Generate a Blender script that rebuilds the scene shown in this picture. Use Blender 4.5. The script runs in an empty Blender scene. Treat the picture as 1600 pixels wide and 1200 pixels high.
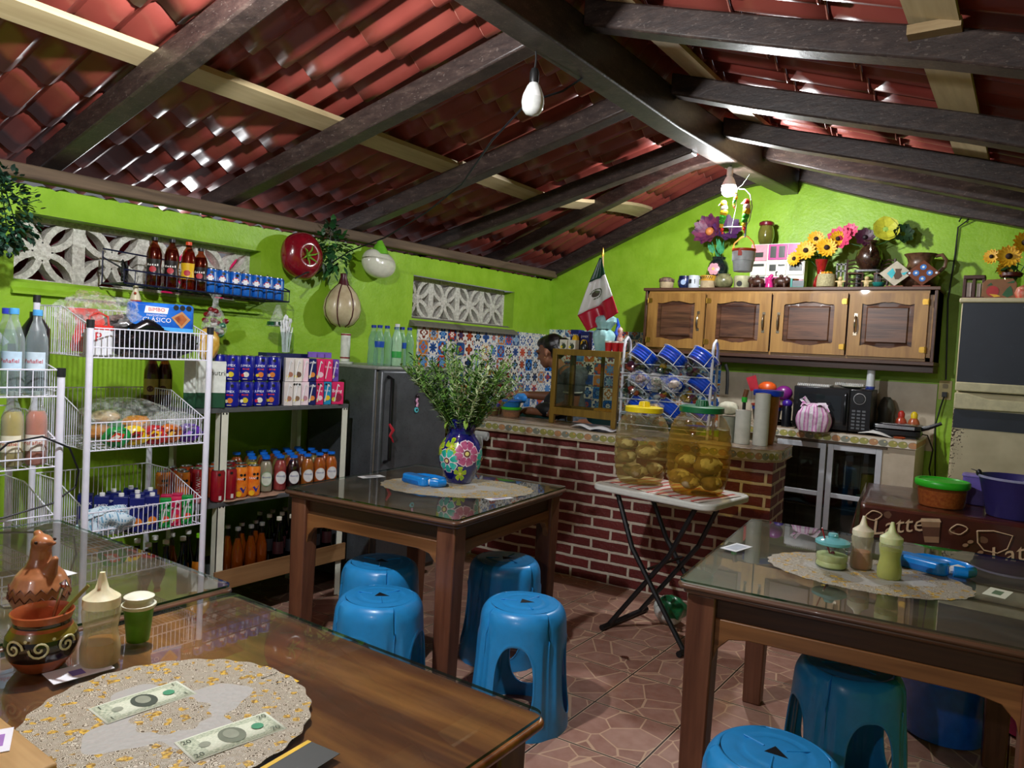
import bpy, math, random
from math import sin, cos, pi, sqrt, atan2, radians
from mathutils import Vector, Matrix
random.seed(7)
SC = bpy.context.scene
COL = SC.collection

# ---------------- camera, world, lamps, exposure ----------------
cam_d = bpy.data.cameras.new('camera'); cam = bpy.data.objects.new('camera', cam_d); COL.objects.link(cam)
cam_d.sensor_width = 36.0; cam_d.lens = 36.0*1154/1600; cam_d.clip_start = .02
cam.matrix_world = Matrix(((0.81428443, -0.06984488, 0.5762487, 0.0),
                           (0.57781878, 0.00282898, -0.81616019, 0.0),
                           (0.05537442, 0.99755385, 0.04266128, 1.4),
                           (0, 0, 0, 1)))
SC.camera = cam
SC.view_settings.view_transform = 'Standard'; SC.view_settings.look = 'None'
SC.view_settings.gamma = 1.0; SC.view_settings.exposure = 0.12
SC.view_settings.use_curve_mapping = False
SC.cycles.max_bounces = 12; SC.cycles.transparent_max_bounces = 24
SC.cycles.diffuse_bounces = 4; SC.cycles.glossy_bounces = 4
SC.cycles.sample_clamp_indirect = 4.0; SC.cycles.caustics_reflective = False; SC.cycles.caustics_refractive = False
SC.cycles.blur_glossy = 1.0
world = bpy.data.worlds.new('night'); SC.world = world; world.use_nodes = True
world.node_tree.nodes['Background'].inputs[0].default_value = (.6, .6, .66, 1)
world.node_tree.nodes['Background'].inputs[1].default_value = 0.25
def lamp(name, loc, power, r, colr=(.95, .98, 1)):
    d = bpy.data.lights.new(name, 'POINT'); d.energy = power; d.shadow_soft_size = r; d.color = colr
    o = bpy.data.objects.new(name, d); COL.objects.link(o); o.location = loc
    return o
LAMPS = [('bulb_and_fill_light', (-1.55, 4.30, 2.42), 75), ('bulb_and_fill_light', (-1.70, 1.05, 2.355), 115), ('bulb_and_fill_light', (-0.6, -1.6, 2.30), 42)]  # the third is an unseen fill lamp added behind the camera, no bulb
lamp('outside_fill_light', (-4.35, 2.35, 1.95), 9, .05)  # unseen lamp added outdoors to light the pink cloth from behind
for n_, l_, p_ in LAMPS: lamp(n_, l_, p_, .035)

# ---------------- node helpers ----------------
def lin(c):
    if isinstance(c, str):
        c = c.lstrip('#'); c = [int(c[i:i+2], 16)/255 for i in (0, 2, 4)]
        return tuple((v/12.92 if v <= .04045 else ((v+.055)/1.055)**2.4) for v in c)
    return tuple(c)
class X:
    def __init__(s, nt, k): s.nt = nt; s.k = k
    def _m(s, op, *a):
        n = s.nt.nodes.new('ShaderNodeMath'); n.operation = op
        for i, v in enumerate((s,)+a):
            if isinstance(v, X): s.nt.links.new(v.k, n.inputs[i])
            else: n.inputs[i].default_value = v
        return X(s.nt, n.outputs[0])
    def __add__(s, o): return s._m('ADD', o)
    def __sub__(s, o): return s._m('SUBTRACT', o)
    def __mul__(s, o): return s._m('MULTIPLY', o)
    def __truediv__(s, o): return s._m('DIVIDE', o)
    def __lt__(s, o): return s._m('LESS_THAN', o)
    def __gt__(s, o): return s._m('GREATER_THAN', o)
    def mn(s, o): return s._m('MINIMUM', o)
    def mx(s, o): return s._m('MAXIMUM', o)
    def fl(s): return s._m('FLOOR')
    def fr(s): return s._m('FRACT')
    def ab(s): return s._m('ABSOLUTE')
    def cs(s): return s._m('COSINE')
    def sn(s): return s._m('SINE')
    def sq(s): return s._m('SQRT')
class NT:
    def __init__(s, name):
        m = bpy.data.materials.new(name); m.use_nodes = True; s.m = m; s.nt = m.node_tree
        s.b = s.nt.nodes['Principled BSDF']; s.out = s.nt.nodes['Material Output']
        n = s.nt.nodes.new('ShaderNodeTexCoord'); s.co = n.outputs['Object']
    def xyz(s):
        n = s.nt.nodes.new('ShaderNodeSeparateXYZ'); s.nt.links.new(s.co, n.inputs[0])
        return [X(s.nt, n.outputs[i]) for i in range(3)]
    def vec(s, *c):
        n = s.nt.nodes.new('ShaderNodeCombineXYZ')
        for i, v in enumerate(c):
            if isinstance(v, X): s.nt.links.new(v.k, n.inputs[i])
            else: n.inputs[i].default_value = v
        return n.outputs[0]
    def noise(s, vec, scale, detail=3, rough=.55, dist=0.0):
        n = s.nt.nodes.new('ShaderNodeTexNoise'); s.nt.links.new(vec, n.inputs['Vector'])
        n.inputs['Scale'].default_value = scale; n.inputs['Detail'].default_value = detail
        n.inputs['Roughness'].default_value = rough; n.inputs['Distortion'].default_value = dist
        return X(s.nt, n.outputs['Fac'])
    def voro(s, vec, scale, feature='F1', out='Distance', rnd=1.0):
        n = s.nt.nodes.new('ShaderNodeTexVoronoi'); n.feature = feature; s.nt.links.new(vec, n.inputs['Vector'])
        n.inputs['Scale'].default_value = scale; n.inputs['Randomness'].default_value = rnd
        return X(s.nt, n.outputs[out])
    def white(s, vec):
        n = s.nt.nodes.new('ShaderNodeTexWhiteNoise'); n.noise_dimensions = '3D'; s.nt.links.new(vec, n.inputs['Vector'])
        q = s.nt.nodes.new('ShaderNodeSeparateColor'); s.nt.links.new(n.outputs['Color'], q.inputs[0])
        return [X(s.nt, q.outputs[i]) for i in range(3)]
    def ramp(s, fac, stops, const=False):
        n = s.nt.nodes.new('ShaderNodeValToRGB'); s.nt.links.new(fac.k, n.inputs[0])
        cr = n.color_ramp; cr.interpolation = 'CONSTANT' if const else 'LINEAR'
        while len(cr.elements) < len(stops): cr.elements.new(.5)
        for e, (p, c) in zip(cr.elements, stops): e.position = p; e.color = (*lin(c), 1)
        return X(s.nt, n.outputs[0])
    def rgb(s, c):
        n = s.nt.nodes.new('ShaderNodeRGB'); n.outputs[0].default_value = (*lin(c), 1); return X(s.nt, n.outputs[0])
    def mix(s, f, a, b, mode='MIX'):
        n = s.nt.nodes.new('ShaderNodeMix'); n.data_type = 'RGBA'; n.blend_type = mode
        if isinstance(f, X): s.nt.links.new(f.k, n.inputs[0])
        else: n.inputs[0].default_value = f
        for i, v in ((6, a), (7, b)):
            if isinstance(v, X): s.nt.links.new(v.k, n.inputs[i])
            else: n.inputs[i].default_value = (*lin(v), 1)
        return X(s.nt, n.outputs[2])
    def base(s, c):
        if isinstance(c, X): s.nt.links.new(c.k, s.b.inputs['Base Color'])
        else: s.b.inputs['Base Color'].default_value = (*lin(c), 1)
    def setv(s, **k):
        for a, v in k.items():
            a = {'rough': 'Roughness', 'metal': 'Metallic', 'spec': 'Specular IOR Level', 'coat': 'Coat Weight', 'coatr': 'Coat Roughness', 'sub': 'Subsurface Weight', 'sheen': 'Sheen Weight', 'trans': 'Transmission Weight', 'ior': 'IOR'}[a]
            if isinstance(v, X): s.nt.links.new(v.k, s.b.inputs[a])
            else: s.b.inputs[a].default_value = v
    def bump(s, h, strength=.3, dist=.01):
        n = s.nt.nodes.new('ShaderNodeBump'); n.inputs['Strength'].default_value = strength; n.inputs['Distance'].default_value = dist
        s.nt.links.new(h.k, n.inputs['Height']); s.nt.links.new(n.outputs[0], s.b.inputs['Normal'])
_pm = {}
def mt(c, rough=.5, metal=0.0, var=.12, bump=0.0, scale=30, coat=0.0, sub=0.0, c2=None):
    """plain painted / plastic / cloth surface with slight procedural variation"""
    key = (c, rough, metal, var, bump, scale, coat, sub, c2)
    if key in _pm: return _pm[key]
    t = NT('surface'); f = t.noise(t.co, scale)
    a = lin(c); d = lin(c2) if c2 else tuple(v*(1-var) for v in a); e = a if c2 else tuple(min(1, v*(1+var*.6)) for v in a)
    t.base(t.ramp(f, [(.35, d), (.65, e)])); t.setv(rough=rough, metal=metal, coat=coat)
    if sub: t.setv(sub=sub)
    if bump: t.bump(f, bump, .004)
    _pm[key] = t.m; return t.m
def glass(tint=(1, 1, 1), rough=.02, ior=1.5, base=.0, name='glass', scale=1.0):
    """clear pane / bottle wall: transparent tinted, glossy by Fresnel"""
    key = ('g', tint, rough, ior, base, scale)
    if key in _pm: return _pm[key]
    t = NT(name); nt = t.nt
    tr = nt.nodes.new('ShaderNodeBsdfTransparent'); tr.inputs[0].default_value = (*lin(tint), 1)
    gl = nt.nodes.new('ShaderNodeBsdfGlossy'); gl.inputs['Roughness'].default_value = rough
    fz = nt.nodes.new('ShaderNodeFresnel'); fz.inputs[0].default_value = ior
    gm = nt.nodes.new('ShaderNodeNewGeometry'); f = (X(nt, fz.outputs[0])*scale + base)*(X(nt, gm.outputs['Backfacing'])*-1.0+1.0)
    mx = nt.nodes.new('ShaderNodeMixShader'); nt.links.new(f.k, mx.inputs[0])
    nt.links.new(tr.outputs[0], mx.inputs[1]); nt.links.new(gl.outputs[0], mx.inputs[2]); nt.links.new(mx.outputs[0], t.out.inputs[0])
    nt.nodes.remove(t.b); _pm[key] = t.m; return t.m
def film(c='#ffffff', op=.25, rough=.25):
    """thin milky plastic: part see-through, part cloudy, glossy"""
    key = ('f', c, op, rough)
    if key in _pm: return _pm[key]
    t = NT('plastic_film'); nt = t.nt
    f = t.noise(t.co, 40, 4); t.base(c); t.setv(rough=rough); t.bump(t.noise(t.co, 55, 2), .9, .01)
    tr = nt.nodes.new('ShaderNodeBsdfTransparent'); mx = nt.nodes.new('ShaderNodeMixShader')
    g = (f-.5)*1.2+op
    g = g.mx(.04).mn(1.0); nt.links.new(g.k, mx.inputs[0])
    nt.links.new(tr.outputs[0], mx.inputs[1]); nt.links.new(t.b.outputs[0], mx.inputs[2]); nt.links.new(mx.outputs[0], t.out.inputs[0])
    _pm[key] = t.m; return t.m
def clear(c='#e0e8ea', op=.25, rough=.1):
    """smooth clear or milky moulded plastic"""
    key = ('c', c, op, rough)
    if key in _pm: return _pm[key]
    t = NT('clear_plastic'); nt = t.nt; t.base(c); t.setv(rough=rough)
    tr = nt.nodes.new('ShaderNodeBsdfTransparent'); tr.inputs[0].default_value = (.96, .97, .97, 1); mx = nt.nodes.new('ShaderNodeMixShader')
    lw = nt.nodes.new('ShaderNodeLayerWeight'); lw.inputs[0].default_value = .35
    g = (X(nt, lw.outputs['Facing'])*.45 + op).mn(1.0); nt.links.new(g.k, mx.inputs[0])
    nt.links.new(tr.outputs[0], mx.inputs[1]); nt.links.new(t.b.outputs[0], mx.inputs[2]); nt.links.new(mx.outputs[0], t.out.inputs[0])
    _pm[key] = t.m; return t.m
def emis(c, s):
    t = NT('glowing'); t.b.inputs['Emission Color'].default_value = (*lin(c), 1); t.b.inputs['Emission Strength'].default_value = s; t.base(c); return t.m
def wood(dark, light, axis=0, rough=.4, scale=1.0, bump=.15, coat=0.0, streak=None, fine=1.0, cut=(.34,.66)):
    key = ('w', dark, light, axis, rough, scale, bump, coat, streak, fine, cut)
    if key in _pm: return _pm[key]
    t = NT('wood'); c = t.xyz(); k = [9.0*scale]*3; k[axis] = 1.1*scale
    v = t.vec(c[0]*k[0], c[1]*k[1], c[2]*k[2])
    n1 = t.noise(v, 1.0, 4, .6, 1.2); k2 = [70.0*scale*fine]*3; k2[axis] = 3.0*scale
    v2 = t.vec(c[0]*k2[0], c[1]*k2[1], c[2]*k2[2]); n2 = t.noise(v2, 1.0, 2)
    f = n1*.75+n2*.25
    st = [(cut[0], dark), (cut[1], light)] if not streak else [(cut[0], streak), (.45, dark), (cut[1], light)]
    t.base(t.ramp(f, st)); t.setv(rough=rough, coat=coat); t.bump(n2, bump, .002)
    _pm[key] = t.m; return t.m

# ---------------- mesh builder ----------------
def TR(loc=(0, 0, 0), rz=0.0, rx=0.0, ry=0.0, s=1.0):
    m = Matrix.Translation(loc) @ Matrix.Rotation(rz, 4, 'Z') @ Matrix.Rotation(ry, 4, 'Y') @ Matrix.Rotation(rx, 4, 'X')
    if s != 1.0:
        sc = s if isinstance(s, (tuple, list)) else (s, s, s)
        m = m @ Matrix.Diagonal((*sc, 1))
    return m
_txt = {}
def text_geo(s):
    if s in _txt: return _txt[s]
    c = bpy.data.curves.new('t', 'FONT'); c.body = s; c.align_x = 'CENTER'; c.align_y = 'CENTER'; c.resolution_u = 2
    o = bpy.data.objects.new('t', c); COL.objects.link(o)
    dg = bpy.context.evaluated_depsgraph_get(); dg.update()
    me = o.evaluated_get(dg).to_mesh()
    r = ([tuple(v.co) for v in me.vertices], [tuple(p.vertices) for p in me.polygons])
    o.evaluated_get(dg).to_mesh_clear(); bpy.data.objects.remove(o); bpy.data.curves.remove(c)
    _txt[s] = r; return r
class M:
    def __init__(s): s.v = []; s.f = []; s.mi = []; s.sm = []
    def add(s, vs, fs, mi=0, T=None, sm=False):
        b = len(s.v)
        if T is not None: vs = [T @ Vector(p) for p in vs]
        s.v.extend([tuple(p) for p in vs])
        for f in fs: s.f.append([b+i for i in f]); s.mi.append(mi); s.sm.append(sm)
        return s
    def box(s, c, d, mi=0, T=None):
        x, y, z = c; a, b, e = d[0]/2, d[1]/2, d[2]/2
        vs = [(x+i*a, y+j*b, z+k*e) for k in (-1, 1) for j in (-1, 1) for i in (-1, 1)]
        return s.add(vs, [(0, 2, 3, 1), (4, 5, 7, 6), (0, 1, 5, 4), (2, 6, 7, 3), (0, 4, 6, 2), (1, 3, 7, 5)], mi, T)
    def b2(s, a, b, mi=0, T=None):
        return s.box([(a[i]+b[i])/2 for i in range(3)], [abs(b[i]-a[i]) for i in range(3)], mi, T)
    def lathe(s, pr, n=20, mi=0, T=None, sm=True, sx=1.0, sy=1.0, cap=True):
        vs = []; fs = []; mis = []
        for p in pr:
            for i in range(n): a = 2*pi*i/n; vs.append((p[0]*cos(a)*sx, p[0]*sin(a)*sy, p[1]))
        b = len(s.v)
        if T is not None: vs = [T @ Vector(q) for q in vs]
        s.v.extend([tuple(q) for q in vs])
        for k in range(len(pr)-1):
            m = pr[k+1][2] if len(pr[k+1]) > 2 else mi
            for i in range(n):
                j = (i+1) % n; s.f.append([b+k*n+i, b+k*n+j, b+(k+1)*n+j, b+(k+1)*n+i]); s.mi.append(m); s.sm.append(sm)
        if cap:
            if pr[0][0] > 1e-5: s.f.append([b+i for i in range(n-1, -1, -1)]); s.mi.append(pr[0][2] if len(pr[0]) > 2 else mi); s.sm.append(False)
            if pr[-1][0] > 1e-5: s.f.append([b+(len(pr)-1)*n+i for i in range(n)]); s.mi.append(pr[-1][2] if len(pr[-1]) > 2 else mi); s.sm.append(False)
        return s
    def cyl(s, p0, p1, r0, r1=None, n=12, mi=0, T=None, sm=True):
        r1 = r0 if r1 is None else r1; p0 = Vector(p0); p1 = Vector(p1); d = p1-p0
        q = d.to_track_quat('Z', 'Y').to_matrix().to_4x4(); A = Matrix.Translation(p0) @ q
        if T is not None: A = T @ A
        return s.lathe([(r0, 0), (r1, d.length)], n, mi, A, sm)
    def tube(s, pts, r, n=6, mi=0, T=None, closed=False, sm=True, flat=1.0):
        pts = [Vector(p) for p in pts]; N = len(pts); vs = []; up = None
        for i, p in enumerate(pts):
            a = pts[(i-1) % N] if (closed or i > 0) else p; c = pts[(i+1) % N] if (closed or i < N-1) else p
            t = (c-a).normalized() if (c-a).length > 1e-9 else Vector((0, 0, 1))
            if up is None:
                up = Vector((0, 0, 1)) if abs(t.z) < .9 else Vector((1, 0, 0))
            u = (up - t*up.dot(t)); u = u.normalized() if u.length > 1e-6 else t.orthogonal().normalized(); w = t.cross(u); up = u
            rr = r[i] if isinstance(r, (list, tuple)) else r
            for k in range(n): an = 2*pi*k/n; vs.append(p+u*(cos(an)*rr)+w*(sin(an)*rr*flat))
        fs = []
        for i in range(N if closed else N-1):
            j = (i+1) % N
            for k in range(n): l = (k+1) % n; fs.append((i*n+k, i*n+l, j*n+l, j*n+k))
        if not closed: fs.append(tuple(range(n-1, -1, -1))); fs.append(tuple((N-1)*n+k for k in range(n)))
        return s.add(vs, fs, mi, T, sm)
    def ball(s, c, r, n=14, m=9, mi=0, T=None):
        r = (r, r, r) if not isinstance(r, (tuple, list)) else r
        A = Matrix.Translation(c) @ Matrix.Diagonal((*r, 1))
        if T is not None: A = T @ A
        pr = [(sin(pi*k/m), -cos(pi*k/m)) for k in range(m+1)]; pr[0] = (1e-6, -1); pr[-1] = (1e-6, 1)
        return s.lathe(pr, n, mi, A, cap=False)
    def prism(s, ol, h, mi=0, T=None, z=0.0, mside=None):
        n = len(ol); vs = [(x, y, z) for x, y in ol]+[(x, y, z+h) for x, y in ol]
        s.add(vs, [tuple(range(n-1, -1, -1)), tuple(range(n, 2*n))], mi, T)
        b = len(s.v)-2*n; ms = mi if mside is None else mside
        for i in range(n): j = (i+1) % n; s.f.append([b+i, b+j, b+n+j, b+n+i]); s.mi.append(ms); s.sm.append(False)
        return s
    def grid(s, fn, nu, nv, mi=0, T=None, sm=True, closeu=False):
        vs = [fn(i/nu, j/nv) for j in range(nv+1) for i in range(nu+(0 if closeu else 1))]; w = nu+(0 if closeu else 1)
        fs = [(j*w+i, j*w+(i+1) % w, (j+1)*w+(i+1) % w, (j+1)*w+i) for j in range(nv) for i in range(nu)]
        return s.add(vs, fs, mi, T, sm)
    def flat(s, ol, f, mi=0, T=None):
        """2-D outline mapped by f(x,y)->point, fan from its centre"""
        cx = sum(p[0] for p in ol)/len(ol); cy = sum(p[1] for p in ol)/len(ol); n = len(ol)
        return s.add([f(cx, cy)]+[f(*p) for p in ol], [(0, 1+i, 1+(i+1) % n) for i in range(n)], mi, T)
    def text(s, st, size, f, mi=0, T=None):
        if st[0] == '~':      # lettering too small to read: short strokes of uneven height
            n = int(st[1:])
            for k in range(n): h = size*(.5, .34, .42, .36)[k % 4]; x = (k-(n-1)/2)*size*.5; s.flat([(x-size*.16, -size*.25), (x+size*.16, -size*.25), (x+size*.12, h-size*.2), (x-size*.14, h-size*.25)], f, mi, T)
            return s
        vs, fs = text_geo(st); return s.add([f(x*size, y*size) for x, y, z in vs], fs, mi, T)
    def build(s, name, mats, parent=None, loc=(0, 0, 0), rz=0.0, bevel=0.0, remesh=0.0, solid=0.0, subd=0, smooth=0, bseg=2):
        me = bpy.data.meshes.new(name); me.from_pydata(s.v, [], s.f)
        for m in (mats if isinstance(mats, (list, tuple)) else [mats]): me.materials.append(m)
        me.polygons.foreach_set('material_index', s.mi); me.polygons.foreach_set('use_smooth', s.sm); me.update()
        if not remesh: me.set_sharp_from_angle(angle=.75)
        o = bpy.data.objects.new(name, me); COL.objects.link(o); o.location = loc; o.rotation_euler = (0, 0, rz)
        if parent: o.parent = parent
        if remesh:
            q = o.modifiers.new('r', 'REMESH'); q.mode = 'VOXEL'; q.voxel_size = remesh; q.use_smooth_shade = True
            q = o.modifiers.new('s', 'SMOOTH'); q.factor = .5; q.iterations = smooth or 3
        if solid: q = o.modifiers.new('t', 'SOLIDIFY'); q.thickness = solid; q.offset = -1
        if bevel: q = o.modifiers.new('b', 'BEVEL'); q.width = bevel; q.segments = bseg; q.limit_method = 'ANGLE'; q.angle_limit = .7
        if subd: q = o.modifiers.new('d', 'SUBSURF'); q.levels = q.render_levels = subd
        return o
def tag(o, label, cat, group=None):
    o['label'] = label; o['category'] = cat
    if group: o['group'] = group
    return o
def thing(name, label, cat, loc=(0, 0, 0), rz=0.0, group=None):
    o = bpy.data.objects.new(name, None); COL.objects.link(o); o.location = loc; o.rotation_euler = (0, 0, rz); o.empty_display_size = .05
    return tag(o, label, cat, group)
def struct(o): o['kind'] = 'structure'; return o
def dup(r, loc, rz=0.0, label=None, group=None):
    c = r.copy(); COL.objects.link(c); c.location = loc; c.rotation_euler = (0, 0, rz)
    if label: c['label'] = label
    if group: c['group'] = group
    for ch in r.children:
        k = ch.copy(); COL.objects.link(k); k.parent = c
        for g in ch.children: q = g.copy(); COL.objects.link(q); q.parent = k
    return c
def circ(r, n=16, cx=0.0, cy=0.0, ry=None, a0=0.0):
    ry = ry or r; return [(cx+r*cos(a0+2*pi*i/n), cy+ry*sin(a0+2*pi*i/n)) for i in range(n)]
def rrect(w, h, r, n=5, cx=0.0, cy=0.0):
    o = []
    for q, (sx, sy) in enumerate(((1, 1), (-1, 1), (-1, -1), (1, -1))):
        for i in range(n+1): a = pi/2*q+pi/2*i/n; o.append((cx+sx*(w/2-r)+r*cos(a), cy+sy*(h/2-r)+r*sin(a)))
    return o
def rect(w, h, cx=0.0, cy=0.0): return [(cx-w/2, cy-h/2), (cx+w/2, cy-h/2), (cx+w/2, cy+h/2), (cx-w/2, cy+h/2)]
def wrap(r, z0, ang=0.0, e=.0006):
    """label coordinates -> cylinder of radius r, centred on angle ang"""
    return lambda x, y: ((r+e)*cos(ang+x/r), (r+e)*sin(ang+x/r), z0+y)
def plane(o, u, v): 
    o = Vector(o); u = Vector(u); v = Vector(v); return lambda x, y: o+u*x+v*y
ORD = ['first', 'second', 'third', 'fourth', 'fifth', 'sixth', 'seventh', 'eighth', 'ninth', 'tenth', 'eleventh', 'twelfth']
def ordl(i, n): return 'leftmost' if i == 0 else ('rightmost' if i == n-1 else ORD[i]+' from the left')
# ================= SETTING =================
t = NT('green_paint'); f = t.noise(t.co, 2.2, 4); g_ = t.noise(t.co, 45, 4); h_ = t.noise(t.co, 7, 5)
t.base(t.mix(.8, t.ramp(f, [(.3, '#84b022'), (.7, '#94be2e')]), t.ramp(h_, [(.35, '#88b426'), (.65, '#9ac438')])))
t.setv(rough=.42, spec=.35); t.bump(g_*.5+h_*1.2, .35, .012); GREEN = t.m
t = NT('crazy_paving_tiles'); c = t.xyz(); S = .346
u = (c[0]+1.368)/S; v = (c[1]-2.30-(c[0]+1.368)*.065)/S
iu, iv = u.fl(), v.fl(); fu, fv = u.fr()-.5, v.fr()-.5
edge = (fu.ab()).mx(fv.ab())
pv = t.vec(u*2.5, v*2.5, iu*7.3+iv*3.1)
de = t.voro(pv, 1.0, 'DISTANCE_TO_EDGE'); cell = t.voro(pv, 1.0, 'F1', 'Color')
wn = t.noise(t.vec(u, v, 0.0), 6, 3); rc = t.white(t.vec(iu, iv, 1.0))
sep = t.nt.nodes.new('ShaderNodeSeparateColor'); t.nt.links.new(cell.k, sep.inputs[0]); cr = X(t.nt, sep.outputs[0])
stone = t.ramp(cr*.7+wn*.3, [(.1, '#8f6250'), (.45, '#a67868'), (.8, '#b58c7a')])
stone = t.mix(.35, stone, t.ramp(wn, [(.3, '#966c5c'), (.7, '#bb9a8a')]))
colr = t.mix(de < .020, stone, '#d0ae90'); colr = t.mix(edge > .482, colr, '#d9bfa2'); colr = t.mix(edge > .4905, colr, '#33241c')
t.base(colr); t.setv(rough=.38, spec=.4); t.bump((edge > .488)*-1.0+wn*.3, .35, .004); FLOOR = t.m
o = struct(M().b2((-3.7, -2.2, -.08), (1.75, 5.75, 0)).build('floor', FLOOR))
# left wall with the two lattice recesses
def wz(y): return 2.0+.06*max(0, min(1, (y-1.2)/4.4))
WX = -3.57
m = M()
L1 = (1.34, 2.56, 1.585, 1.885); L2 = (3.80, 5.02, 1.60, 1.90)
def wallbox(y0, y1, z0, z1): m.b2((-3.77, y0, z0), (WX, y1, z1))
wallbox(-2.2, 5.75, 0, L1[2]); wallbox(-2.2, L1[0], L1[2], 1.9); wallbox(L1[1], L2[0], L1[2], 1.9); wallbox(L2[1], 5.75, L1[2], 1.9)
m.b2((-3.77, L2[0], L1[2]), (WX, L2[1], L2[2])); m.b2((-3.77, L1[0], L1[3]), (WX, L1[1], 1.9))
ys = [-2.2+i*.06 for i in range(133)]
m.grid(lambda a, b: (WX if b < .5 else -3.77, -2.2+7.95*a, wz(-2.2+7.95*a)+.006*sin(a*700)+.005*sin(a*1130)), 260, 1, sm=False)
m.grid(lambda a, b: (WX, -2.2+7.95*a, 1.9+b*(wz(-2.2+7.95*a)-1.9+.006*sin(a*700)+.005*sin(a*1130))), 260, 1, sm=False)
struct(m.build('wall_left', GREEN))
# sloping sills of the recesses
struct(M().prism([(-3.62, 1.60), (-3.545, 1.545), (-3.545, 1.535), (-3.62, 1.535)], L1[1]-L1[0]+.02, T=Matrix(((1, 0, 0, 0), (0, 0, 1, L1[0]-.01), (0, 1, 0, 0), (0, 0, 0, 1)))).build('trim_1', GREEN))
struct(M().prism([(-3.62, 1.615), (-3.52, 1.56), (-3.52, 1.545), (-3.62, 1.545)], L2[1]-L2[0]+.04, T=Matrix(((1, 0, 0, 0), (0, 0, 1, L2[0]-.02), (0, 1, 0, 0), (0, 0, 0, 1)))).build('trim_2', mt('#6f6c60', .9, bump=.5)))
t = NT('rough_concrete'); f = t.noise(t.co, 60, 5, .7); k = t.noise(t.co, 160, 3)
t.base(t.ramp(f, [(.3, '#a39e94'), (.5, '#cdc8be'), (.7, '#f0ede4')])); t.setv(rough=.9); t.bump(f*.6+k*.6, .8, .006); CONC = t.m
def lattice(y0, y1, z0, z1, n):
    m = M(); s = (y1-y0)/n; hz = z1-z0; D = .075; x0 = -3.75
    def bar(pts, w, D=D):    # pts in (y,z); extruded in x
        pts = [Vector(p) for p in pts]; N = len(pts); F = []
        for i, p in enumerate(pts):
            a = pts[max(0, i-1)]; b = pts[min(N-1, i+1)]; d = (b-a).normalized(); nr = Vector((-d.y, d.x))*w/2
            F += [(x0+D, p.x+nr.x, p.y+nr.y), (x0+D, p.x-nr.x, p.y-nr.y), (x0, p.x-nr.x, p.y-nr.y), (x0, p.x+nr.x, p.y+nr.y)]
        fs = [(0, 1, 2, 3), tuple(4*(N-1)+k for k in (3, 2, 1, 0))]
        for i in range(N-1):
            for k in range(4): l = (k+1) % 4; fs.append((4*i+k, 4*i+4+k, 4*i+4+l, 4*i+l))
        m.add(F, fs)
    for i in range(n):
        c = y0+s*(i+.5); zc = (z0+z1)/2; a_ = s/2; b_ = hz/2
        for (oy, oz, st) in ((0, -b_, 0), (a_, 0, pi/2), (0, b_, pi), (-a_, 0, -pi/2)):
            pts = [(c+oy+a_*.96*cos(st+pi*k/12), zc+oz+b_*.96*sin(st+pi*k/12)) for k in range(13)]
            bar(pts, .029)
        m.lathe([(.03, 0), (.045, .004), (.045, D-.004), (.03, D)], 14, T=Matrix(((0, 0, 1, x0+.002), (1, 0, 0, c), (0, 1, 0, zc), (0, 0, 0, 1))))
        bar([(c+a_, z0), (c+a_, z1)], .055, D+.003)
        if i == 0: bar([(c-a_, z0), (c-a_, z1)], .05, D+.003)
    bar([(y0, z0+.007), (y1, z0+.007)], .03, D+.0015); bar([(y0, z1-.007), (y1, z1-.007)], .03, D+.0015)
    return m
struct(lattice(L1[0], L1[1], L1[2], L1[3], 4).build('window_1', CONC)); struct(lattice(L2[0], L2[1], L2[2], L2[3], 4).build('window_2', CONC))
# maroon cloth and dark boards outside, behind the lattice openings
t = NT('maroon_cloth'); f = t.noise(t.co, 5, 3); t.base(t.ramp(f, [(.35, '#3c0a18'), (.65, '#8d1436')])); t.setv(rough=.8)
o = M().grid(lambda a, b: (-3.84+.012*sin(a*40), .9+1.08*a, 1.45+.42*b), 30, 6).build('cloth', t.m); tag(o, 'dark maroon cloth hanging outside behind the left lattice opening', 'cloth')
t = NT('pink_cloth'); f = t.noise(t.co, 8, 3); t.base(t.ramp(f, [(.35, '#c21250'), (.65, '#ff2d75')])); t.setv(rough=.7)
tl_ = t.nt.nodes.new('ShaderNodeBsdfTranslucent'); tl_.inputs[0].default_value = (*lin('#ff2d75'), 1); ms_ = t.nt.nodes.new('ShaderNodeMixShader'); ms_.inputs[0].default_value = .6
t.nt.links.new(t.b.outputs[0], ms_.inputs[1]); t.nt.links.new(tl_.outputs[0], ms_.inputs[2]); t.nt.links.new(ms_.outputs[0], t.out.inputs[0])
o = M().grid(lambda a, b: (-3.80+.01*sin(a*30), 1.98+.62*a, 1.66+.21*b-.08*abs(sin(a*7))), 24, 6).build('cloth', t.m); tag(o, 'bright pink cloth seen through the lattice behind the soda cans', 'cloth')
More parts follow.
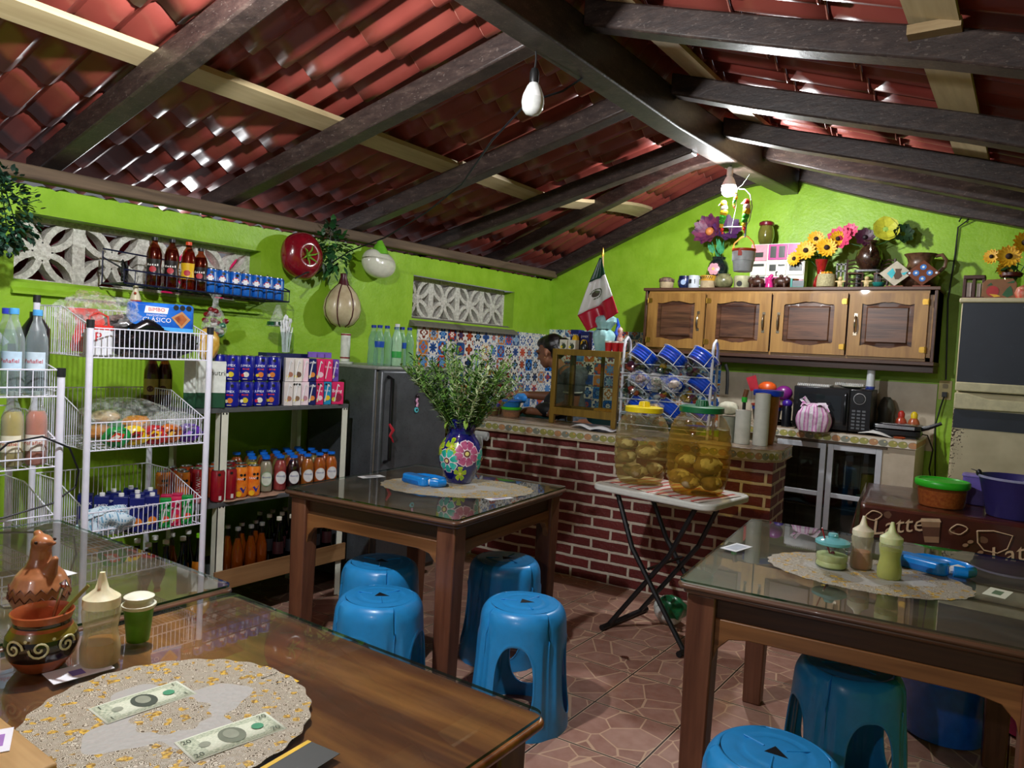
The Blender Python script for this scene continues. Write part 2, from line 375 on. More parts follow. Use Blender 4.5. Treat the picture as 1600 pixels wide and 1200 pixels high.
# back wall (gable)
GAB = [(-3.77, 2.0), (-3.584, 2.08), (-2.952, 2.355), (-2.526, 2.535), (-2.115, 2.70), (-1.9, 2.765), (-1.491, 2.765), (-1.3, 2.70), (-1.183, 2.656), (-1.0, 2.60), (-.852, 2.552), (-.65, 2.50), (-.471, 2.443), (-.3, 2.405), (-.122, 2.355), (.4, 2.22), (1.75, 1.87)]
def gab(x):
    for (a, za), (b, zb_) in zip(GAB[:-1], GAB[1:]):
        if x <= b: return za+(zb_-za)*max(0, (x-a))/(b-a)
    return GAB[-1][1]
m = M(); xs = [-3.57+5.32*i/200 for i in range(201)]
top = [(x, gab(x)+.008*sin(x*61)+.006*sin(x*113)) for x in xs]
for y, fl_ in ((5.6, 1), (5.75, 0)):
    vs = [(x, y, 0) for x, z in top]+[(x, y, z) for x, z in top]; n = len(top)
    m.add(vs, [(i, i+1, n+i+1, n+i) if fl_ else (i+1, i, n+i, n+i+1) for i in range(n-1)])
vs = [(x, 5.6, z) for x, z in top]+[(x, 5.75, z) for x, z in top]; m.add(vs, [(i, i+1, n+i+1, n+i) for i in range(n-1)])
struct(m.build('wall_back', GREEN))
struct(M().b2((1.65, -2.2, 0), (1.75, 5.75, 1.9)).build('wall_right', GREEN))
# tiled parts of the walls
t = NT('patterned_tiles'); c = t.xyz(); S = .104
u = (c[0]+c[1])/S; v = c[2]/S; iu, iv = u.fl(), v.fl(); a, b = u.fr()-.5, v.fr()-.5
R_ = t.white(t.vec(iu, iv, 3.0)); R2 = t.white(t.vec(iu, iv, 9.0))
r = (a*a+b*b).sq(); th = b._m('ARCTAN2', a)
kk = (R_[2]*3.0).fl()*2.0+4.0
pet = (th*kk*.5+R2[1].fl()).cs().ab()
bgc = t.ramp(R_[0], [(0, '#e6e2da'), (.45, '#1f6fc4'), (.55, '#dfe3e6'), (.68, '#b8401f'), (.74, '#e9e0cc'), (.86, '#3a5687'), (.93, '#c47a35')], True)
mc = t.ramp(R_[1], [(0, '#1c4f96'), (.25, '#7d3528'), (.4, '#9fb2c4'), (.6, '#c9471f'), (.7, '#22242c'), (.82, '#c4813b'), (.9, '#4e86bd')], True)
m2 = t.ramp(R2[0], [(0, '#eeeae0'), (.4, '#26406e'), (.6, '#c2542b'), (.75, '#6d9cc9')], True)
colr = t.mix(r < (pet*.22+.2), bgc, mc); colr = t.mix(r < (pet*.14+.1), colr, m2); colr = t.mix(r < .06, colr, mc)
ca = a.ab()-.5; cb = b.ab()-.5; rc_ = (ca*ca+cb*cb).sq(); colr = t.mix(rc_ < .2, colr, mc); colr = t.mix(rc_ < .13, colr, m2)
ed = a.ab().mx(b.ab()); colr = t.mix(ed > .475, colr, '#cfcbc2'); t.base(colr); t.setv(rough=.18); AZUL = t.m
o = struct(M().b2((WX, 3.86, .90), (WX+.008, 5.6, 1.575)).b2((WX, 5.592, .90), (-1.98, 5.6, 1.625)).build('trim_3', AZUL))
t = NT('beige_tiles'); c = t.xyz(); u = ((c[0]+.52)/.405).fr(); f = t.noise(t.co, 9, 4)
t.base(t.mix(u < .008, t.ramp(f, [(.3, '#b9ab93'), (.7, '#cfc3ad')]), '#7d7465')); t.setv(rough=.3); BEIGE = t.m
struct(M().b2((-1.98, 5.59, .90), (-.52, 5.6, 1.345)).build('trim_4', BEIGE))

# ---------------- roof ----------------
def sstep(t_): t_ = max(0, min(1, t_)); return t_*t_*(3-2*t_)
def zb(x, y):      # underside of the rafters
    w = sstep((y-3.9)/1.65)
    if x < -1.55: a = 2.09+(x+3.57)*.2228
    else: a = 2.64-.29*(x+1.47)
    if x < -3.57: return a
    return a*(1-w)+gab(x)*w
t = NT('red_roof_sheet'); f = t.noise(t.co, 3, 3); k = t.noise(t.co, 60, 3)
t.base(t.ramp(f, [(.3, '#7c352e'), (.7, '#92463c')])); t.setv(rough=.33, spec=.5); t.bump(k, .08, .002); TILE = t.m
def roofsheet(xa, xb, per=.145, row=.33):
    m = M(); n = int(abs(xb-xa)/row)+1; sg = 1 if xb > xa else -1; ny = 440; y0, y1 = -2.3, 5.95
    for r_ in range(n):
        X0 = xa+sg*row*r_; X1 = X0+sg*row*1.0
        def fn(a, b, X0=X0, X1=X1):
            y = y0+(y1-y0)*a; x = X0+(X1-X0)*b; w = y/per; ph = w-math.floor(w)
            s_ = sin(2*pi*ph)+.12*sin(4*pi*ph)
            return (x, y, zb(x, min(y, 5.6))+.165+.023*s_+.012-.015*b)
        m.grid(fn, ny, 3)
        def fe(a, b, X1=X1):
            p = Vector(fn(a, 1.0)); return (p.x+sg*.001*b, p.y, p.z+.007*b)
        m.grid(fe, ny, 1, 1)  # pale second material paints the highlight along each row's edge
    return m
m = roofsheet(-1.5, -4.1); q = roofsheet(-1.62, 1.9)
b = len(m.v); m.v += q.v; m.f += [[i+b for i in f_] for f_ in q.f]; m.mi += q.mi; m.sm += q.sm
struct(m.build('ceiling', [TILE, mt('#b8786a', .35)], solid=.005))
t = NT('old_dark_timber'); c = t.xyz(); f = t.noise(t.vec(c[0]*3, c[1]*3, c[2]*10), 4, 5, .7); k = t.noise(t.co, 45, 4, .7); sc_ = t.noise(t.vec(c[0]*20, c[1]*60, c[2]*40), 3, 2)
t.base(t.mix((sc_ > .66)*.35, t.ramp(f, [(.3, '#241b1a'), (.55, '#3b2e2a'), (.75, '#57473f')]), '#7d7068')); t.setv(rough=.42, spec=.5); t.bump(k*.6+f, .3, .004); DARKW = t.m
def beam(pts, w, h, name='roof_rafter', mat=None, cross=(0, 1, 0)):
    """box-section beam: pts are the middle of its underside; w across, h up"""
    m = M(); cr = Vector(cross)*w/2; vs = []
    for p in pts:
        p = Vector(p); vs += [p-cr, p+cr, p+cr+Vector((0, 0, h)), p-cr+Vector((0, 0, h))]
    n = len(pts); fs = [(0, 1, 2, 3), tuple(4*(n-1)+k for k in (3, 2, 1, 0))]
    for i in range(n-1):
        for k in range(4): l = (k+1) % 4; fs.append((4*i+k, 4*i+4+k, 4*i+4+l, 4*i+l))
    return m.add(vs, fs).build(name, mat or DARKW, bevel=.008)
RB = [(-1.55, -2.2, 2.50), (-1.55, 1.9, 2.52), (-1.55, 3.39, 2.53), (-1.55, 4.5, 2.58), (-1.55, 5.05, 2.62), (-1.56, 5.6, 2.665)]
tag(beam(RB, .125, .17, 'ridge_beam', cross=(1, 0, 0)), 'dark heavy ridge beam running along the top of the roof', 'beam')
posn = ['nearest the camera, ending over the left lattice', 'ending above the soda can rack', 'ending above the hanging garlic decoration', 'ending over the right end of the second lattice', 'ending near the far wall corner']
for (ye, yr), p_ in zip([(1.48, 1.42), (2.33, 2.29), (3.21, 3.09), (4.0, 3.87), (4.75, 4.45)], posn):
    pts = [(x_, ye+(yr-ye)*(x_+3.57)/2.0, zb(x_, ye)) for x_ in [-3.75+i*.27 for i in range(9)]]; pts[-1] = (-1.60, pts[-1][1], pts[-1][2])
    tag(beam(pts, .085, .10), 'dark rafter of the left roof slope '+p_, 'rafter', 'dark rafters of the left slope')
pts = [(x_, 5.55, gab(x_)-.02) for x_ in [-3.7+i*.19 for i in range(12)]]
tag(beam(pts, .08, .12), 'dark rafter lying along the far gable wall, left slope', 'rafter', 'dark rafters of the left slope')
posn = ['topmost in the photo, with a small wood block on it', 'second from the top in the photo', 'third from the top, ending above the peak light bulb', 'fourth from the top in the photo']
for y_, p_ in zip([2.48, 3.30, 4.0, 4.72], posn):
    pts = [(x_, y_, zb(x_, y_)+.006*sin(x_*5+y_)) for x_ in [-1.485+i*.4 for i in range(9)]]
    tag(beam(pts, .09, .10), 'dark right slope rafter, '+p_, 'rafter', 'dark rafters of the right slope')
pts = [(x_, 5.55, gab(x_)-.02) for x_ in [-1.48+i*.24 for i in range(14)]]
tag(beam(pts, .08, .12), 'dark rafter lying along the far gable wall, right slope', 'rafter', 'dark rafters of the right slope')
PINE = wood('#a8916a', '#cdb98f', 1, .6, .7, .1)
def plank(x0, x1, y0, y1, label, th=.022):
    n = 14; m = M(); vs = []
    for i in range(n+1):
        y = y0+(y1-y0)*i/n
        for x, dz in ((x0, .101), (x1, .101), (x1, .101+th), (x0, .101+th)): vs.append((x, y, zb(x, y)+dz))
    fs = [(0, 1, 2, 3), tuple(4*n+k for k in (3, 2, 1, 0))]
    for i in range(n):
        for k in range(4): l = (k+1) % 4; fs.append((4*i+k, 4*i+4+k, 4*i+4+l, 4*i+l))
    tag(m.add(vs, fs).build('purlin_plank', PINE), label, 'plank')
plank(-2.76, -2.64, -1.5, 3.12, 'long pale pine plank laid over the near rafters of the left slope')
plank(-2.74, -2.62, 3.13, 4.22, 'short pale pine plank in the middle of the left slope')
plank(-2.72, -2.60, 4.23, 5.5, 'pale pine plank at the far end of the left slope')
plank(-.375, -.24, -1.5, 5.4, 'pale pine plank crossing the rafters low on the right slope')
plank(-1.39, -1.27, -1.5, 5.3, 'pale pine plank beside the ridge beam on the right slope')
tag(M().b2((-.37, 2.385, 0), (-.235, 2.44, .028), T=Matrix.Translation((0, 0, zb(-.3, 2.48)+.070))).build('wood_block', wood('#8d7350', '#b8a07a', 0)), 'small rough wooden block wedged on the topmost right rafter', 'block')
pts = [(-3.53, y_, wz(y_)+.012) for y_ in [-1.9+i*.62 for i in range(13)]]
tag(beam(pts, .085, .06, 'wall_plate', wood('#4a3a2c', '#75604a', 1, .8, 1, .4), cross=(1, 0, 0)), 'rough brown wall plate timber lying on top of the left wall', 'beam')

# ---------------- light bulbs ----------------
BULBW = mt('#e9e9e6', .3)
t = NT('lit_diffuser'); tr_ = t.nt.nodes.new('ShaderNodeBsdfTransparent'); em_ = t.nt.nodes.new('ShaderNodeEmission'); em_.inputs[1].default_value = 25; ad_ = t.nt.nodes.new('ShaderNodeAddShader')
t.nt.links.new(tr_.outputs[0], ad_.inputs[0]); t.nt.links.new(em_.outputs[0], ad_.inputs[1]); t.nt.links.new(ad_.outputs[0], t.out.inputs[0]); LITB = t.m
def bulb(loc, lit, label, hang):
    r = thing('light_bulb', label, 'light bulb', loc)
    M().lathe([(.0001, -.058, 1), (.025, -.053, 1), (.038, -.037, 1), (.043, -.012, 1), (.041, .006, 1)], 20).build('bulb_globe', [BULBW, LITB if lit else mt('#d9dad6', .15)], r)
    M().lathe([(.041, .006), (.038, .02), (.025, .05), (.016, .062)], 20).build('bulb_body', BULBW, r)
    M().lathe([(.016, .055), (.018, .07), (.018, .10), (.012, .115)], 14).build('lamp_socket', mt('#d8d5cc' if hang < .06 else '#1a1a1a', .4), r)
    M().tube([(0, 0, .11), (.004, 0, .11+hang*.5), (0, 0, .11+hang)], .0035).build('cord', mt('#1c1c1c', .5), r)
    return r
bulb((-1.55, 4.30, 2.445), True, 'lit white light bulb on the ridge beam above the hanging parrots', .03)
bulb((-1.70, 1.05, 2.38), True, 'lit bulb hanging from the near end of the ridge, above the frame', .06)
b_ = bulb((-1.60, 2.30, 2.345), False, 'unlit white bulb hanging on a black cord from the ridge beam', .075)
tag(M().tube([(-1.58, 2.62, 2.53), (-1.6, 2.5, 2.44), (-1.66, 2.35, 2.36), (-1.9, 2.45, 2.27), (-2.3, 2.75, 2.19), (-2.7, 2.95, 2.12), (-3.1, 3.05, 2.02), (-3.45, 3.1, 1.96), (-3.53, 3.0, 1.86), (-3.5, 2.9, 1.80), (-3.4, 2.75, 1.79), (-3.34, 2.62, 1.74)], .0045, 5).build('cable', mt('#15151a', .5)), 'thin dark cable running from the ridge down to the wall rack', 'cable')
tag(M().tube([(-.47, 5.55, 2.40), (-.46, 5.56, 2.425), (-.43, 5.56, 2.43), (-.42, 5.56, 2.41), (-.475, 5.585, 2.37), (-.48, 5.59, 2.2), (-.5, 5.59, 1.9), (-.485, 5.59, 1.6), (-.475, 5.59, 1.38)], .005, 5).build('cable', mt('#15151a', .5)), 'thin black cable hanging down the back wall beside the refrigerator', 'cable')
# ================= TABLES AND STOOLS =================
TOPW = wood('#6c351b', '#c07840', 0, .32, .55, .12, .1, '#3c1e12', cut=(.3, .68))
TOPD = wood('#3a2418', '#6d4c38', 0, .35, .6, .12, .1)
LEGW = wood('#4f2c1e', '#80523a', 2, .42, .8, .25)
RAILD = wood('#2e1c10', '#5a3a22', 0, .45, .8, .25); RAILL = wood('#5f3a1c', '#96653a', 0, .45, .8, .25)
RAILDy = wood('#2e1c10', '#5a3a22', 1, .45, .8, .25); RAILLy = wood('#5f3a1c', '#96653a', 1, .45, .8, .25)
def hazy(hz=.28):  # pale diffuse noise paints a whitish reflection haze into the glass
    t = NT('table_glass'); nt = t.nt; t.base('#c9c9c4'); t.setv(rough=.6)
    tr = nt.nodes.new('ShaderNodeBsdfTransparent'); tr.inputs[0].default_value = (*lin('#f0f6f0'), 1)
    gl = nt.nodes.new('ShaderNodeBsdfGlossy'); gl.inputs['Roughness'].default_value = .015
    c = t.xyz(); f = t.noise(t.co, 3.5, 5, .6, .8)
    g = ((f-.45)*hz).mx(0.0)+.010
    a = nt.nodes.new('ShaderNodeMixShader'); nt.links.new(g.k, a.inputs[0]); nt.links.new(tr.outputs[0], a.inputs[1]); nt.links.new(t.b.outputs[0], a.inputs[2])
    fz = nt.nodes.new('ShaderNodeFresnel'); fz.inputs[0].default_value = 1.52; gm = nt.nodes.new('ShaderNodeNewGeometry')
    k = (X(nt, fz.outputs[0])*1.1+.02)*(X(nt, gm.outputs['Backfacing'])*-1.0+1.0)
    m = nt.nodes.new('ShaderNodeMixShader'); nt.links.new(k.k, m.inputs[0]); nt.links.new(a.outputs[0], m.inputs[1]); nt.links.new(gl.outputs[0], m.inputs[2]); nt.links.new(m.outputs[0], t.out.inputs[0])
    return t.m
GLASS = hazy(); GLASSC = hazy(.08)
GEDGE = glass('#3c7a5c', .05, 1.5, .1)
def table(label, cx, cy, rz, sx, sy, top, zt=.75, glass_on=True):
    t = thing('dining_table', label, 'table', (cx, cy, 0), rz)
    m = M(); m.prism(rrect(sx, sy, .03), .016, z=zt-.020-.006); m.prism(rrect(sx-.03, sy-.03, .025), .016, z=zt-.042)
    m.build('tabletop', top, t, bevel=.007, bseg=3)
    if glass_on:
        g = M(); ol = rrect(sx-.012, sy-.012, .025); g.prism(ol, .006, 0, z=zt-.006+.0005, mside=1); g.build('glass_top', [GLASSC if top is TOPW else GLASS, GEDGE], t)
    lx, ly = sx/2-.072, sy/2-.072; lw = .085
    for ix in (-1, 1):
        for iy in (-1, 1):
            m = M(); z1 = zt-.042; x, y = ix*lx, iy*ly
            vs = []
            for z, w in ((0, lw*.42), (z1-.13, lw*.5), (z1, lw*.5)): vs += [(x-w, y-w, z), (x+w, y-w, z), (x+w, y+w, z), (x-w, y+w, z)]
            fs = [(3, 2, 1, 0), (8, 9, 10, 11)]+[(4*i+k, 4*i+(k+1) % 4, 4*i+4+(k+1) % 4, 4*i+4+k) for i in (0, 1) for k in range(4)]
            m.add(vs, fs).build('leg', LEGW, t, bevel=.006)
    for s in (-1, 1):
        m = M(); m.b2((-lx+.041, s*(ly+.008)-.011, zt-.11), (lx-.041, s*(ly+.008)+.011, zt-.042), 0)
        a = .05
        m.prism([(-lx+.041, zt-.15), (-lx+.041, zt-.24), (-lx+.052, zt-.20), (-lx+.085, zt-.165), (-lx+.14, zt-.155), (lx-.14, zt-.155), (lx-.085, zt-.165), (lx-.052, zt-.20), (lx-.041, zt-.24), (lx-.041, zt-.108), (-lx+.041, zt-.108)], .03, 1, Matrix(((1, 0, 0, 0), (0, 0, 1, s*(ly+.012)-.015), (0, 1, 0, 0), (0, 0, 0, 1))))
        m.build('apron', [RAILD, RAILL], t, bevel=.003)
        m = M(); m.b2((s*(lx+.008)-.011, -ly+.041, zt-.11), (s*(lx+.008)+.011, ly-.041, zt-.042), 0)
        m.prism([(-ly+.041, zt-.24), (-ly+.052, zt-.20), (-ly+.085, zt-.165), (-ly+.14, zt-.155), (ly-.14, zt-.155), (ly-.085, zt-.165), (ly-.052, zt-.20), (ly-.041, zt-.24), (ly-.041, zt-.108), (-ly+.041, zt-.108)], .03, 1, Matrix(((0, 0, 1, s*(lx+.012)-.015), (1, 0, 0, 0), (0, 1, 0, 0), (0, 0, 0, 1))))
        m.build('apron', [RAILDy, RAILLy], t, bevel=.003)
    return t
table('brown wooden table with the big flower vase on its glass top', -2.265, 2.62, radians(6), .93, 1.0, TOPD)
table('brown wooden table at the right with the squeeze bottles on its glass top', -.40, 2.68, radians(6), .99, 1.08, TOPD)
table('nearest glossy wooden table with dollar bills on a gold doily', -1.155, .64, radians(.5), .965, .99, TOPW)
table('wooden table at the left edge, under the bird jug and below the racks', -2.17, .64, radians(.5), .995, 1.05, TOPD)

BLUE = mt('#2a93d8', .32, var=.06, coat=.2); 
def stool(label, x, y, rz, H=.45, stack=False, rt=.160, rb=.192):
    t = thing('plastic_stool', label, 'stool', (x, y, 0), rz, 'blue plastic stools')
    def rad(th, z):
        w = max(0, min(1, z/H)); r = rb+(rt-rb)*w
        q = abs(cos(2*th)); r *= 1+.035*(1-q)          # rounded-square section
        d = abs(((th-pi/4+pi/4) % (pi/2))-pi/4)          # distance from a leg centre
        k = max(0, 1-(d/.17)**4) if d < .17 else 0
        top = max(0, min(1, (H*.80-z)/.025)); r -= .009*k*top
        if z > H-.055: s = (z-(H-.055))/.055; r -= .034*(1-sqrt(max(0, 1-s*s)))
        return r
    def body(z_bot, z_top, rr, hole):
        m = M()
        for q in range(4):
            c = q*pi/2
            # panel between two leg centres, with an oval opening
            zc, hw, hh = (hole[0], hole[1], hole[2])
            N = 48; outer = []; inner = []
            for i in range(N):
                a = 2*pi*(i+.5)/N; ca, sa = cos(a), sin(a)
                inner.append((hw*abs(ca)**.8*(1 if ca > 0 else -1), zc+hh*abs(sa)**.8*(1 if sa > 0 else -1)))
                k = min((pi/4)/max(1e-6, abs(ca)), (((z_top-zc) if sa > 0 else (zc-z_bot))/max(1e-6, abs(sa))))
                outer.append((k*ca, zc+k*sa))
            # snap nearest outer points to the panel corners
            for cx_, cz_ in ((pi/4, z_top), (pi/4, z_bot), (-pi/4, z_top), (-pi/4, z_bot)):
                j = min(range(N), key=lambda i: ((outer[i][0]-cx_)*.3)**2+(outer[i][1]-cz_)**2); outer[j] = (cx_, cz_)
            K = 18; vs = []
            for k in range(K+1):
                for i in range(N):
                    x_ = inner[i][0]+(outer[i][0]-inner[i][0])*sin(k/K*pi/2); z_ = inner[i][1]+(outer[i][1]-inner[i][1])*sin(k/K*pi/2)
                    th = c+x_; r = rr(th, z_)+(.003 if k == 0 else 0); vs.append((r*cos(th), r*sin(th), z_))
            fs = [(k*N+i, (k+1)*N+i, (k+1)*N+(i+1) % N, k*N+(i+1) % N) for k in range(K) for i in range(N)]
            m.add(vs, fs, 0, None, True)
        return m
    zt = H-.055
    m = body(.0, H, rad, (.195, .42, .142))
    m.build('stool_body', BLUE, t, solid=.004)
    R = rt-.034
    m = M()
    def seat(a, b):
        r = (R+.0015)*(1-b); th = 2*pi*a; g = 0
        if .62 < 1-b < .70: g = -.003
        return (max(r, .012)*cos(th), max(r, .012)*sin(th), H+.0035*sin(min(1, b*1.6)*pi/2)+g)
    m.grid(seat, 48, 14, closeu=True); m.prism([(.026*cos(a)*(1.5 if i == 0 else 1), .026*sin(a)) for i, a in enumerate((0, 2.1, 4.2))], .0008, 1, z=H+.0036)
    for a in (pi, pi/3, -pi/3): m.tube([(.03*cos(a), .03*sin(a), H+.004), ((R-.035)*cos(a), (R-.035)*sin(a), H+.0035)], .0025, 5)
    m.build('seat', [BLUE, mt('#0b1118', .6)], t)
    if stack:
        m = M(); m.grid(lambda a, b: ((rb+.006-.008*b)*cos(2*pi*a), (rb+.006-.008*b)*sin(2*pi*a), .055*b), 48, 2, closeu=True); m.build('lower_rim', BLUE, t, solid=.004)
    return t
stool('blue plastic stool, front right of the four around the vase table', -1.53, 2.33, radians(25), .45)
stool('blue plastic stool, front left of the four around the vase table', -1.97, 2.00, radians(20), .45)
stool('blue plastic stool under the right rear side of the vase table', -1.93, 2.76, radians(40), .45)
stool('shaded blue plastic stool under the left side of the vase table', -2.29, 2.32, radians(10), .45)
stool('blue plastic stool standing under the right table beside the blue tub', -.425, 2.59, radians(35), .45)
stool('blue plastic stool in the foreground at the bottom edge of the photo', -.46, 1.86, radians(-20), .45)

# doilies
def doily(cx, cy, rx, ry, rz, label, fine=1.0):
    t = NT('gold_doily'); c = t.xyz(); x, y = c[0]/rx, c[1]/ry; r = (x*x+y*y).sq(); th = y._m('ARCTAN2', x)
    v = t.voro(t.co, 95*fine, 'F1', 'Distance'); w = t.voro(t.co, 95*fine, 'F1', 'Color'); n = t.noise(t.co, 160*fine, 3)
    sp = t.nt.nodes.new('ShaderNodeSeparateColor'); t.nt.links.new(w.k, sp.inputs[0]); wr = X(t.nt, sp.outputs[0])
    pat = t.ramp((v*38.0+n*7.0).sn()*.5+.5, [(.15, '#4c3c24'), (.4, '#94866a'), (.7, '#c9c2b0')])
    gold = t.mix((wr > .86), pat, t.ramp(n, [(.38, '#7d5c1c'), (.6, '#d8b040')]))
    lobes = (th*4.0).cs()*.13+(th*13.0).cs()*.02
    ring = r > (lobes+.52); med = r < ((th*9.0).cs()*.02+.27)
    f = ring.mx(med); t.base(t.mix(f, t.mix(t.noise(t.co, 30, 3)*.4, '#aeaca6', '#9a9892'), gold)); t.setv(rough=.45); t.bump(v, .6, .002)
    o = M().prism([(rx*(1+.012*cos(26*a))*cos(a), ry*(1+.012*cos(26*a))*sin(a)) for a in [2*pi*i/156 for i in range(156)]], .0012).build('doily', t.m, None, (cx, cy, .7506), rz)
    return tag(o, label, 'placemat')
doily(-1.157, .69, .232, .226, 0, 'round gold and silver doily under the dollar bills')
doily(-.40, 2.60, .30, .215, radians(8), 'oval gold doily under the sauce jar and squeeze bottles', .8)
doily(-2.19, 2.70, .36, .25, radians(35), 'oval gold doily under the flower vase and blue dispenser', .8)
# banknotes
t = NT('banknote_print'); c = t.xyz(); f = t.noise(t.vec(c[0]*60, c[1]*260, 0.0), 3, 3); e = ((c[0]/.078).ab()).mx((c[1]/.036).ab())
w = t.ramp(f, [(.42, '#8c9a80'), (.55, '#cdd3b9')]); w = t.mix(e < .62, w, t.ramp(f, [(.4, '#c2cbb0'), (.6, '#dcdfca')])); t.base(t.mix(e > .95, w, '#dfe3d0')); t.setv(rough=.7); NOTE = t.m
def note(cx, cy, rz, num, label, z=.7520, tint='#3a4436'):
    r = thing('banknote', label, 'banknote', (cx, cy, z), rz)
    m = M(); m.grid(lambda a, b: (-.078+.156*a, -.037+.074*b, .0006+.0006*sin(a*5)), 10, 2); m.build('note', NOTE, r, solid=.0003)
    m = M(); f = lambda x, y: (x, y, .0016)
    m.flat(circ(.021, 20, 0, 0, .026), f, 0); m.flat(circ(.012, 16, 0, .004, .016), lambda x, y: (x, y, .0019), 1)
    m.flat(circ(.009, 14, -.045, .0), f, 1); m.flat(circ(.010, 14, .044, .0), f, 2)
    for sx_ in (-1, 1):
        for sy_ in (-1, 1): m.text(num, .016, lambda x, y: (x+sx_*.064, y+sy_*.024, .0017), 3)
    m.build('print', [mt(tint, .7), mt('#8d937f', .7), mt('#3b8a63', .7), mt('#4c5645', .7)], r)
    return r
note(-1.237, .685, radians(87), '1', 'green dollar bill with a dark portrait, upper left on the gold doily')
note(-1.025, .717, radians(82), '20', 'pale green dollar bill, lower right on the gold doily', tint='#6d7561')
# cards
def card(x, y, rz, w, h, label, face='#eceae4', art=None, z=.7506, name='card'):
    m = M(); m.prism(rect(w, h), .0008); o_m = [mt(face, .5, var=.04)]
    if art: m.prism(rect(w*art[1], h*art[2], art[3], art[4]), .0003, 1, z=.0008); o_m.append(mt(art[0], .5))
    return tag(m.build(name, o_m, None, (x, y, z), rz), label, 'card')
r = thing('menu_card', 'dark grey card with yellow ends on the nearest table', 'card', (-1.153, .887, .7506), radians(0))
M().prism(rect(.10, .055), .0008).prism(rect(.10, .006, 0, .0245), .0003, 1, z=.0008).prism(rect(.10, .006, 0, -.0245), .0003, 1, z=.0008).build('card_face', [mt('#3f413f', .5), mt('#e3b92f', .5)], r)
m = M(); m.text('~7', .010, plane((-.01, .004, .0012), (0, 1, 0), (-1, 0, 0)), 0)
for k in range(5): m.flat(circ(.002, 8), lambda x, y, k=k: (x+.02+.008*(k % 2), y-.012+k*.006, .0012), 0)
m.build('print', mt('#b9b7ae', .5), r)
card(-.885, .742, .1, .07, .10, 'dark card with yellow edge at the bottom of the nearest table', '#3f413f', ('#e3b92f', .12, 1, -.03, 0))
card(-1.44, .668, radians(85), .105, .062, 'white card with a blue violet mark beside the painted mug', '#e9e9ee', ('#7a6fc4', .22, .4, -.005, -.005))
card(-2.08, .897, radians(10), .10, .055, 'small white card on the left table below the racks', '#e8e8ea')
card(-2.63, 2.57, radians(75), .125, .055, 'small white card at the left end of the vase table', '#dfe0df', ('#8f9498', .5, .6, 0, 0))
card(-1.90, 2.64, radians(75), .13, .05, 'small white card at the right end of the vase table', '#dfe0e4', ('#a9a4c4', .5, .6, 0, 0))
card(-.825, 2.61, radians(80), .12, .062, 'small white card near the left corner of the right table', '#dfe3e8', ('#a9b3c0', .7, .7, 0, 0))
card(-.047, 2.69, radians(80), .105, .06, 'small cream card with a green mark at the right table edge', '#e2e4cd', ('#5f7a5a', .5, .4, 0, 0))
# tan wooden tray corner and flyer at the bottom left
tag(M().prism([(-.30, -.25), (.22, -.25), (.20, .0), (-.30, .0)], .014).build('wooden_board', wood('#9a7440', '#c9a46c', 0, .5), None, (-1.325, .497, .7508), 0, bevel=.004), 'tan wooden board at the bottom left corner of the nearest table', 'board')
card(-1.262, .435, radians(65), .10, .075, 'white flyer with purple print at the bottom left corner', '#e4e4ec', ('#9d6fb8', .4, .5, .02, 0), .7655)
# ---------- things on the nearest table ----------
CLAY = mt('#9a4a28', .28, c2='#b56038', coat=.5); CLAYB = mt('#1c130f', .2, coat=.5); CREAM = mt('#d9d6a8', .35); OLIVE = mt('#7a6a1e', .3, coat=.4)
r = thing('clay_mug', 'painted clay mug with black band and cream scrolls, holding spoons', 'mug', (-1.512, .632, .7506), radians(-35))
m = M(); m.lathe([(.036, 0), (.040, .004), (.056, .026, 0), (.0625, .048, 1), (.060, .066, 1), (.052, .080, 3), (.048, .086, 0), (.049, .094, 1), (.054, .108, 0), (.052, .110, 0), (.046, .095, 0), (.05, .06, 0), (.03, .01, 0), (.0001, .008, 0)], 36); m.build('mug_body', [CLAY, CLAYB, CREAM, OLIVE], r)
M().tube([(-.046, 0, .092), (-.072, 0, .090), (-.088, 0, .070), (-.082, 0, .048), (-.060, 0, .036)], .0085, 8).build('handle', CLAY, r)
m = M()
for k in range(3):
    a0 = -.55+k*.72; pts = [(.018*(1-i/22)*cos(i*.5+k*pi), .018*(1-i/22)*sin(i*.5+k*pi)) for i in range(20)]; f = wrap(.0625, .056, a0, .0015)
    m.tube([f(*p) for p in pts], .0022, 5)
    m.flat(circ(.003, 8, .022, .016), f)
m.build('scroll_paint', CREAM, r)
m = M(); m.tube([(.0, .01, .06), (.02, .025, .15)], .003, 6); m.lathe([(.0001, 0), (.009, .01), (.0001, .02)], 8, T=TR((.02, .025, .148), rx=-.3)); m.build('steel_spoon', mt('#b9bcc0', .2, 1), None, (-1.512, .632, .7506)); 
SPN = COL.objects['steel_spoon'] if 'steel_spoon' in COL.objects else None
tag(bpy.data.objects['steel_spoon'], 'steel spoon handle leaning in the painted clay mug', 'spoon')
tag(M().tube([(.005, -.01, .05), (.05, .02, .12), (.08, .045, .165)], .0035, 6, flat=.6).build('wooden_stick', mt('#8a7a35', .4), None, (-1.512, .632, .7506)), 'olive green stick sticking out of the painted clay mug', 'stick')
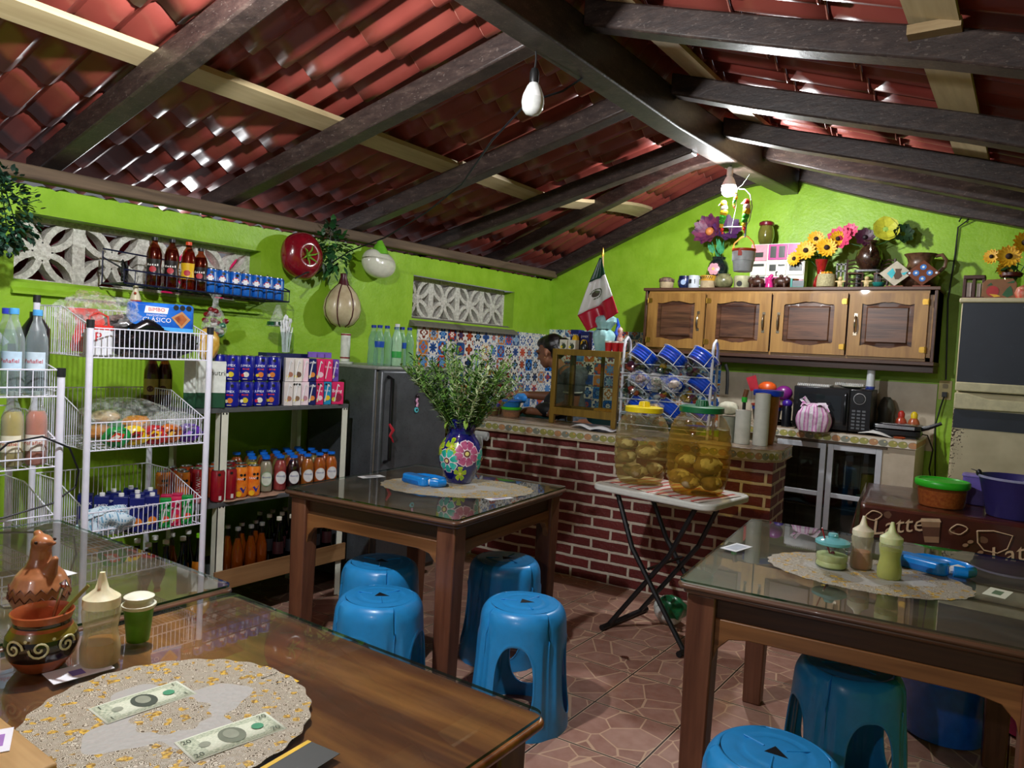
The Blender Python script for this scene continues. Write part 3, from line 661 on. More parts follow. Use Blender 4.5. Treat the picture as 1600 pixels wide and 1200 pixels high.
def squeeze(loc, body, liquid, cap, label, rz=0, sc=1.0, lv=.5):
    r = thing('squeeze_bottle', label, 'sauce bottle', loc, rz)
    pr = [(.031, 0), (.034, .006), (.0345, .03), (.030, .052), (.0285, .066), (.032, .085), (.0335, .098), (.031, .106), (.027, .112)]
    pr = [(a*sc, b*sc) for a, b in pr]
    M().lathe(pr, 24).build('bottle_body', clear(body, .26, .2), r)
    lz = lv*.115*sc; q = [(a-.0015, b+.001) for a, b in pr if b <= lz-.002]; i_ = len(q); (a0, b0), (a1, b1) = pr[i_-1], pr[i_]; q.append((a0+(a1-a0)*(lz-b0)/(b1-b0)-.0015, lz)); M().lathe(q, 24).build('sauce', mt(liquid, .35, c2=None), r)
    M().lathe([(.031*sc, .106*sc), (.0325*sc, .112*sc), (.032*sc, .124*sc), (.024*sc, .130*sc), (.012*sc, .140*sc), (.007*sc, .158*sc), (.0045*sc, .170*sc)], 20).build('nozzle_cap', mt(cap, .4, sub=.1), r)
    return r
squeeze((-1.452, .712, .7506), '#e6dcae', '#b0701f', '#ece2bb', 'squeeze bottle of amber sauce beside the painted clay mug', 0, 1.05, .36)
# green cup with lidded cup on top
r = thing('paper_cup', 'green cup with a white fluted lid behind the squeeze bottle', 'cup', (-1.505, .815, .7506))
M().lathe([(.022, 0), (.030, .075)], 20).build('cup_body', mt('#5f9a1e', .4), r)
M().lathe([(.031, .070), (.034, .074), (.034, .078), (.028, .082), (.026, .088), (.029, .090), (.03, .094), (.022, .098), (.0001, .099)], 20).build('lid', mt('#e6e6cf', .4), r)
# clay bird jug on the left table
r = thing('clay_bird_jug', 'brown clay jug shaped like a bird with carved zigzag bands', 'jug', (-1.80, .745, .7506), radians(10))
m = M(); m.lathe([(.03, 0), (.048, .01), (.060, .04), (.060, .065), (.048, .092), (.030, .112), (.022, .13), (.021, .15), (.018, .16), (.0001, .165)], 26)
m.ball((.004, 0, .163), (.026, .022, .02)); m.lathe([(.009, 0), (.004, .028)], 8, T=TR((.022, 0, .166), ry=1.45)); m.ball((-.012, 0, .182), (.012, .009, .008)); m.lathe([(.018, 0), (.006, .05)], 10, T=TR((.03, .0, .095), ry=.5))
m.build('jug_body', mt('#9a5f38', .3, c2='#b47850', coat=.4), r, remesh=.0035, smooth=2)
m = M()
for zz in (.048, .066):
    pts = [(.0605 if zz < .06 else .0585, i*2*pi/36, zz+(.006 if i % 2 else -.006)) for i in range(36)]
    m.tube([((a+.0005)*cos(b), (a+.0005)*sin(b), c) for a, b, c in pts], .0016, 4, closed=True)
m.build('carved_band', mt('#5c3018', .5), r)
for s_ in (-1, 1): M().ball((.015, s_*.0215, .169), .0035).build('eye', mt('#2a1509', .3), r)
r = thing('napkin_holder', 'dark carved wooden napkin holder at the left edge of the photo', 'napkin holder', (-1.93, .63, .7506), radians(20))
M().lathe([(.05, 0), (.055, .01), (.05, .06), (.040, .12), (.038, .17), (.03, .172)], 20).build('holder_body', mt('#3b2014', .3, c2='#54301c', coat=.4), r)
M().ball((.047, -.01, .15), (.006, .012, .015)).ball((.046, -.01, .11), (.008, .012, .012)).build('carved_knob', mt('#8a5634', .35), r)
o = M().grid(lambda a, b: ((.015+.03*b)*cos(2*pi*a)*(1+.2*sin(6*pi*a)), (.015+.03*b)*sin(2*pi*a), .17+.06*b+.012*sin(10*pi*a+3*b)), 40, 6, closeu=True).grid(lambda a, b: ((.045-.04*b)*cos(2*pi*a), (.045-.04*b)*sin(2*pi*a), .23+.02*b+.006*sin(8*pi*a)), 40, 4, closeu=True).build('paper_napkins', mt('#eef0e2', .8), None, (-1.93, .63, .7506))
tag(o, 'bunch of white paper napkins in the dark wooden holder', 'napkins')

# ---------- things on the vase table ----------
t = NT('painted_vase_glaze'); 
NAVY = mt('#12196a', .12, coat=.8, var=.1)
r = thing('flower_vase', 'large navy ceramic vase painted with pink and teal flowers', 'vase', (-2.262, 2.80, .7518), radians(-52))
prf = [(.055, 0), (.062, .006), (.075, .035), (.098, .08), (.107, .125), (.104, .165), (.088, .205), (.070, .228), (.064, .25), (.072, .285), (.082, .315), (.078, .315), (.066, .285), (.058, .25), (.06, .22), (.0001, .21)]
M().lathe(prf, 40).build('vase_body', NAVY, r)
def vr(z):
    for (a, b), (c, d) in zip(prf[:10], prf[1:11]):
        if z <= d: return a+(c-a)*(z-b)/max(1e-6, d-b)
    return .08
def vf(ang, z0, e):
    return lambda x, y: ((vr(z0+y)+e)*cos(ang+x/.105), (vr(z0+y)+e)*sin(ang+x/.105), z0+y)
def vflower(m, ang, z0, R_, n, c1, c2, c3, c4, e=.001):
    for k in range(n):
        a = 2*pi*k/n+.3; ol = [(R_*(.22+.78*(.5-.5*cos(pi*u_)))*cos(a)+w_*R_*.36*sin(a), R_*(.22+.78*(.5-.5*cos(pi*u_)))*sin(a)-w_*R_*.36*cos(a)) for u_, w_ in ((0, -.3), (.35, -.75), (.7, -1), (.92, -.8), (1, -.3), (.97, 0), (1, .3), (.92, .8), (.7, 1), (.35, .75), (0, .3))]
        m.flat(ol, vf(ang, z0, e), c1)
        cxm = sum(p[0] for p in ol)/11; cym = sum(p[1] for p in ol)/11
        m.flat([(cxm+(p[0]-cxm)*.78, cym+(p[1]-cym)*.78) for p in ol], vf(ang, z0, e+.0006), c2)
    m.flat(circ(R_*.27, 16), vf(ang, z0, e+.0012), c3); m.flat(circ(R_*.16, 12), vf(ang, z0, e+.0018), c4)
m = M()
vflower(m, .32, .155, .062, 8, 0, 1, 2, 3); vflower(m, -.62, .115, .058, 7, 0, 4, 2, 3)
vflower(m, -.45, .185, .040, 5, 5, 6, 5, 3, .0005); vflower(m, .05, .055, .036, 5, 5, 6, 5, 3, .0005); vflower(m, -1.35, .175, .045, 6, 5, 6, 5, 3)
vflower(m, 1.35, .12, .055, 8, 0, 4, 2, 3); vflower(m, 2.6, .14, .055, 8, 0, 1, 2, 3); vflower(m, -2.5, .13, .055, 7, 0, 4, 2, 3)
m.build('painted_flowers', [mt('#f0d9e4', .2, coat=.8), mt('#a8436c', .2, c2='#c76a94', coat=.8), mt('#6a3540', .2, coat=.8), mt('#efe08a', .2, coat=.8), mt('#17a592', .2, c2='#3fc4b0', coat=.8), mt('#d4df1e', .2, coat=.8), mt('#7fb51c', .2, c2='#a9cc22', coat=.8)], r)
# foliage bunch
LEAF = mt('#55863a', .45, c2='#94bc5c'); LEAF2 = mt('#a8ba80', .5, c2='#d0dab0'); LEAF3 = mt('#274d1c', .5)
rnd = random.Random(3)
m = M()
def leaf(m, p, d, L, w, mi, up=None):
    d = d.normalized(); s = d.cross(up or Vector((0, 0, 1))); s = s.normalized() if s.length > .05 else Vector((1, 0, 0)); n = s.cross(d)
    c = p+d*L*.5+n*L*.06
    m.add([p, p+d*L*.3+s*w, p+d*L*.7+s*w*.8, p+d*L-n*L*.1, p+d*L*.7-s*w*.8, p+d*L*.3-s*w, c], [(0, 1, 6), (1, 2, 6), (2, 3, 6), (3, 4, 6), (4, 5, 6), (5, 0, 6)], mi)
for k in range(100):
    a = rnd.uniform(0, 2*pi); sp = rnd.uniform(.02, .98)**.6; lean = Vector((cos(a)*sp*.29, sin(a)*sp*.29, 0)); h_ = rnd.uniform(.32, .52)*(1-.28*sp)
    p0 = Vector((cos(a)*.03, sin(a)*.03, .22)); pts = []
    for i in range(8): u_ = i/7; pts.append(p0+lean*(u_**1.2)+Vector((rnd.uniform(-.006, .006), rnd.uniform(-.006, .006), h_*u_)))
    pale = k % 6 == 0
    m.tube(pts, .0016, 4, 1 if pale else 0)
    for i in range(2, 8):
        d0 = (pts[i]-pts[i-1])
        for q in range(6):
            aa = rnd.uniform(0, 2*pi); dd = d0.normalized()*rnd.uniform(.2, .9)+Vector((cos(aa), sin(aa), rnd.uniform(-.2, .4)))
            leaf(m, pts[i-1].lerp(pts[i], rnd.random()), dd, rnd.uniform(.03, .055), rnd.uniform(.003, .0075), 1 if pale else rnd.choice((0, 0, 2)))
m.build('leafy_bunch', [LEAF, LEAF2, LEAF3], r)
for a, L_, dz in ((-1.7, .05, -.05), (-.9, .06, -.07), (.2, .055, -.06), (2.2, .05, -.06)):
    m = M(); leaf(m, Vector((.082*cos(a), .082*sin(a), .32)), Vector((cos(a)*.4, sin(a)*.4, dz*12)), L_, .012, 0, Vector((cos(a), sin(a), 0))); m.build('drooping_leaf', [mt('#86a83e', .5)], r)
# blue dispenser (folded tape-like holder) used on both tables
def dispenser(loc, rz, label):
    r = thing('napkin_dispenser', label, 'dispenser', loc, rz, 'blue plastic dispensers')
    B = mt('#0f86e0', .25, coat=.4, var=.05)
    M().prism(rrect(.17, .062, .030, 8), .044).build('case', B, r, bevel=.009, bseg=3)
    M().prism(rrect(.12, .002, .0009, 2), .014, T=TR((-.01, -.0315, .008))).build('label_slot', mt('#0a5fae', .4), r)
    arc = [(-.05, .03, .022), (-.03, .075, .022), (.03, .095, .022), (.10, .09, .022), (.135, .06, .022), (.13, .02, .022), (.10, .0, .022)]
    M().tube(arc, .018, 10, flat=.55).build('handle_loop', B, r)
    M().tube([(.082, .004, .022), (.10, .03, .026), (.115, .045, .028)], [.012, .016, .008], 8).build('tissue', mt('#e9e6dc', .8), r)
dispenser((-2.36, 2.60, .7516), radians(-8), 'blue plastic dispenser in front of the flower vase')
dispenser((-.265, 2.80, .7516), radians(-20), 'blue plastic dispenser behind the green sauce bottle')
# ---------- things on the right table ----------
squeeze((-.428, 2.665, .7518), '#d9cfae', '#b5673a', '#e6dcc0', 'squeeze bottle half full of orange brown sauce on the right table', 0, 1.02, .48)
squeeze((-.335, 2.605, .7518), '#d3d98c', '#a9a83e', '#d6dca6', 'squeeze bottle of yellow green sauce on the right table', 0, 1.05, .75)
r = thing('condiment_jar', 'glass jar of creamy sauce with aqua lid and red spoon', 'jar', (-.505, 2.595, .7518))
pj = [(.044, 0), (.050, .006), (.050, .016), (.046, .022), (.050, .030), (.050, .072), (.046, .078)]
M().lathe(pj, 28).build('glass_body', glass('#e6f0ea', .02, 1.45, .03), r)
M().lathe([(.042, .003), (.047, .008), (.047, .016), (.044, .022), (.047, .03), (.047, .044), (.0001, .046)], 28).build('sauce', mt('#cfc98a', .5, c2='#e0dba8'), r)
M().lathe([(.050, .076), (.054, .079), (.054, .087), (.044, .093), (.026, .098), (.014, .100), (.017, .106), (.014, .113), (.0001, .115)], 28).build('lid', clear('#7fd0d6', .6, .12), r)
M().tube([(.0, .0, .03), (-.018, -.02, .085), (-.03, -.03, .13)], .0026, 6).ball((.002, .002, .042), (.008, .008, .012)).build('red_spoon', mt('#a8101e', .3), r)
# ================= LEFT WALL DECORATION =================
FD = Vector((.75, -.66, 0)).normalized()      # roughly from the left wall towards the middle of the room
RZF = atan2(-.62, .78); RZB = radians(58)
r = thing('tomato_decoration', 'big shiny dark red tomato ornament on the left wall', 'wall ornament', (-3.47, 2.76, 1.885), radians(90))
m = M()
def tom(a, b):
    th = 2*pi*a; ph = pi*b; rr = .135*(1+.018*cos(5*th)*sin(ph)); z = cos(ph); k = .085
    dz = -.035*math.exp(-(ph/.35)**2)
    return (rr*sin(ph)*cos(th), -(k*z+dz), rr*sin(ph)*sin(th))
m.grid(tom, 50, 24, closeu=True); m.build('tomato_body', mt('#7d0f1e', .18, coat=.8, var=.15), r)
m = M()
for k in range(6):
    a = 2*pi*k/6+.3; m.tube([(.01*cos(a), -.055, .01*sin(a)), (.035*cos(a), -.078, .035*sin(a)), (.062*cos(a+.1), -.083, .062*sin(a+.1))], [.006, .005, .001], 5)
m.ball((0, -.062, 0), .009); m.build('calyx', mt('#6f9a2a', .4), r); r.rotation_euler = (0, 0, radians(90))
r = thing('white_gourd_decoration', 'white glossy gourd ornament with a green stalk on the left wall', 'wall ornament', (-3.49, 3.39, 1.915))
m = M(); m.ball((0, 0, 0), (.07, .135, .088), 24, 14); m.ball((0, -.06, .015), (.06, .08, .08), 20, 12); m.build('gourd_body', mt('#d8d6c4', .2, coat=.8, var=.05), r, remesh=.006)
M().lathe([(.055, 0), (.045, .03), (.03, .06), (.018, .085)], 16, T=TR((0, .0, .07), rx=.1)).build('stalk', mt('#6db52c', .35), r)
r = thing('garlic_decoration', 'large cream garlic bulb ornament with dark red seams and stem', 'wall ornament', (-3.47, 3.08, 1.645))
m = M(); pr = [(.001, -.15), (.04, -.147), (.08, -.128), (.115, -.085), (.126, -.04), (.118, .01), (.09, .06), (.055, .095), (.035, .11)]
def gar(a, b):
    th = 2*pi*a; i = b*8; k = min(7, int(i)); f = i-k; rr = pr[k][0]*(1-f)+pr[k+1][0]*f; z = pr[k][1]*(1-f)+pr[k+1][1]*f
    g = 1-.06*(1-min(1, abs(((a*7) % 1)-.5)*0+1-abs(sin(a*7*pi)))) ; g = .93+.07*abs(sin(a*7*pi))**.4
    return (rr*g*cos(th)*.8, rr*g*sin(th), z)
m.grid(gar, 84, 16, closeu=True); m.build('bulb_body', mt('#b8a482', .3, c2='#d2c29f', coat=.5, scale=14), r)
m = M()
for k in range(7):
    a = 2*pi*k/7; m.tube([((pr[i][0]*.94+.001)*cos(a)*.8, (pr[i][0]*.94+.001)*sin(a), pr[i][1]) for i in range(1, 9)], .004, 5)
m.build('seam', mt('#4a1418', .4), r); M().lathe([(.036, .105), (.028, .13), (.02, .155), (.022, .175), (.01, .18)], 16).build('stem', mt('#4f1a22', .4), r)
def leafcloud(name, label, cat, loc, R_, n, L_, W_, mats, seed, core=True, hang=None):
    rn = random.Random(seed); m = M()
    for i in range(n):
        d = Vector((rn.gauss(0, 1), rn.gauss(0, 1), rn.gauss(0, 1))).normalized(); p = Vector((d.x*R_[0], d.y*R_[1], d.z*R_[2]))*rn.uniform(.55, 1.0)
        dd = d+Vector((rn.uniform(-.8, .8), rn.uniform(-.8, .8), rn.uniform(-.9, .3))); leaf(m, p, dd, rn.uniform(.7, 1.2)*L_, W_*rn.uniform(.7, 1.2), rn.randrange(len(mats)))
    for i in range(10):
        d = Vector((rn.gauss(0, 1), rn.gauss(0, 1), rn.gauss(0, 1))).normalized(); m.tube([(0, 0, R_[2]), (d.x*R_[0]*.5, d.y*R_[1]*.5, d.z*R_[2]*.5), (d.x*R_[0], d.y*R_[1], d.z*R_[2])], .002, 4)
    r = thing(name, label, cat, loc); m.build('leaves', mats, r)
    if hang: M().tube([(0, 0, R_[2]*.6), hang], .003, 4).build('hanger', mt('#4a4f3a', .6), r)
    return r
DG = [mt('#15351a', .45), mt('#1f4a24', .45), mt('#2c5f2a', .45)]
leafcloud('leaf_garland', 'dark green leafy garland hanging beside the tomato ornament', 'garland', (-3.47, 2.98, 1.955), (.07, .12, .16), 150, .055, .017, DG, 5, hang=(-.05, -.02, .16))
leafcloud('hanging_plant', 'bushy green plant hanging at the top left corner', 'plant', (-3.25, 1.16, 1.83), (.12, .15, .17), 900, .026, .010, [mt('#173c2a', .5), mt('#24503a', .45), mt('#0e281c', .5)], 8, hang=(-.05, 0, .3))
# ---------- wire wall rack with bottles and cans ----------
RX0, RX1 = -3.56, -3.36
r = thing('wire_wall_rack', 'dark blue wire rack on the left wall holding bottles and cans', 'wire rack', (0, 0, 0))
m = M(); 
def rz_(y): return 1.615-(y-1.72)*.008
for x in (RX1,):
    m.tube([(x, 1.70, rz_(1.7)), (x, 2.60, rz_(2.6))], .004, 5); m.tube([(x, 1.70, rz_(1.7)+.06), (x, 2.60, rz_(2.6)+.055)], .004, 5)
m.tube([(RX0, 1.70, rz_(1.7)), (RX0, 2.60, rz_(2.6))], .004, 5); m.tube([(RX0, 1.70, rz_(1.7)+.16), (RX0, 2.60, rz_(2.6)+.13)], .004, 5)
for i in range(19):
    y = 1.70+.05*i; m.tube([(RX0, y, rz_(y)), (RX1, y, rz_(y)), (RX1, y, rz_(y)+.057)], .0022, 4)
for x in (-3.50, -3.43): m.tube([(x, 1.70, rz_(1.7)), (x, 2.60, rz_(2.6))], .002, 4)
for y in (1.70, 2.60): m.tube([(RX0, y, rz_(y)+.15), (RX0, y, rz_(y)), (RX1, y, rz_(y)), (RX1, y, rz_(y)+.06), (RX0, y, rz_(y)+.12)], .004, 5)
m.build('wire_frame', mt('#161a38', .35), r)
m = M(); rn = random.Random(4)
for k in range(9): m.tube([(RX1-.02*rn.random(), 1.69+.03*rn.random(), 1.62+.10*rn.random()) for _ in range(7)], .003, 4)
m.build('tangled_cord', mt('#141414', .5), r)
# ------- bottle and can kits -------
def soda_bottle(label, loc, rz, H, R, body, liquid, cap, group, lab=None, fill=.85, labz=(.3, .6), nm='soda_bottle', cat='bottle', text=None, tcol='#ffffff', neck=.38, waist=0, shape=None, lblang=1.1, patch=None):
    r = thing(nm, label, cat, loc, rz, group)
    pr = shape or [(R*.85, 0), (R, H*.03), (R, H*.28), (R*(1-waist), H*.42), (R, H*.56), (R*.95, H*.66), (R*.62, H*.79), (R*neck, H*.88), (R*neck, H*.94)]
    def rad(z):
        for a, b in zip(pr[:-1], pr[1:]):
            if z <= b[1]: return a[0]+(b[0]-a[0])*(z-a[1])/max(1e-6, b[1]-a[1])
        return pr[-1][0]
    M().lathe(pr, 16).build('bottle_body', body, r)
    if liquid:
        q = [(a-.0015, b+.0015) for a, b in pr if b < fill*H*.94]; q.append((rad(fill*H*.94)-.0015, fill*H*.94)); M().lathe(q, 14).build('drink', liquid, r)
    M().lathe([(R*neck*1.15, H*.93), (R*neck*1.15, H*.995), (R*neck*1.0, H)], 14).build('cap', cap, r)
    if lab:
        m = M(); z0, z1 = H*labz[0], H*labz[1]; n = 10
        m.grid(lambda a, b: ((rad(z0+(z1-z0)*b)+.0008)*cos(lblang*(2*a-1)), (rad(z0+(z1-z0)*b)+.0008)*sin(lblang*(2*a-1)), z0+(z1-z0)*b), n, 5, 0)
        if text: m.text(text, min(.024, R*.55), wrap(rad((z0+z1)/2), (z0+z1)/2+(.15*(z1-z0) if patch else 0), 0, .0016+(.0035 if shape else 0)), 1)
        if patch: m.flat(circ(R*.42, 14, 0, -.12*(z1-z0)), wrap(rad((z0+z1)/2), (z0+z1)/2, 0, .0014+(.0025 if shape else 0)), 2)
        m.build('label', [lab, mt(tcol, .5), mt(patch or '#ffffff', .5)], r)
    return r
def wordmark(m, f, s, size, mi): m.text(s, size, f, mi)
TIN = mt('#b7b9bd', .25, 1.0)
def can(label, loc, rz, body, group, text=None, tcol='#ffffff', R=.0335, H=.122, deco=None, vert=False, nm='drink_can'):
    r = thing(nm, label, 'can', loc, rz, group)
    m = M(); m.lathe([(R*.82, 0), (R*.97, .006), (R, .010), (R, H-.012), (R*.86, H-.003, 0), (R*.88, H, 1), (R*.84, H, 1), (R*.82, H-.005, 1), (.0001, H-.005, 1)], 20).build('can_body', [body, TIN], r)
    if text or deco:
        m = M(); mats = [mt(tcol, .45)]
        if text:
            if vert: m.text(text, .026, lambda x, y: wrap(R, H*.5, 0)(-y, x), 0)
            else: m.text(text, .0155, wrap(R, H*.60, 0), 0)
        if deco:
            for (ol, col_) in deco:
                c_ = mt(col_, .45)
                if c_ not in mats: mats.append(c_)
                m.flat(ol, wrap(R, 0, 0, .0009+.0002*mats.index(c_)), mats.index(c_))
        m.build('label_print', mats, r)
    return r
SEAL = lambda x, y, s=.007: (circ(s, 8, x, y), '#101010')
def half(r_, cx, cy, up, n=10): return [(cx+r_*cos(a), cy+r_*sin(a)) for a in [pi*i/n+(0 if up else pi) for i in range(n+1)]]
PEPB = mt('#0b55b0', .25, c2='#1a6ac8', coat=.4)
PD = [(circ(.018, 16, 0, .072), '#f0f0f0'), (half(.016, 0, .075, True), '#c81e2c'), (half(.016, 0, .069, False), '#123f96'), SEAL(.006, .102, .008), (rect(.008, .03, .022, .09), '#8fb4e0')]
for i, y in enumerate([2.165, 2.232, 2.299, 2.366, 2.433, 2.500, 2.567]):
    can(ordl(i, 7)+' of seven blue soda cans on the wire wall rack', (-3.42, y, rz_(y)+.004), RZF+(.0 if i != 2 else .3), PEPB, 'blue soda cans on the wire wall rack', None, deco=PD)
BRN = glass('#8a4a30', .05, 1.45, .04); COLA = mt('#3a0f08', .2, coat=.5); CAPK = mt('#15151a', .4); 
shp = [(.028, 0), (.033, .01), (.034, .06), (.030, .09), (.034, .12), (.034, .155), (.026, .185), (.014, .205), (.0125, .225)]
for i, (y, dk, orr) in enumerate([(1.885, 1, 0), (1.955, 1, 0), (2.04, 0, 1), (2.105, 1, 0)]):
    r = soda_bottle(ordl(i, 4)+' sauce bottle on the wall rack, '+('orange capped, yellow label' if orr else 'black capped'), (-3.45 if i == 0 else -3.42, y, rz_(y)+.004), RZF, .235 if i != 3 else .215, .034, glass('#c8886a', .04, 1.45, .03), mt('#5a1a0c', .25, coat=.4) if not orr else mt('#8a2d10', .25, coat=.4), mt('#e0481c', .4) if orr else CAPK, 'sauce bottles on the wire wall rack', mt('#e3b51f', .4) if orr else mt('#1c1414', .4), .83, (.22, .55), 'sauce_bottle', text=None if orr else '~5', tcol='#e8e4de', patch='#b2202c', shape=[(a, b*(235 if i != 3 else 215)/235) for a, b in shp])
# small bottle hanging from rack, candy bags
r = thing('figurine_bottle', 'small cream bottle figurine hanging at the left end of the rack', 'figurine', (-3.40, 1.775, 1.50))
M().lathe([(.02, 0), (.026, .01), (.026, .04), (.020, .065), (.011, .09), (.012, .105), (.006, .112)], 14).build('bottle_body', mt('#d9cfb0', .4), r)
M().lathe([(.0263, .03), (.0263, .044)], 14, cap=False).ball((.02, -.012, .075), .006).build('painted_band', mt('#a83a1c', .4), r)
M().tube([(0, 0, .11), (.01, 0, .13), (.02, .0, .155)], .0015, 4).build('string', mt('#1a1a1a', .5), r)
def crinkle(m, c, r_, seed, n=22, mm=14, amp=.12, mi=0, squash=None):
    rn = random.Random(seed); ph = [rn.uniform(0, 6) for _ in range(8)]
    def fn(a, b):
        th = 2*pi*a; p = pi*b; w = 1+amp*(sin(3*th+ph[0]+2*p)+.7*sin(7*th+ph[1]-3*p)+.6*sin(5*p+ph[2]+2*th)+.5*sin(11*th+ph[3]+7*p))*sin(p)
        return (c[0]+r_[0]*w*sin(p)*cos(th), c[1]+r_[1]*w*sin(p)*sin(th), c[2]-r_[2]*w*cos(p))
    return m.grid(fn, n, mm, mi, closeu=True)
r = thing('candy_bag', 'clear bag of red and green wrapped candies hanging under the rack', 'bag', (-3.38, 2.17, 1.43), 0)
rn = random.Random(11); m = M(); cc = []
for k in range(26): cc.append(crinkle(m, (rn.uniform(-.025, .025), rn.uniform(-.05, .05), rn.uniform(-.03, .10)), (.016, .018, .014), k, 8, 5, .1, rn.choice((0, 0, 0, 1, 2))))
m.build('candies', [mt('#7a1218', .3, coat=.5), mt('#1c7a58', .3, coat=.5), mt('#d8d0c8', .4)], r); bpy.data.objects['candies']['kind'] = 'stuff'
m = M()
def bagf(a, b):
    th = 2*pi*a; w = [.0, .045, .058, .055, .045, .03, .014, .012, .03][min(8, int(b*8))]; w2 = [.0, .045, .058, .055, .045, .03, .014, .012, .03][min(8, int(b*8)+1)]; f = b*8-int(b*8) if b < 1 else 0; q = (w*(1-f)+w2*f)*(1+.1*sin(7*th+b*9)+.08*sin(13*th))
    return (q*cos(th)*.7, q*sin(th)*1.1, -.05+b*.23)
m.grid(bagf, 26, 24, closeu=True); m.build('clear_bag', film('#e8ece8', .22, .15), r)
r = thing('ornament_bag', 'small clear cone shaped bag with green bottom hanging below the cans', 'bag', (-3.40, 2.56, 1.47))
m = M(); m.grid(lambda a, b: ((.062-.052*b**.7)*cos(2*pi*a)*(1+.1*sin(14*pi*a)), (.062-.052*b**.7)*sin(2*pi*a), .0+.12*b), 24, 8, closeu=True); m.build('clear_bag', film('#e8f0e0', .25, .15), r)
M().lathe([(.05, .0), (.058, .005), (.055, .025), (.0001, .03)], 16).build('green_sweets', mt('#123a22', .3, c2='#1c6a40', coat=.5), r)

# ================= WIRE BASKET RACKS =================
WHT = mt('#e6e6f4', .35, var=.03); BLK = mt('#17171a', .5)
def basket(par, x0, x1, y0, y1, zf, hf, zbk, step=.0185, step2=.018):
    """x1 = front, x0 = back; zf underside, hf front rail height, zbk back rail height (local)"""
    m = M(); w = .0016; W = .0026
    def side(y):
        xm = x0+(x1-x0)*.42; return [(x0, y, zbk), (xm, y, zbk), (x1, y, hf)]
    for y in (y0, y1): m.tube(side(y), W, 5); m.tube([(x0, y, zf), (x1, y, zf)], W, 5)
    for x, z in ((x1, hf), (x0, zbk)): m.tube([(x, y0, z), (x, y1, z)], W, 5)
    m.tube([(x1, y0, zf+(hf-zf)*.35), (x1, y1, zf+(hf-zf)*.35)], W, 5); m.tube([(x1, y0, zf), (x1, y1, zf)], W, 5); m.tube([(x0, y0, zf), (x0, y1, zf)], W, 5)
    n = int((y1-y0)/step)
    for i in range(1, n):
        y = y0+(y1-y0)*i/n; m.tube([(x0, y, zbk), (x0, y, zf), (x1, y, zf), (x1, y, hf)], w, 4, sm=False)
    n = int((x1-x0)/step2)
    for i in range(1, n):
        x = x0+(x1-x0)*i/n; xm = x0+(x1-x0)*.42; zt = zbk if x < xm else zbk+(hf-zbk)*(x-xm)/(x1-xm)
        for y in (y0, y1): m.tube([(x, y, zt), (x, y, zf)], w, 4, sm=False)
    for k in range(1, 6): x = x0+(x1-x0)*k/6; m.tube([(x, y0, zf), (x, y1, zf)], w, 4)
    return m.build('wire_basket', WHT, par)
def rack(label, x0, x1, y0, y1, tiers, ztf, ztb, bst=.0185):
    r = thing('basket_rack', label, 'basket rack', ((x0+x1)/2, (y0+y1)/2, 0)); ox, oy = (x0+x1)/2, (y0+y1)/2
    for x, zt in ((x1, ztf), (x0, ztb)):
        for y in (y0, y1):
            M().lathe([(.0125, 0, 1), (.0125, .02, 1), (.0125, .021, 0), (.0125, zt-.03, 0), (.014, zt-.03, 1), (.014, zt, 1)], 14, T=Matrix.Translation((x-ox, y-oy, 0))).build('post', [WHT, BLK], r)
    for (zf, hf, zk) in tiers: basket(r, x0-ox, x1-ox, y0-oy+.012, y1-oy-.012, zf, hf, zk, bst)
    return r
rack('white three tier wire basket rack standing against the left wall', -3.30, -2.85, 1.325, 1.81, [(1.295, 1.405, 1.485), (.945, 1.05, 1.15), (.60, .71, .80)], 1.435, 1.525)
rack('white wire basket rack at the left edge holding soda bottles', -3.10, -2.70, .62, 1.165, [(1.165, 1.255, 1.30), (.925, 1.02, 1.10), (.67, .76, .84)], 1.262, 1.33, .036)
# bottles in left rack, top basket
CLR = clear('#c4d0d4', .16, .08)
def wat(i, lab_, loc, cap, lb, tx, tc): return soda_bottle(lab_, loc, RZF, .285, .034, CLR, glass('#eef4f4', .02, 1.3), cap, 'clear bottles in the top basket', lb, .8, (.28, .50), 'water_bottle', text=tx, tcol=tc)
wat(0, 'right front clear soda bottle with light blue cap in the top basket', (-2.76, 1.112, 1.17), mt('#4fa0dd', .4), mt('#c8dbe8', .4), 'Peñafiel', '#c22a3a')
wat(1, 'second clear soda bottle with light blue cap in the top basket', (-2.76, 1.041, 1.17), mt('#4fa0dd', .4), mt('#bcd6ea', .4), 'Peñafiel', '#c22a3a')
wat(2, 'water bottle with dark blue cap and blue label in the top basket', (-2.76, .968, 1.17), mt('#2638b0', .4), mt('#123f96', .4), 'Ciel', '#ffffff')
wat(3, 'water bottle with dark blue cap behind the others in the top basket', (-2.84, 1.05, 1.17), mt('#2638b0', .4), None, None, None)
soda_bottle('yellow soda bottle in the second basket of the left rack', (-2.755, 1.043, .93), RZF, .25, .034, CLR, mt('#b9a02a', .25, coat=.4), mt('#d4d8d2', .4), 'coloured soda bottles in the second basket', mt('#e8e2c8', .4), .78, (.2, .42), text='Peñafiel', tcol='#b03a2a')
soda_bottle('pinkish orange soda bottle beside the post in the second basket', (-2.75, 1.113, .93), RZF, .25, .034, CLR, mt('#cf7048', .25, coat=.4), mt('#d4d8d2', .4), 'coloured soda bottles in the second basket', mt('#e8e2d8', .4), .78, (.2, .42), text='Peñafiel', tcol='#b03a2a')
soda_bottle('clear bottle with lime green cap in the second basket', (-2.76, .965, .93), RZF, .235, .040, CLR, None, mt('#7fd01c', .4), 'coloured soda bottles in the second basket', mt('#c9ccc8', .4), .8, (.45, .55))
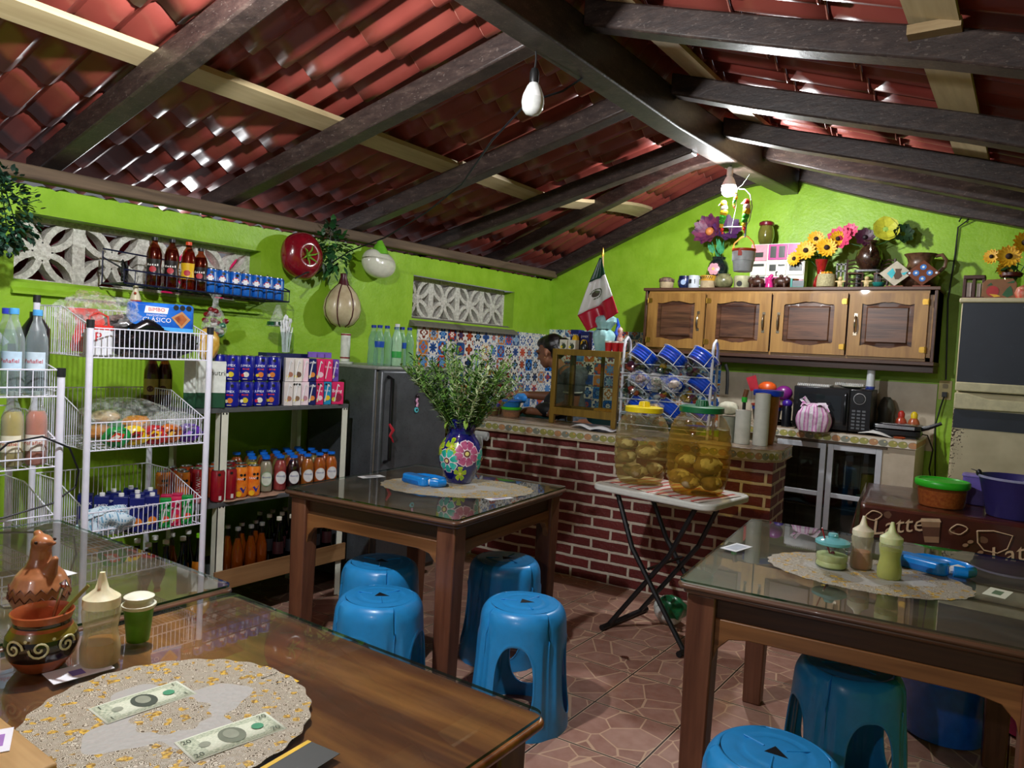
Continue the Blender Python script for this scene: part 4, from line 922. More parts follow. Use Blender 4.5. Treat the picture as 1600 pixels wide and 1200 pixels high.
tag(M().tube([(-2.68, .93, .95), (-2.67, 1.0, 1.02), (-2.67, 1.1, 1.035), (-2.68, 1.19, .99), (-2.72, 1.24, .9), (-2.74, 1.24, .84), (-2.70, 1.15, .80), (-2.69, 1.0, .775), (-2.69, .85, .765)], .0035, 5).build('cable', mt('#15151a', .5)), 'thin black cable draped over the left basket rack', 'cable')
tag(M().tube([(-3.0, .75, 1.42), (-3.02, .9, 1.47), (-3.0, 1.03, 1.42), (-2.98, 1.1, 1.33)], .013, 8).tube([(-3.06, .78, 1.42), (-3.08, .92, 1.45), (-3.05, 1.03, 1.38), (-3.0, 1.06, 1.25)], .004, 5).build('hose', mt('#dde0e6', .35)), 'white plastic hose looping behind the clear soda bottles', 'hose')
tag(M().lathe([(.04, 0), (.045, .01), (.045, .22), (.02, .26), (.02, .28)], 16).build('black_bottle', mt('#0e0f12', .3), None, (-2.93, 1.175, 1.17)), 'black bottle behind the clear soda bottles in the top basket', 'bottle')
# --- contents of main rack, top basket
r = thing('handled_pouch', 'clear pouch with red handle and white panel in the top basket', 'bag', (-2.925, 1.39, 1.30), RZB)
M().prism(rrect(.10, .05, .015), .10, T=TR()).build('white_box', mt('#e2e4e8', .4), r, bevel=.004)
M().prism(rect(.10, .052), .016, T=TR((0, 0, .10))).tube([(-.035, 0, .11), (-.03, 0, .15), (0, 0, .165), (.03, 0, .15), (.035, 0, .11)], .004, 6).build('red_handle', mt('#d8281c', .4), r)
m = M(); m.text('3P', .05, plane((-.01, -.0263, .07), (1, 0, 0), (0, 0, 1)), 0); m.build('print', mt('#c8202a', .4), r)
m = M(); crinkle(m, (.0, .02, .17), (.13, .08, .06), 3, 40, 18, .2); m.build('plastic_wrap', film('#eef2f0', .10, .08), r)
o = crinkle(M(), (0, 0, 0), (.17, .05, .13), 7, 40, 20, .16).build('bag', film('#f0c8c0', .14, .12), None, (-3.12, 1.44, 1.42), radians(8)); tag(o, 'crumpled clear bag with red stripes at the back of the top basket', 'bag')
m = M()
for k, dx in enumerate((-.09, .0, .08)): m.grid(lambda a, b: (-3.08+dx*.6+.08*b+.02*a, 1.37+.012*k+.03*a+.02*sin(b*5), 1.48-.17*b), 4, 8, 0)
tag(m.build('red_strip', mt('#d6382c', .35, coat=.4), None), 'red plastic strips inside the clear bag of the top basket', 'strips')
o = crinkle(M(), (0, 0, 0), (.10, .20, .092), 12, 44, 22, .13).build('black_bag', mt('#0d0e11', .22, coat=.5), None, (-2.99, 1.615, 1.378)); tag(o, 'black plastic bag filling the top basket under the bread package', 'bag')
r = thing('bread_package', 'blue bread package with pastry picture lying on the black bag', 'package', (-2.93, 1.635, 1.405), RZB+.2)
m = M()
def pk(a, b): 
    x = -.125+.25*a; e = 1-abs(2*a-1)**6; return (x, -.03*e*abs(cos(0))*1.0, b*.125+.004*sin(a*20))
m.prism(rrect(.25, .07, .03), .115); m.build('wrapper', mt('#0f52b8', .25, c2='#2a78dc', coat=.5, scale=12), r, bevel=.012)
f = plane((0, -.0362, .055), (1, 0, 0), (0, 0, 1)); m = M()
m.flat([(-.065, .018), (.02, .018), (.025, .042), (-.06, .046)], f, 0); m.text('BIMBO', .021, plane((-.02, -.0372, .087), (1, 0, 0), (0, 0, 1)), 1); m.text('PANTOSTADO', .011, plane((-.02, -.0372, .064), (1, 0, 0), (0, 0, 1)), 0); m.text('CLÁSICO', .026, plane((-.018, -.0372, .046), (1, 0, 0), (0, 0, 1)), 0)
m.flat([(.035, .005), (.075, .032), (.108, .0), (.075, -.04)], plane((0, -.0366, .055), (1, 0, 0), (0, 0, 1)), 2); m.flat([(.045, .003), (.075, .022), (.095, .0), (.075, -.028)], plane((0, -.037, .055), (1, 0, 0), (0, 0, 1)), 3)
for k in range(3): m.flat(circ(.011, 8, .052+.024*k, .046), plane((0, -.0368, .055), (1, 0, 0), (0, 0, 1)), 4)
m.flat([(-.125, -.055), (.12, -.055), (.12, -.038), (-.10, -.032)], plane((0, -.0366, .055), (1, 0, 0), (0, 0, 1)), 5)
m.build('front_print', [mt('#f2f2f2', .4), mt('#d01c2c', .4), mt('#b98a5c', .4), mt('#7a2e1c', .4, c2='#b5682f'), mt('#101010', .4), mt('#4aa6e8', .4)], r)
# --- middle basket: snack bags under clear plastic
SN = [('#1a8a3c', '#c9341c', '#d8d0c0', 'green and red'), ('#e3c21a', '#b5202a', '#3a2a1a', 'yellow and red'), ('#b8242c', '#e8b41c', '#7a1c1c', 'red'), ('#c86a1c', '#6a2c14', '#e0b040', 'orange brown'), ('#5a2a9a', '#1a2a5c', '#a87ae0', 'purple')]
for i, (c1, c2_, c3_, nm_) in enumerate(SN):
    r = thing('snack_bag', nm_+' snack bag at the front of the middle basket', 'snack bag', (-2.905-.012*(i % 2), 1.46+.075*i, .985), RZB+.2*(i % 2), 'snack bags in the middle basket')
    crinkle(M(), (0, 0, 0), (.05, .022, .04), 30+i, 18, 10, .10).build('wrapper', mt(c1, .25, coat=.5), r)
    m = M(); f = plane((0, -.026, .0), (1, 0, .1), (0, 0, 1)); m.flat([(-.03, -.012), (.0, .02), (.032, .012), (.02, -.016)], f, 0); m.flat([(-.02, -.004), (.005, .012), (.02, .004), (.0, -.01)], plane((0, -.0266, 0), (1, 0, .1), (0, 0, 1)), 1); m.build('print', [mt(c2_, .3), mt(c3_, .3)], r)
o = crinkle(M(), (0, 0, 0), (.17, .19, .085), 21, 50, 24, .10).build('clear_bag', film('#dfe6de', .12, .10), None, (-3.06, 1.56, 1.04)); tag(o, 'large clear plastic bag puffed up in the middle basket', 'bag')
for i, (dx, dy, c1) in enumerate([(-.03, -.07, '#b5762c'), (-.05, .02, '#2f7a4c'), (0, .06, '#d88a24'), (-.08, -.02, '#c8b08a')]):
    o = crinkle(M(), (0, 0, 0), (.06, .055, .03), 50+i, 16, 9, .1).build('pastry_pack', mt(c1, .3, coat=.4), None, (-3.05+dx, 1.55+dy, .985+.018*i)); tag(o, ['brown', 'green', 'orange', 'tan'][i]+' wrapped pastry inside the clear bag of the middle basket', 'pastry', 'pastries inside the clear bag')
o = crinkle(M(), (0, 0, 0), (.10, .08, .05), 77, 30, 16, .14).build('clear_bag', film('#e6ece8', .25, .12), None, (-2.98, 1.74, 1.02)); tag(o, 'small crumpled clear bag at the right end of the middle basket', 'bag')
# --- lower basket: juice cartons, cloth
JUM = mt('#141c66', .35, var=.08)
def carton(label, loc, rz, w, d, h, body, group, text=None, tcol='#ffffff', fruit=None, cap=None, straw=False, ts=.017, seals=0, panel=None, nm='juice_carton', ty=.62):
    r = thing(nm, label, 'carton', loc, rz, group); m = M().b2((-w/2, -d/2, 0), (w/2, d/2, h))
    if panel: m.b2((-w/2-.0004, -d/2-.0004, 0), (w/2+.0004, d/2+.0004, h*panel[1]), 1)
    m.build('carton_body', [body, mt(panel[0], .4)] if panel else body, r, bevel=.0015)
    m = M(); mats = [mt(tcol, .45)]
    if text: m.text(text, ts, plane((0, -d/2-.0012, h*ty), (1, 0, 0), (0, 0, 1)), 0)
    if fruit:
        mats += [mt(fruit, .5), mt('#e8d23c', .5)]; m.flat(circ(w*.30, 14, w*.08, h*.30), plane((0, -d/2-.001, 0), (1, 0, 0), (0, 0, 1)), 1); m.flat(circ(w*.16, 10, -w*.2, h*.22), plane((0, -d/2-.0013, 0), (1, 0, 0), (0, 0, 1)), 2)
    if seals:
        mats.append(mt('#101010', .5))
        for k in range(seals): m.flat(circ(.006, 8, (k-(seals-1)/2)*.013, h*.9), plane((0, -d/2-.0011, 0), (1, 0, 0), (0, 0, 1)), len(mats)-1)
    if m.v: m.build('label_print', mats, r)
    if cap: M().lathe([(.010, h), (.010, h+.012)], 12).build('cap', mt(cap, .4), r)
    if straw: M().tube([(-.012, -d/2-.003, h*.12), (.004, -d/2-.003, h*.9)], .0028, 6).tube([(.004, -d/2-.003, h*.9), (.012, -d/2-.003, h*.8)], .0028, 6).build('straw', mt('#ececec', .4), r)
    return r
CR = radians(58)
gi = 0
spots = [(-2.89, 1.545, 1), (-2.89, 1.605, 1), (-2.93, 1.50, 0), (-2.95, 1.575, 0), (-2.97, 1.64, 0), (-2.98, 1.45, 0), (-3.03, 1.52, 0), (-3.05, 1.60, 0), (-3.05, 1.42, 0)]
posl = ['front left', 'front right', 'second row left', 'second row middle', 'second row right', 'third row left', 'third row middle', 'third row right', 'rearmost']
for (x, y, fr_), p_ in zip(spots, posl):
    carton(p_+' navy juice carton with white cap in the lower basket', (x, y, .603), CR, .052, .045, .135 if fr_ else .14, JUM, 'navy juice cartons in the lower basket', 'JUMEX', fruit='#e07a1c', cap='#e8e8e8', ts=.016, ty=.75)
for i, (x, y, c, nm_) in enumerate([(-2.885, 1.66, '#128a3c', 'left green'), (-2.885, 1.705, '#c81e50', 'pink'), (-2.885, 1.755, '#128a3c', 'right green'), (-2.95, 1.70, '#b5164a', 'rear pink'), (-2.95, 1.75, '#b5164a', 'rear right pink')]):
    carton(nm_+' small juice box with straw in the lower basket', (x, y, .603), CR, .042, .035, .118, mt(c, .35), 'small juice boxes in the lower basket', 'Boing', ts=.014, straw=True, fruit='#e0402c')
t = NT('blue_check_cloth'); c = t.xyz(); a = (c[0]*90.0+c[2]*60.0).fr() > .5; b = (c[1]*90.0).fr() > .55; t.base(t.mix(a.mx(b), '#6f9cb8', '#c3d4de')); t.setv(rough=.9); 
o = crinkle(M(), (0, 0, 0), (.06, .095, .055), 61, 40, 20, .13).build('checked_cloth', t.m, None, (-2.895, 1.43, .662)); tag(o, 'bunched light blue checked cloth in the lower basket', 'cloth')
# ================= WHITE METAL STAND =================
CRM = mt('#dcdccb', .45, var=.04); STEEL = mt('#5d5f60', .45, .3)
SX0, SX1, SY0, SY1 = -3.50, -3.07, 2.02, 2.80
r = thing('metal_shelf_stand', 'off-white metal shelf stand packed with drinks against the left wall', 'shelf', (0, 0, 0))
for x in (SX0, SX1):
    for y in (SY0, SY1):
        sx_ = 1 if x == SX0 else -1; sy_ = 1 if y == SY0 else -1
        m = M(); m.b2((x, y, .01), (x+sx_*.004, y+sy_*.04, 1.062)).b2((x, y, .01), (x+sx_*.04, y+sy_*.004, 1.062)).b2((x-.02, y-.02, 0), (x+.05*1, y+.05, .008))
        for z in (1.04, .60, .22):
            for q in (.012, .03): m.cyl((x-sx_*.002, y+sy_*q, z), (x+sx_*.001, y+sy_*q, z), .0045, n=8, mi=1)
        m.build('post', [CRM, mt('#2a2a2a', .4)], r)
for z, nm in ((1.045, 'top'), (.60, 'mid'), (.215, 'low')):
    M().b2((SX0, SY0, z), (SX1+.002, SY1, z+.022)).build('shelf_board', STEEL, r, bevel=.002)
m = M(); m.grid(lambda a, b: (SX0+.02+.415*a+(.012*sin(b*23)+.006*sin(b*51)) * (a > .95), SY0+.03+.72*b, .624+.002*sin(a*9+b*5)), 12, 40); m.build('cardboard_liner', mt('#8a6a56', .8, c2='#a5846c'), r, solid=.002)
M().b2((SX1+.004, SY0-.01, .205), (SX1+.016, SY1+.01, .295)).build('wooden_rail', wood('#7a5634', '#a07a50', 1, .6, .8), r)
ZT = 1.068
# top shelf: soda cans (two tiers)
FR = [('#d87a1c', '#e8d8b0'), ('#d8c21c', '#f0f0e8'), ('#e8e2d4', '#c8283c'), ('#d8782c', '#d8c21c')]
for t_ in range(2):
    for i in range(4):
        c1, c2_ = FR[(i+t_) % 4]; 
        can(['lower', 'upper'][t_]+' tier, '+ordl(i, 4)+' blue juice can on the top shelf', (-3.105, 2.095+.077*i, ZT+.124*t_), RZF-.1+.12*((i*7+t_*3) % 3-1), mt('#161c8c', .22, coat=.4, var=.06), 'blue juice cans on the top shelf', 'JUMEX', deco=[(rect(.03, .008, .002, .058), '#c81e2c'), (circ(.013, 14, .004, .032), c1), (circ(.008, 10, -.012, .028), c2_), SEAL(.012, .102, .008), (rect(.02, .004, 0, .010), '#d8c8a0')], R=.0355, H=.123)
can('upper tier blue juice can behind the milk carton on the top shelf', (-3.18, 2.075, ZT+.124), RZF, mt('#161c8c', .22, coat=.4, var=.06), 'blue juice cans on the top shelf', None, R=.0355, H=.123)
# milk cartons, oil bag
for i, (x, y, nm_) in enumerate([(-3.10, 2.015, 'right'), (-3.115, 1.945, 'middle'), (-3.12, 1.89, 'left')]):
    carton(nm_+' milk carton with dark green base on the top shelf', (x, y, ZT), RZB, .07 if i == 0 else .05, .06, .215, mt('#dfe2da', .4), 'milk cartons on the top shelf', 'nutri' if i == 0 else None, '#1c2a20', ts=.034, ty=.75, panel=('#174a30', .33))
m = M().b2((SX0, 1.86, ZT-.024), (SX1, 2.02, ZT-.002)); tag(m.build('shelf_extension', STEEL), 'grey metal ledge carrying the milk cartons beside the stand', 'ledge')
o = crinkle(M(), (0, 0, 0), (.035, .055, .075), 91, 24, 14, .05).build('oil_pouch', mt('#c8942c', .25, c2='#e0b850', coat=.5), None, (-3.15, 1.99, ZT+.29)); tag(o, 'golden yellow pouch standing on top of the milk cartons', 'pouch')
for i, y in enumerate((1.80, 1.86)):
    soda_bottle(['left', 'right'][i]+' dark red sauce bottle with orange cap beside the milk cartons', (-3.28, y, 1.07), RZF, .24, .034, glass('#c8886a', .04, 1.45, .03), mt('#4a120a', .25, coat=.4), mt('#c8401c', .4), 'dark sauce bottles behind the basket rack', mt('#b09a50', .4), .83, (.2, .5), 'sauce_bottle', patch='#4a1c14')
tag(M().b2((-3.50, 1.74, 1.045), (-3.2, 1.90, 1.067)).build('wall_ledge', STEEL), 'short dark ledge under the two dark red sauce bottles', 'ledge')
# milk / juice boxes row
def jbox(y, t_, w, body, nm_, **k):
    return carton(nm_, (-3.09+(.0 if t_ == 0 else -.01), y, ZT+.122*t_), RZB+.12, w, .045, .120, mt(body, .38, var=.05), 'small drink boxes on the top shelf', nm='drink_box', straw=True, **k)
jbox(2.405, 0, .044, '#d8d0cc', 'lower tier beige milk box with brown top beside the cans', fruit='#a8705a'); jbox(2.455, 0, .044, '#e2dcd8', 'lower tier milk box with three black seals', seals=3, fruit='#8a6a50'); jbox(2.505, 0, .044, '#e8d2da', 'lower tier pale pink milk box', fruit='#c08a96')
jbox(2.415, 1, .044, '#d8d0cc', 'upper tier beige milk box beside the cans', fruit='#a8705a'); jbox(2.465, 1, .05, '#e0d8d0', 'upper tier beige milk box in the middle', fruit='#6a4a3a'); jbox(2.512, 1, .035, '#ecc8d4', 'upper tier pale pink milk box')
jbox(2.552, 0, .044, '#141c5c', 'lower tier navy juice box with peach picture', text='JUMEX', ts=.014, fruit='#e08a3c', ty=.82); jbox(2.556, 1, .044, '#141c5c', 'upper tier navy juice box with peach picture', text='JUMEX', ts=.014, fruit='#e08a3c', ty=.82)
jbox(2.603, 0, .044, '#d02a62', 'lower tier pink drink box next to the navy one', text='Boing', ts=.013, seals=2, fruit='#f0d0d8'); jbox(2.655, 0, .044, '#1c8ab8', 'turquoise drink box in the lower tier', text='Boing', ts=.013, seals=2, fruit='#e8c81c')
jbox(2.722, 0, .075, '#dc2a66', 'large pink drink box at the right end of the lower tier', text='Boing', ts=.024, ty=.6, fruit='#8a1c3c'); jbox(2.608, 1, .05, '#dc2a66', 'left pink drink box in the upper tier', fruit='#f0c8d4'); jbox(2.662, 1, .05, '#e02e6a', 'right pink drink box in the upper tier', text='Boing', ts=.016, ty=.65)
jbox(2.712, 1, .04, '#6a4aa8', 'violet drink box in the upper tier', text='Boing', ts=.013, fruit='#4a2a8a')
for i in range(3): carton(ordl(i, 3)+' violet drink box lying on the topmost tier', (-3.15, 2.60+.05*i, ZT+.246), RZB, .045, .04, .03, mt('#7a5ab8', .4), 'violet boxes of the topmost tier', nm='drink_box')
tag(M().b2((-3.24, 2.33, ZT), (-3.17, 2.60, ZT+.262)).build('navy_box', mt('#141c50', .4)), 'large navy carton standing behind the small drink boxes', 'box')
# glass jar with straws and cutlery
r = thing('straw_jar', 'glass jar full of white plastic spoons and straws on top of the boxes', 'jar', (-3.21, 2.475, ZT+.262))
M().lathe([(.035, 0), (.04, .01), (.04, .095), (.036, .11)], 18).build('glass_jar', glass('#dfe8e4', .02, 1.45, .04), r)
m = M(); rn = random.Random(2)
for k in range(26):
    a = rn.uniform(0, 6.28); q = rn.uniform(.005, .022); e = rn.uniform(.01, .035); h = rn.uniform(.12, .19)
    m.tube([(q*cos(a), q*sin(a), .005), (e*cos(a), e*sin(a), h)], .0035, 4)
    if k % 3 == 0: m.ball((e*cos(a), e*sin(a), h), (.008, .008, .014), 6, 5)
m.build('plastic_cutlery', mt('#e6e8ea', .35), r)
# middle shelf: energy/soda cans left, sports drinks right
ZM = .626
def ocan(y, x, kind, lab_):
    if kind == 'f': return can(lab_, (x, y, ZM), RZF+.15, mt('#d8641a', .25, coat=.4, c2='#e88a2c'), 'orange soda cans on the middle shelf', 'FANTA', deco=[([(-.02, .03), (.0, .05), (.026, .052), (.012, .022)], '#1a2a8a'), SEAL(.0, .11), SEAL(.016, .11), SEAL(.016, .09), (circ(.014, 10, -.01, .018), '#e8b41c')], R=.032, H=.15)
    return can(lab_, (x, y, ZM), RZF+.1, mt('#8a1020', .25, coat=.4), 'dark red cans on the middle shelf', None, '#d8b0a0', deco=[SEAL(.006, .13), (rect(.012, .02, .012, .02), '#d8d0cc')], R=.032, H=.15, vert=True)
ocan(2.235, -3.105, 'f', 'front right orange soda can beside the bottles on the middle shelf'); ocan(2.17, -3.115, 'f', 'orange soda can left of the front right orange can')
ocan(2.10, -3.10, 'r', 'dark red can beside the orange cans on the middle shelf'); ocan(2.03, -3.09, 'r', 'dark red can behind the front post of the stand')
can('tall red can behind the rack post at the left end of the middle shelf', (-3.12, 1.955, ZM), RZF, mt('#a01426', .25, coat=.4), 'dark red cans on the middle shelf', 'HAWAI', '#e8e8e8', R=.033, H=.16, vert=True)
ocan(1.885, -3.14, 'f', 'orange soda can left of the tall red can on the middle shelf'); ocan(1.82, -3.19, 'f', 'leftmost orange soda can seen behind the basket rack')
kk = 0
for x in (-3.19, -3.27):
    for y in (1.90, 1.98, 2.06, 2.14, 2.22):
        kk += 1; can(('second' if x == -3.19 else 'third')+' row, '+ordl((kk-1) % 5, 5)+' can on the middle shelf', (x, y, ZM), 0, mt('#b5481a' if kk % 2 else '#7a1420', .25, coat=.4), 'rear cans on the middle shelf', None, R=.032, H=.15)
tag(M().b2((SX0, 1.76, .60), (SX1, 2.02, .622)).build('shelf_extension', STEEL), 'grey metal ledge under the cans left of the stand', 'ledge')
ELC = [('#2a0f14', 'dark purple', '#1c0c12'), ('#b5702c', 'amber', '#a8621c'), ('#b8662c', 'copper', '#b0581c'), ('#c8702a', 'orange', '#c06420')]
eshp = [(.026, 0), (.033, .006), (.034, .045), (.031, .06), (.034, .085), (.033, .115), (.024, .14), (.0165, .150), (.0165, .158)]
def sport(lab_, x, y, liq, body='#e8e0dc', lblc='#d8dad8', rim=None):
    r = soda_bottle(lab_, (x, y, ZM), RZF+.12, .18, .033, glass(body, .03, 1.45, .03), mt(liq, .2, coat=.4, var=.05), mt('#0f6ad8', .35), 'sports drinks with blue caps on the middle shelf', None, .92, shape=[(a, b*1.06) for a, b in eshp], neck=.52, nm='sports_drink')
    m = M(); m.flat(circ(.030, 20, 0, 0, .037), wrap(.034, .07, .05, .0018), 0); m.flat(circ(.026, 20, .001, 0, .033), wrap(.034, .07, .05, .0024), 1); m.text('Electrolit', .0105, wrap(.034, .078, .05, .003), 2)
    m.build('label', [mt(rim or liq, .4), mt(lblc, .4), mt('#2a4a9a', .4)], r); return r
for i, (y, (liq, nm_, rim)) in enumerate(zip([2.47, 2.56, 2.64, 2.72], ELC)): sport('front row '+nm_+' sports drink bottle with white label', -3.10, y, liq, rim=rim)
sport('pinkish red sports drink behind the dark purple one', -3.135, 2.415, '#a84a4a'); sport('clear pale sports drink with green rimmed label', -3.145, 2.335, '#a9b09a', lblc='#cfd8c8', rim='#8ab08a'); sport('yellow green sports drink at the left of the bottles', -3.175, 2.275, '#b0b04a', rim='#d8d83c')
for row, x in enumerate((-3.185, -3.265, -3.345)):
    for i in range(6):
        sport(['second', 'third', 'fourth'][row]+' row, '+ordl(i, 6)+' sports drink bottle', x, 2.36+.078*i-(.0 if row == 0 else .03*row), ['#7a4a2a', '#8a8a4a', '#a85a2a'][(i+row) % 3])
# bottom shelf: glass bottles
ZL = .240
def gbottle(lab_, x, y, liq, cap, grp, H=.235, lab=None):
    return soda_bottle(lab_, (x, y, ZL), RZF, H, .029, glass('#b8b0a0' if liq != '#120a08' else '#4a3a30', .03, 1.45, .03), mt(liq, .2, coat=.4) , cap, grp, lab, .8, (.25, .5), neck=.40, nm='glass_bottle', shape=[(.026, 0), (.029, .006), (.029, .10), (.027, .125), (.016, .165), (.0125, .19), (.0125, .222)])
CRN = mt('#c8c8c4', .3, .8)
for i, (x, y) in enumerate([(-3.12, 2.17), (-3.12, 2.245), (-3.19, 2.16), (-3.19, 2.24), (-3.19, 2.32), (-3.13, 2.315)]):
    gbottle(ordl(i, 6)+' orange soda glass bottle on the bottom shelf', x, y, '#c8641a', CRN, 'orange glass bottles on the bottom shelf')
k = 0
for x in (-3.12, -3.20, -3.28):
    for y in (2.41, 2.49, 2.57, 2.65, 2.73):
        k += 1; gbottle(['front', 'second', 'third'][(k-1)//5]+' row, '+ordl((k-1) % 5, 5)+' cola bottle on the bottom shelf', x, y, '#120a08', mt('#c8202c', .4) if k in (9, 10) else mt('#d8d4c0', .4), 'dark cola bottles on the bottom shelf', .25, mt('#2a0c10' if k % 2 else '#16161a', .4))
k = 0
for x in (-3.08, -3.17):
    for y in (1.62, 1.70, 1.78, 1.86, 1.94):
        k += 1; gbottle(['front', 'rear'][(k-1)//5]+' row, '+ordl((k-1) % 5, 5)+' dark bottle in the floor crate', x, y, '#c8641a' if k == 9 else '#120a08', mt('#7fd01c', .4) if k == 5 else mt('#d8d8d4', .4), 'glass bottles on the floor crate', .25, mt('#c87a1c', .4) if k == 5 else None)
r = thing('bottle_crate', 'dark plastic crate on the floor behind the basket rack', 'crate', (-3.14, 1.785, 0))
M().b2((-.14, -.24, .0), (.12, .21, .238)).build('crate_body', mt('#16181a', .6), r, bevel=.01); M().b2((-.10, .211, .12), (.08, .216, .16)).build('handle', mt('#0a0a0a', .6), r)

# ================= GREY REFRIGERATOR =================
t = NT('grey_worn_paint'); f = t.noise(t.co, 6, 5, .7); k_ = t.noise(t.co, 90, 3); t.base(t.mix((k_ > .62)*.3, t.ramp(f, [(.3, '#4a4d50'), (.7, '#606468')]), '#2f3032')); t.setv(rough=.38, metal=.35); GRF = t.m
FX = -2.95
r = thing('grey_refrigerator', 'old dark grey refrigerator with black bar handle against the left wall', 'refrigerator', (0, 0, 0))
M().b2((-3.56, 2.925, .04), (FX-.05, 3.505, 1.275)).build('cabinet', [GRF], r, bevel=.01)
M().b2((-3.56, 2.92, 1.262), (FX-.02, 3.51, 1.280)).build('top_panel', mt('#8d9088', .45, bump=.2), r, bevel=.006)
M().b2((FX-.044, 2.93, .08), (FX, 3.50, 1.262)).build('door', [GRF], r, bevel=.014)
for y in (2.936, 2.948): M().b2((FX-.058, y-.002, .08), (FX-.040, y+.002, 1.25)).build('door_trim', mt('#8a8478', .4, .5), r)
M().tube([(FX, 2.975, 1.225), (FX+.035, 2.975, 1.215), (FX+.038, 2.975, .76), (FX, 2.975, .745)], .011, 8).build('handle', mt('#101114', .3), r)
m = M(); m.tube([(FX+.04, 2.96, .965), (FX+.052, 2.98, .93), (FX+.045, 2.965, .90), (FX+.05, 2.99, .86)], [.006, .010, .008, .003], 6, flat=.4); tag(m.build('red_ribbon', mt('#a81226', .5)), 'red ribbon tied around the refrigerator handle', 'ribbon')
r = thing('fridge_magnet', 'small multicoloured figure magnet on the grey refrigerator door', 'magnet', (FX+.001, 3.215, 1.07), radians(90))
M().prism(circ(.016, 14), .006, T=TR((0, 0, -.038), rx=pi/2)).build('round_base', mt('#5ac0c8', .4), r); M().prism(circ(.006, 10), .003, T=TR((0, -.006, -.038), rx=pi/2)).build('hole', mt('#141414', .5), r)
M().tube([(0, -.004, -.02), (.006, -.004, 0), (-.004, -.004, .015), (.004, -.004, .03)], .007, 6).build('figure', mt('#c87ab0', .4, c2='#e8b8c8', scale=200), r); M().ball((.004, -.004, .045), .012).build('head', mt('#2a2024', .5), r)
# bottle packs on the fridge
WB = clear('#b4dcc8', .22, .08)
k = 0
def fb(x, y, H, cap, lab_, lb=None):
    return soda_bottle(lab_, (x, y, 1.281), RZF, H, .031, WB, glass('#e0f2e8', .02, 1.33, .02), cap, 'water bottles on the grey refrigerator', lb, .9, (.45, .6), 'water_bottle', neck=.42, waist=.1)
cb_ = mt('#16309a', .4)
for i, (x, y) in enumerate([(-3.12, 3.06), (-3.12, 3.12), (-3.12, 3.245), (-3.12, 3.31), (-3.19, 3.08), (-3.19, 3.27)]):
    fb(x, y, .235, cb_, ['leftmost front', 'second front', 'third front', 'rightmost front', 'rear left', 'rear right'][i]+' green tinted water bottle on the refrigerator', mt('#1f4fae', .4) if i in (0, 2) else None)
soda_bottle('white capped bottle of pale green liquid between the water bottles on the refrigerator', (-3.10, 3.183, 1.281), RZF, .25, .032, WB, mt('#bfe0b0', .3, coat=.3), mt('#e8e8e8', .4), 'water bottles on the grey refrigerator', mt('#3aa04a', .4), .88, (.2, .35), 'water_bottle')
r = thing('paper_roll_tube', 'white tube with dark red rims standing on the left end of the refrigerator', 'tube', (-3.30, 2.965, 1.281))
M().lathe([(.05, 0), (.05, .012), (.001, .014)], 20).build('base_plate', mt('#c8ccc0', .4), r); M().lathe([(.028, .014), (.028, .175)], 20).build('tube_body', mt('#e2e4d8', .35), r)
for z in (.03, .165): M().lathe([(.0295, z), (.0295, z+.008)], 20, cap=False).build('rim_band', mt('#8a1826', .4), r)
# ================= BRICK COUNTER =================
t = NT('dark_red_bricks'); c = t.xyz(); w = t.noise(t.co, 9, 3); w2 = t.noise(t.co, 40, 3)
n = t.nt.nodes.new('ShaderNodeTexBrick'); v = t.vec(c[0]+c[1]*1.0+(w-.5)*.012, c[2]+(w-.5)*.012+(w2-.5)*.004, 0.0); t.nt.links.new(v, n.inputs['Vector'])
n.inputs['Scale'].default_value = 1.0; n.inputs['Brick Width'].default_value = .255; n.inputs['Row Height'].default_value = .068; n.inputs['Mortar Size'].default_value = .0098; n.inputs['Mortar Smooth'].default_value = .25; n.offset = .5
n.inputs['Color1'].default_value = (*lin('#62201e'), 1); n.inputs['Color2'].default_value = (*lin('#742a26'), 1); n.inputs['Mortar'].default_value = (*lin('#d3c6b4'), 1)
bc = X(t.nt, n.outputs['Color']); sp = t.noise(t.co, 150, 3); bc = t.mix((sp > .70)*.6, bc, '#b9a090'); t.base(bc); t.setv(rough=.6); t.bump(X(t.nt, n.outputs['Fac'])*-1.0+w2*.5, .9, .012); BRICK = t.m
t = NT('fruit_border_tiles'); c = t.xyz(); u = c[0]+c[1]; P = .052; iu = (u/P).fl(); fu = ((u/P).fr()-.5); fv = (c[2]-.905)/P
R_ = t.white(t.vec(iu, 0.0, 2.0)); n1 = t.noise(t.co, 60, 2)
q = (fu*fu*1.1+(fv+.05)*(fv+.05)*1.9+(n1-.5)*.12).sq(); q2 = ((fu-.15)*(fu-.15)*4.0+(fv-.1)*(fv-.1)*6.0).sq()
k3 = (iu/4.0).fr(); fc = t.ramp(k3, [(0, '#a3a35e'), (.2, '#c0916a'), (.45, '#8a8e80'), (.7, '#a8a45a')], True)
colr = t.mix(q < .53, '#dcd4c4', '#8d8a74'); colr = t.mix(q < .49, colr, fc); colr = t.mix(q2 < .22, colr, t.mix(R_[0], '#e0d8a0', '#d89a5a'))
ln = (c[2] < .882).mx(c[2] > .932); colr = t.mix(ln, colr, '#b9a88c'); t.base(colr); t.setv(rough=.22); FRUIT = t.m
t = NT('tan_counter_tiles'); c = t.xyz(); e = ((c[0]/.32).fr()).mn((c[1]/.32).fr()); f = t.noise(t.co, 14, 4)
t.base(t.mix(e < .02, t.ramp(f, [(.3, '#8d7a66'), (.7, '#b7a58f')]), '#5d5146')); t.setv(rough=.25); CTOP = t.m
CA = atan2(.09, 1); CT = thing('brick_counter', 'dark red brick counter with white mortar and fruit tile border', 'counter', (-1.9, 4.045, 0), CA)
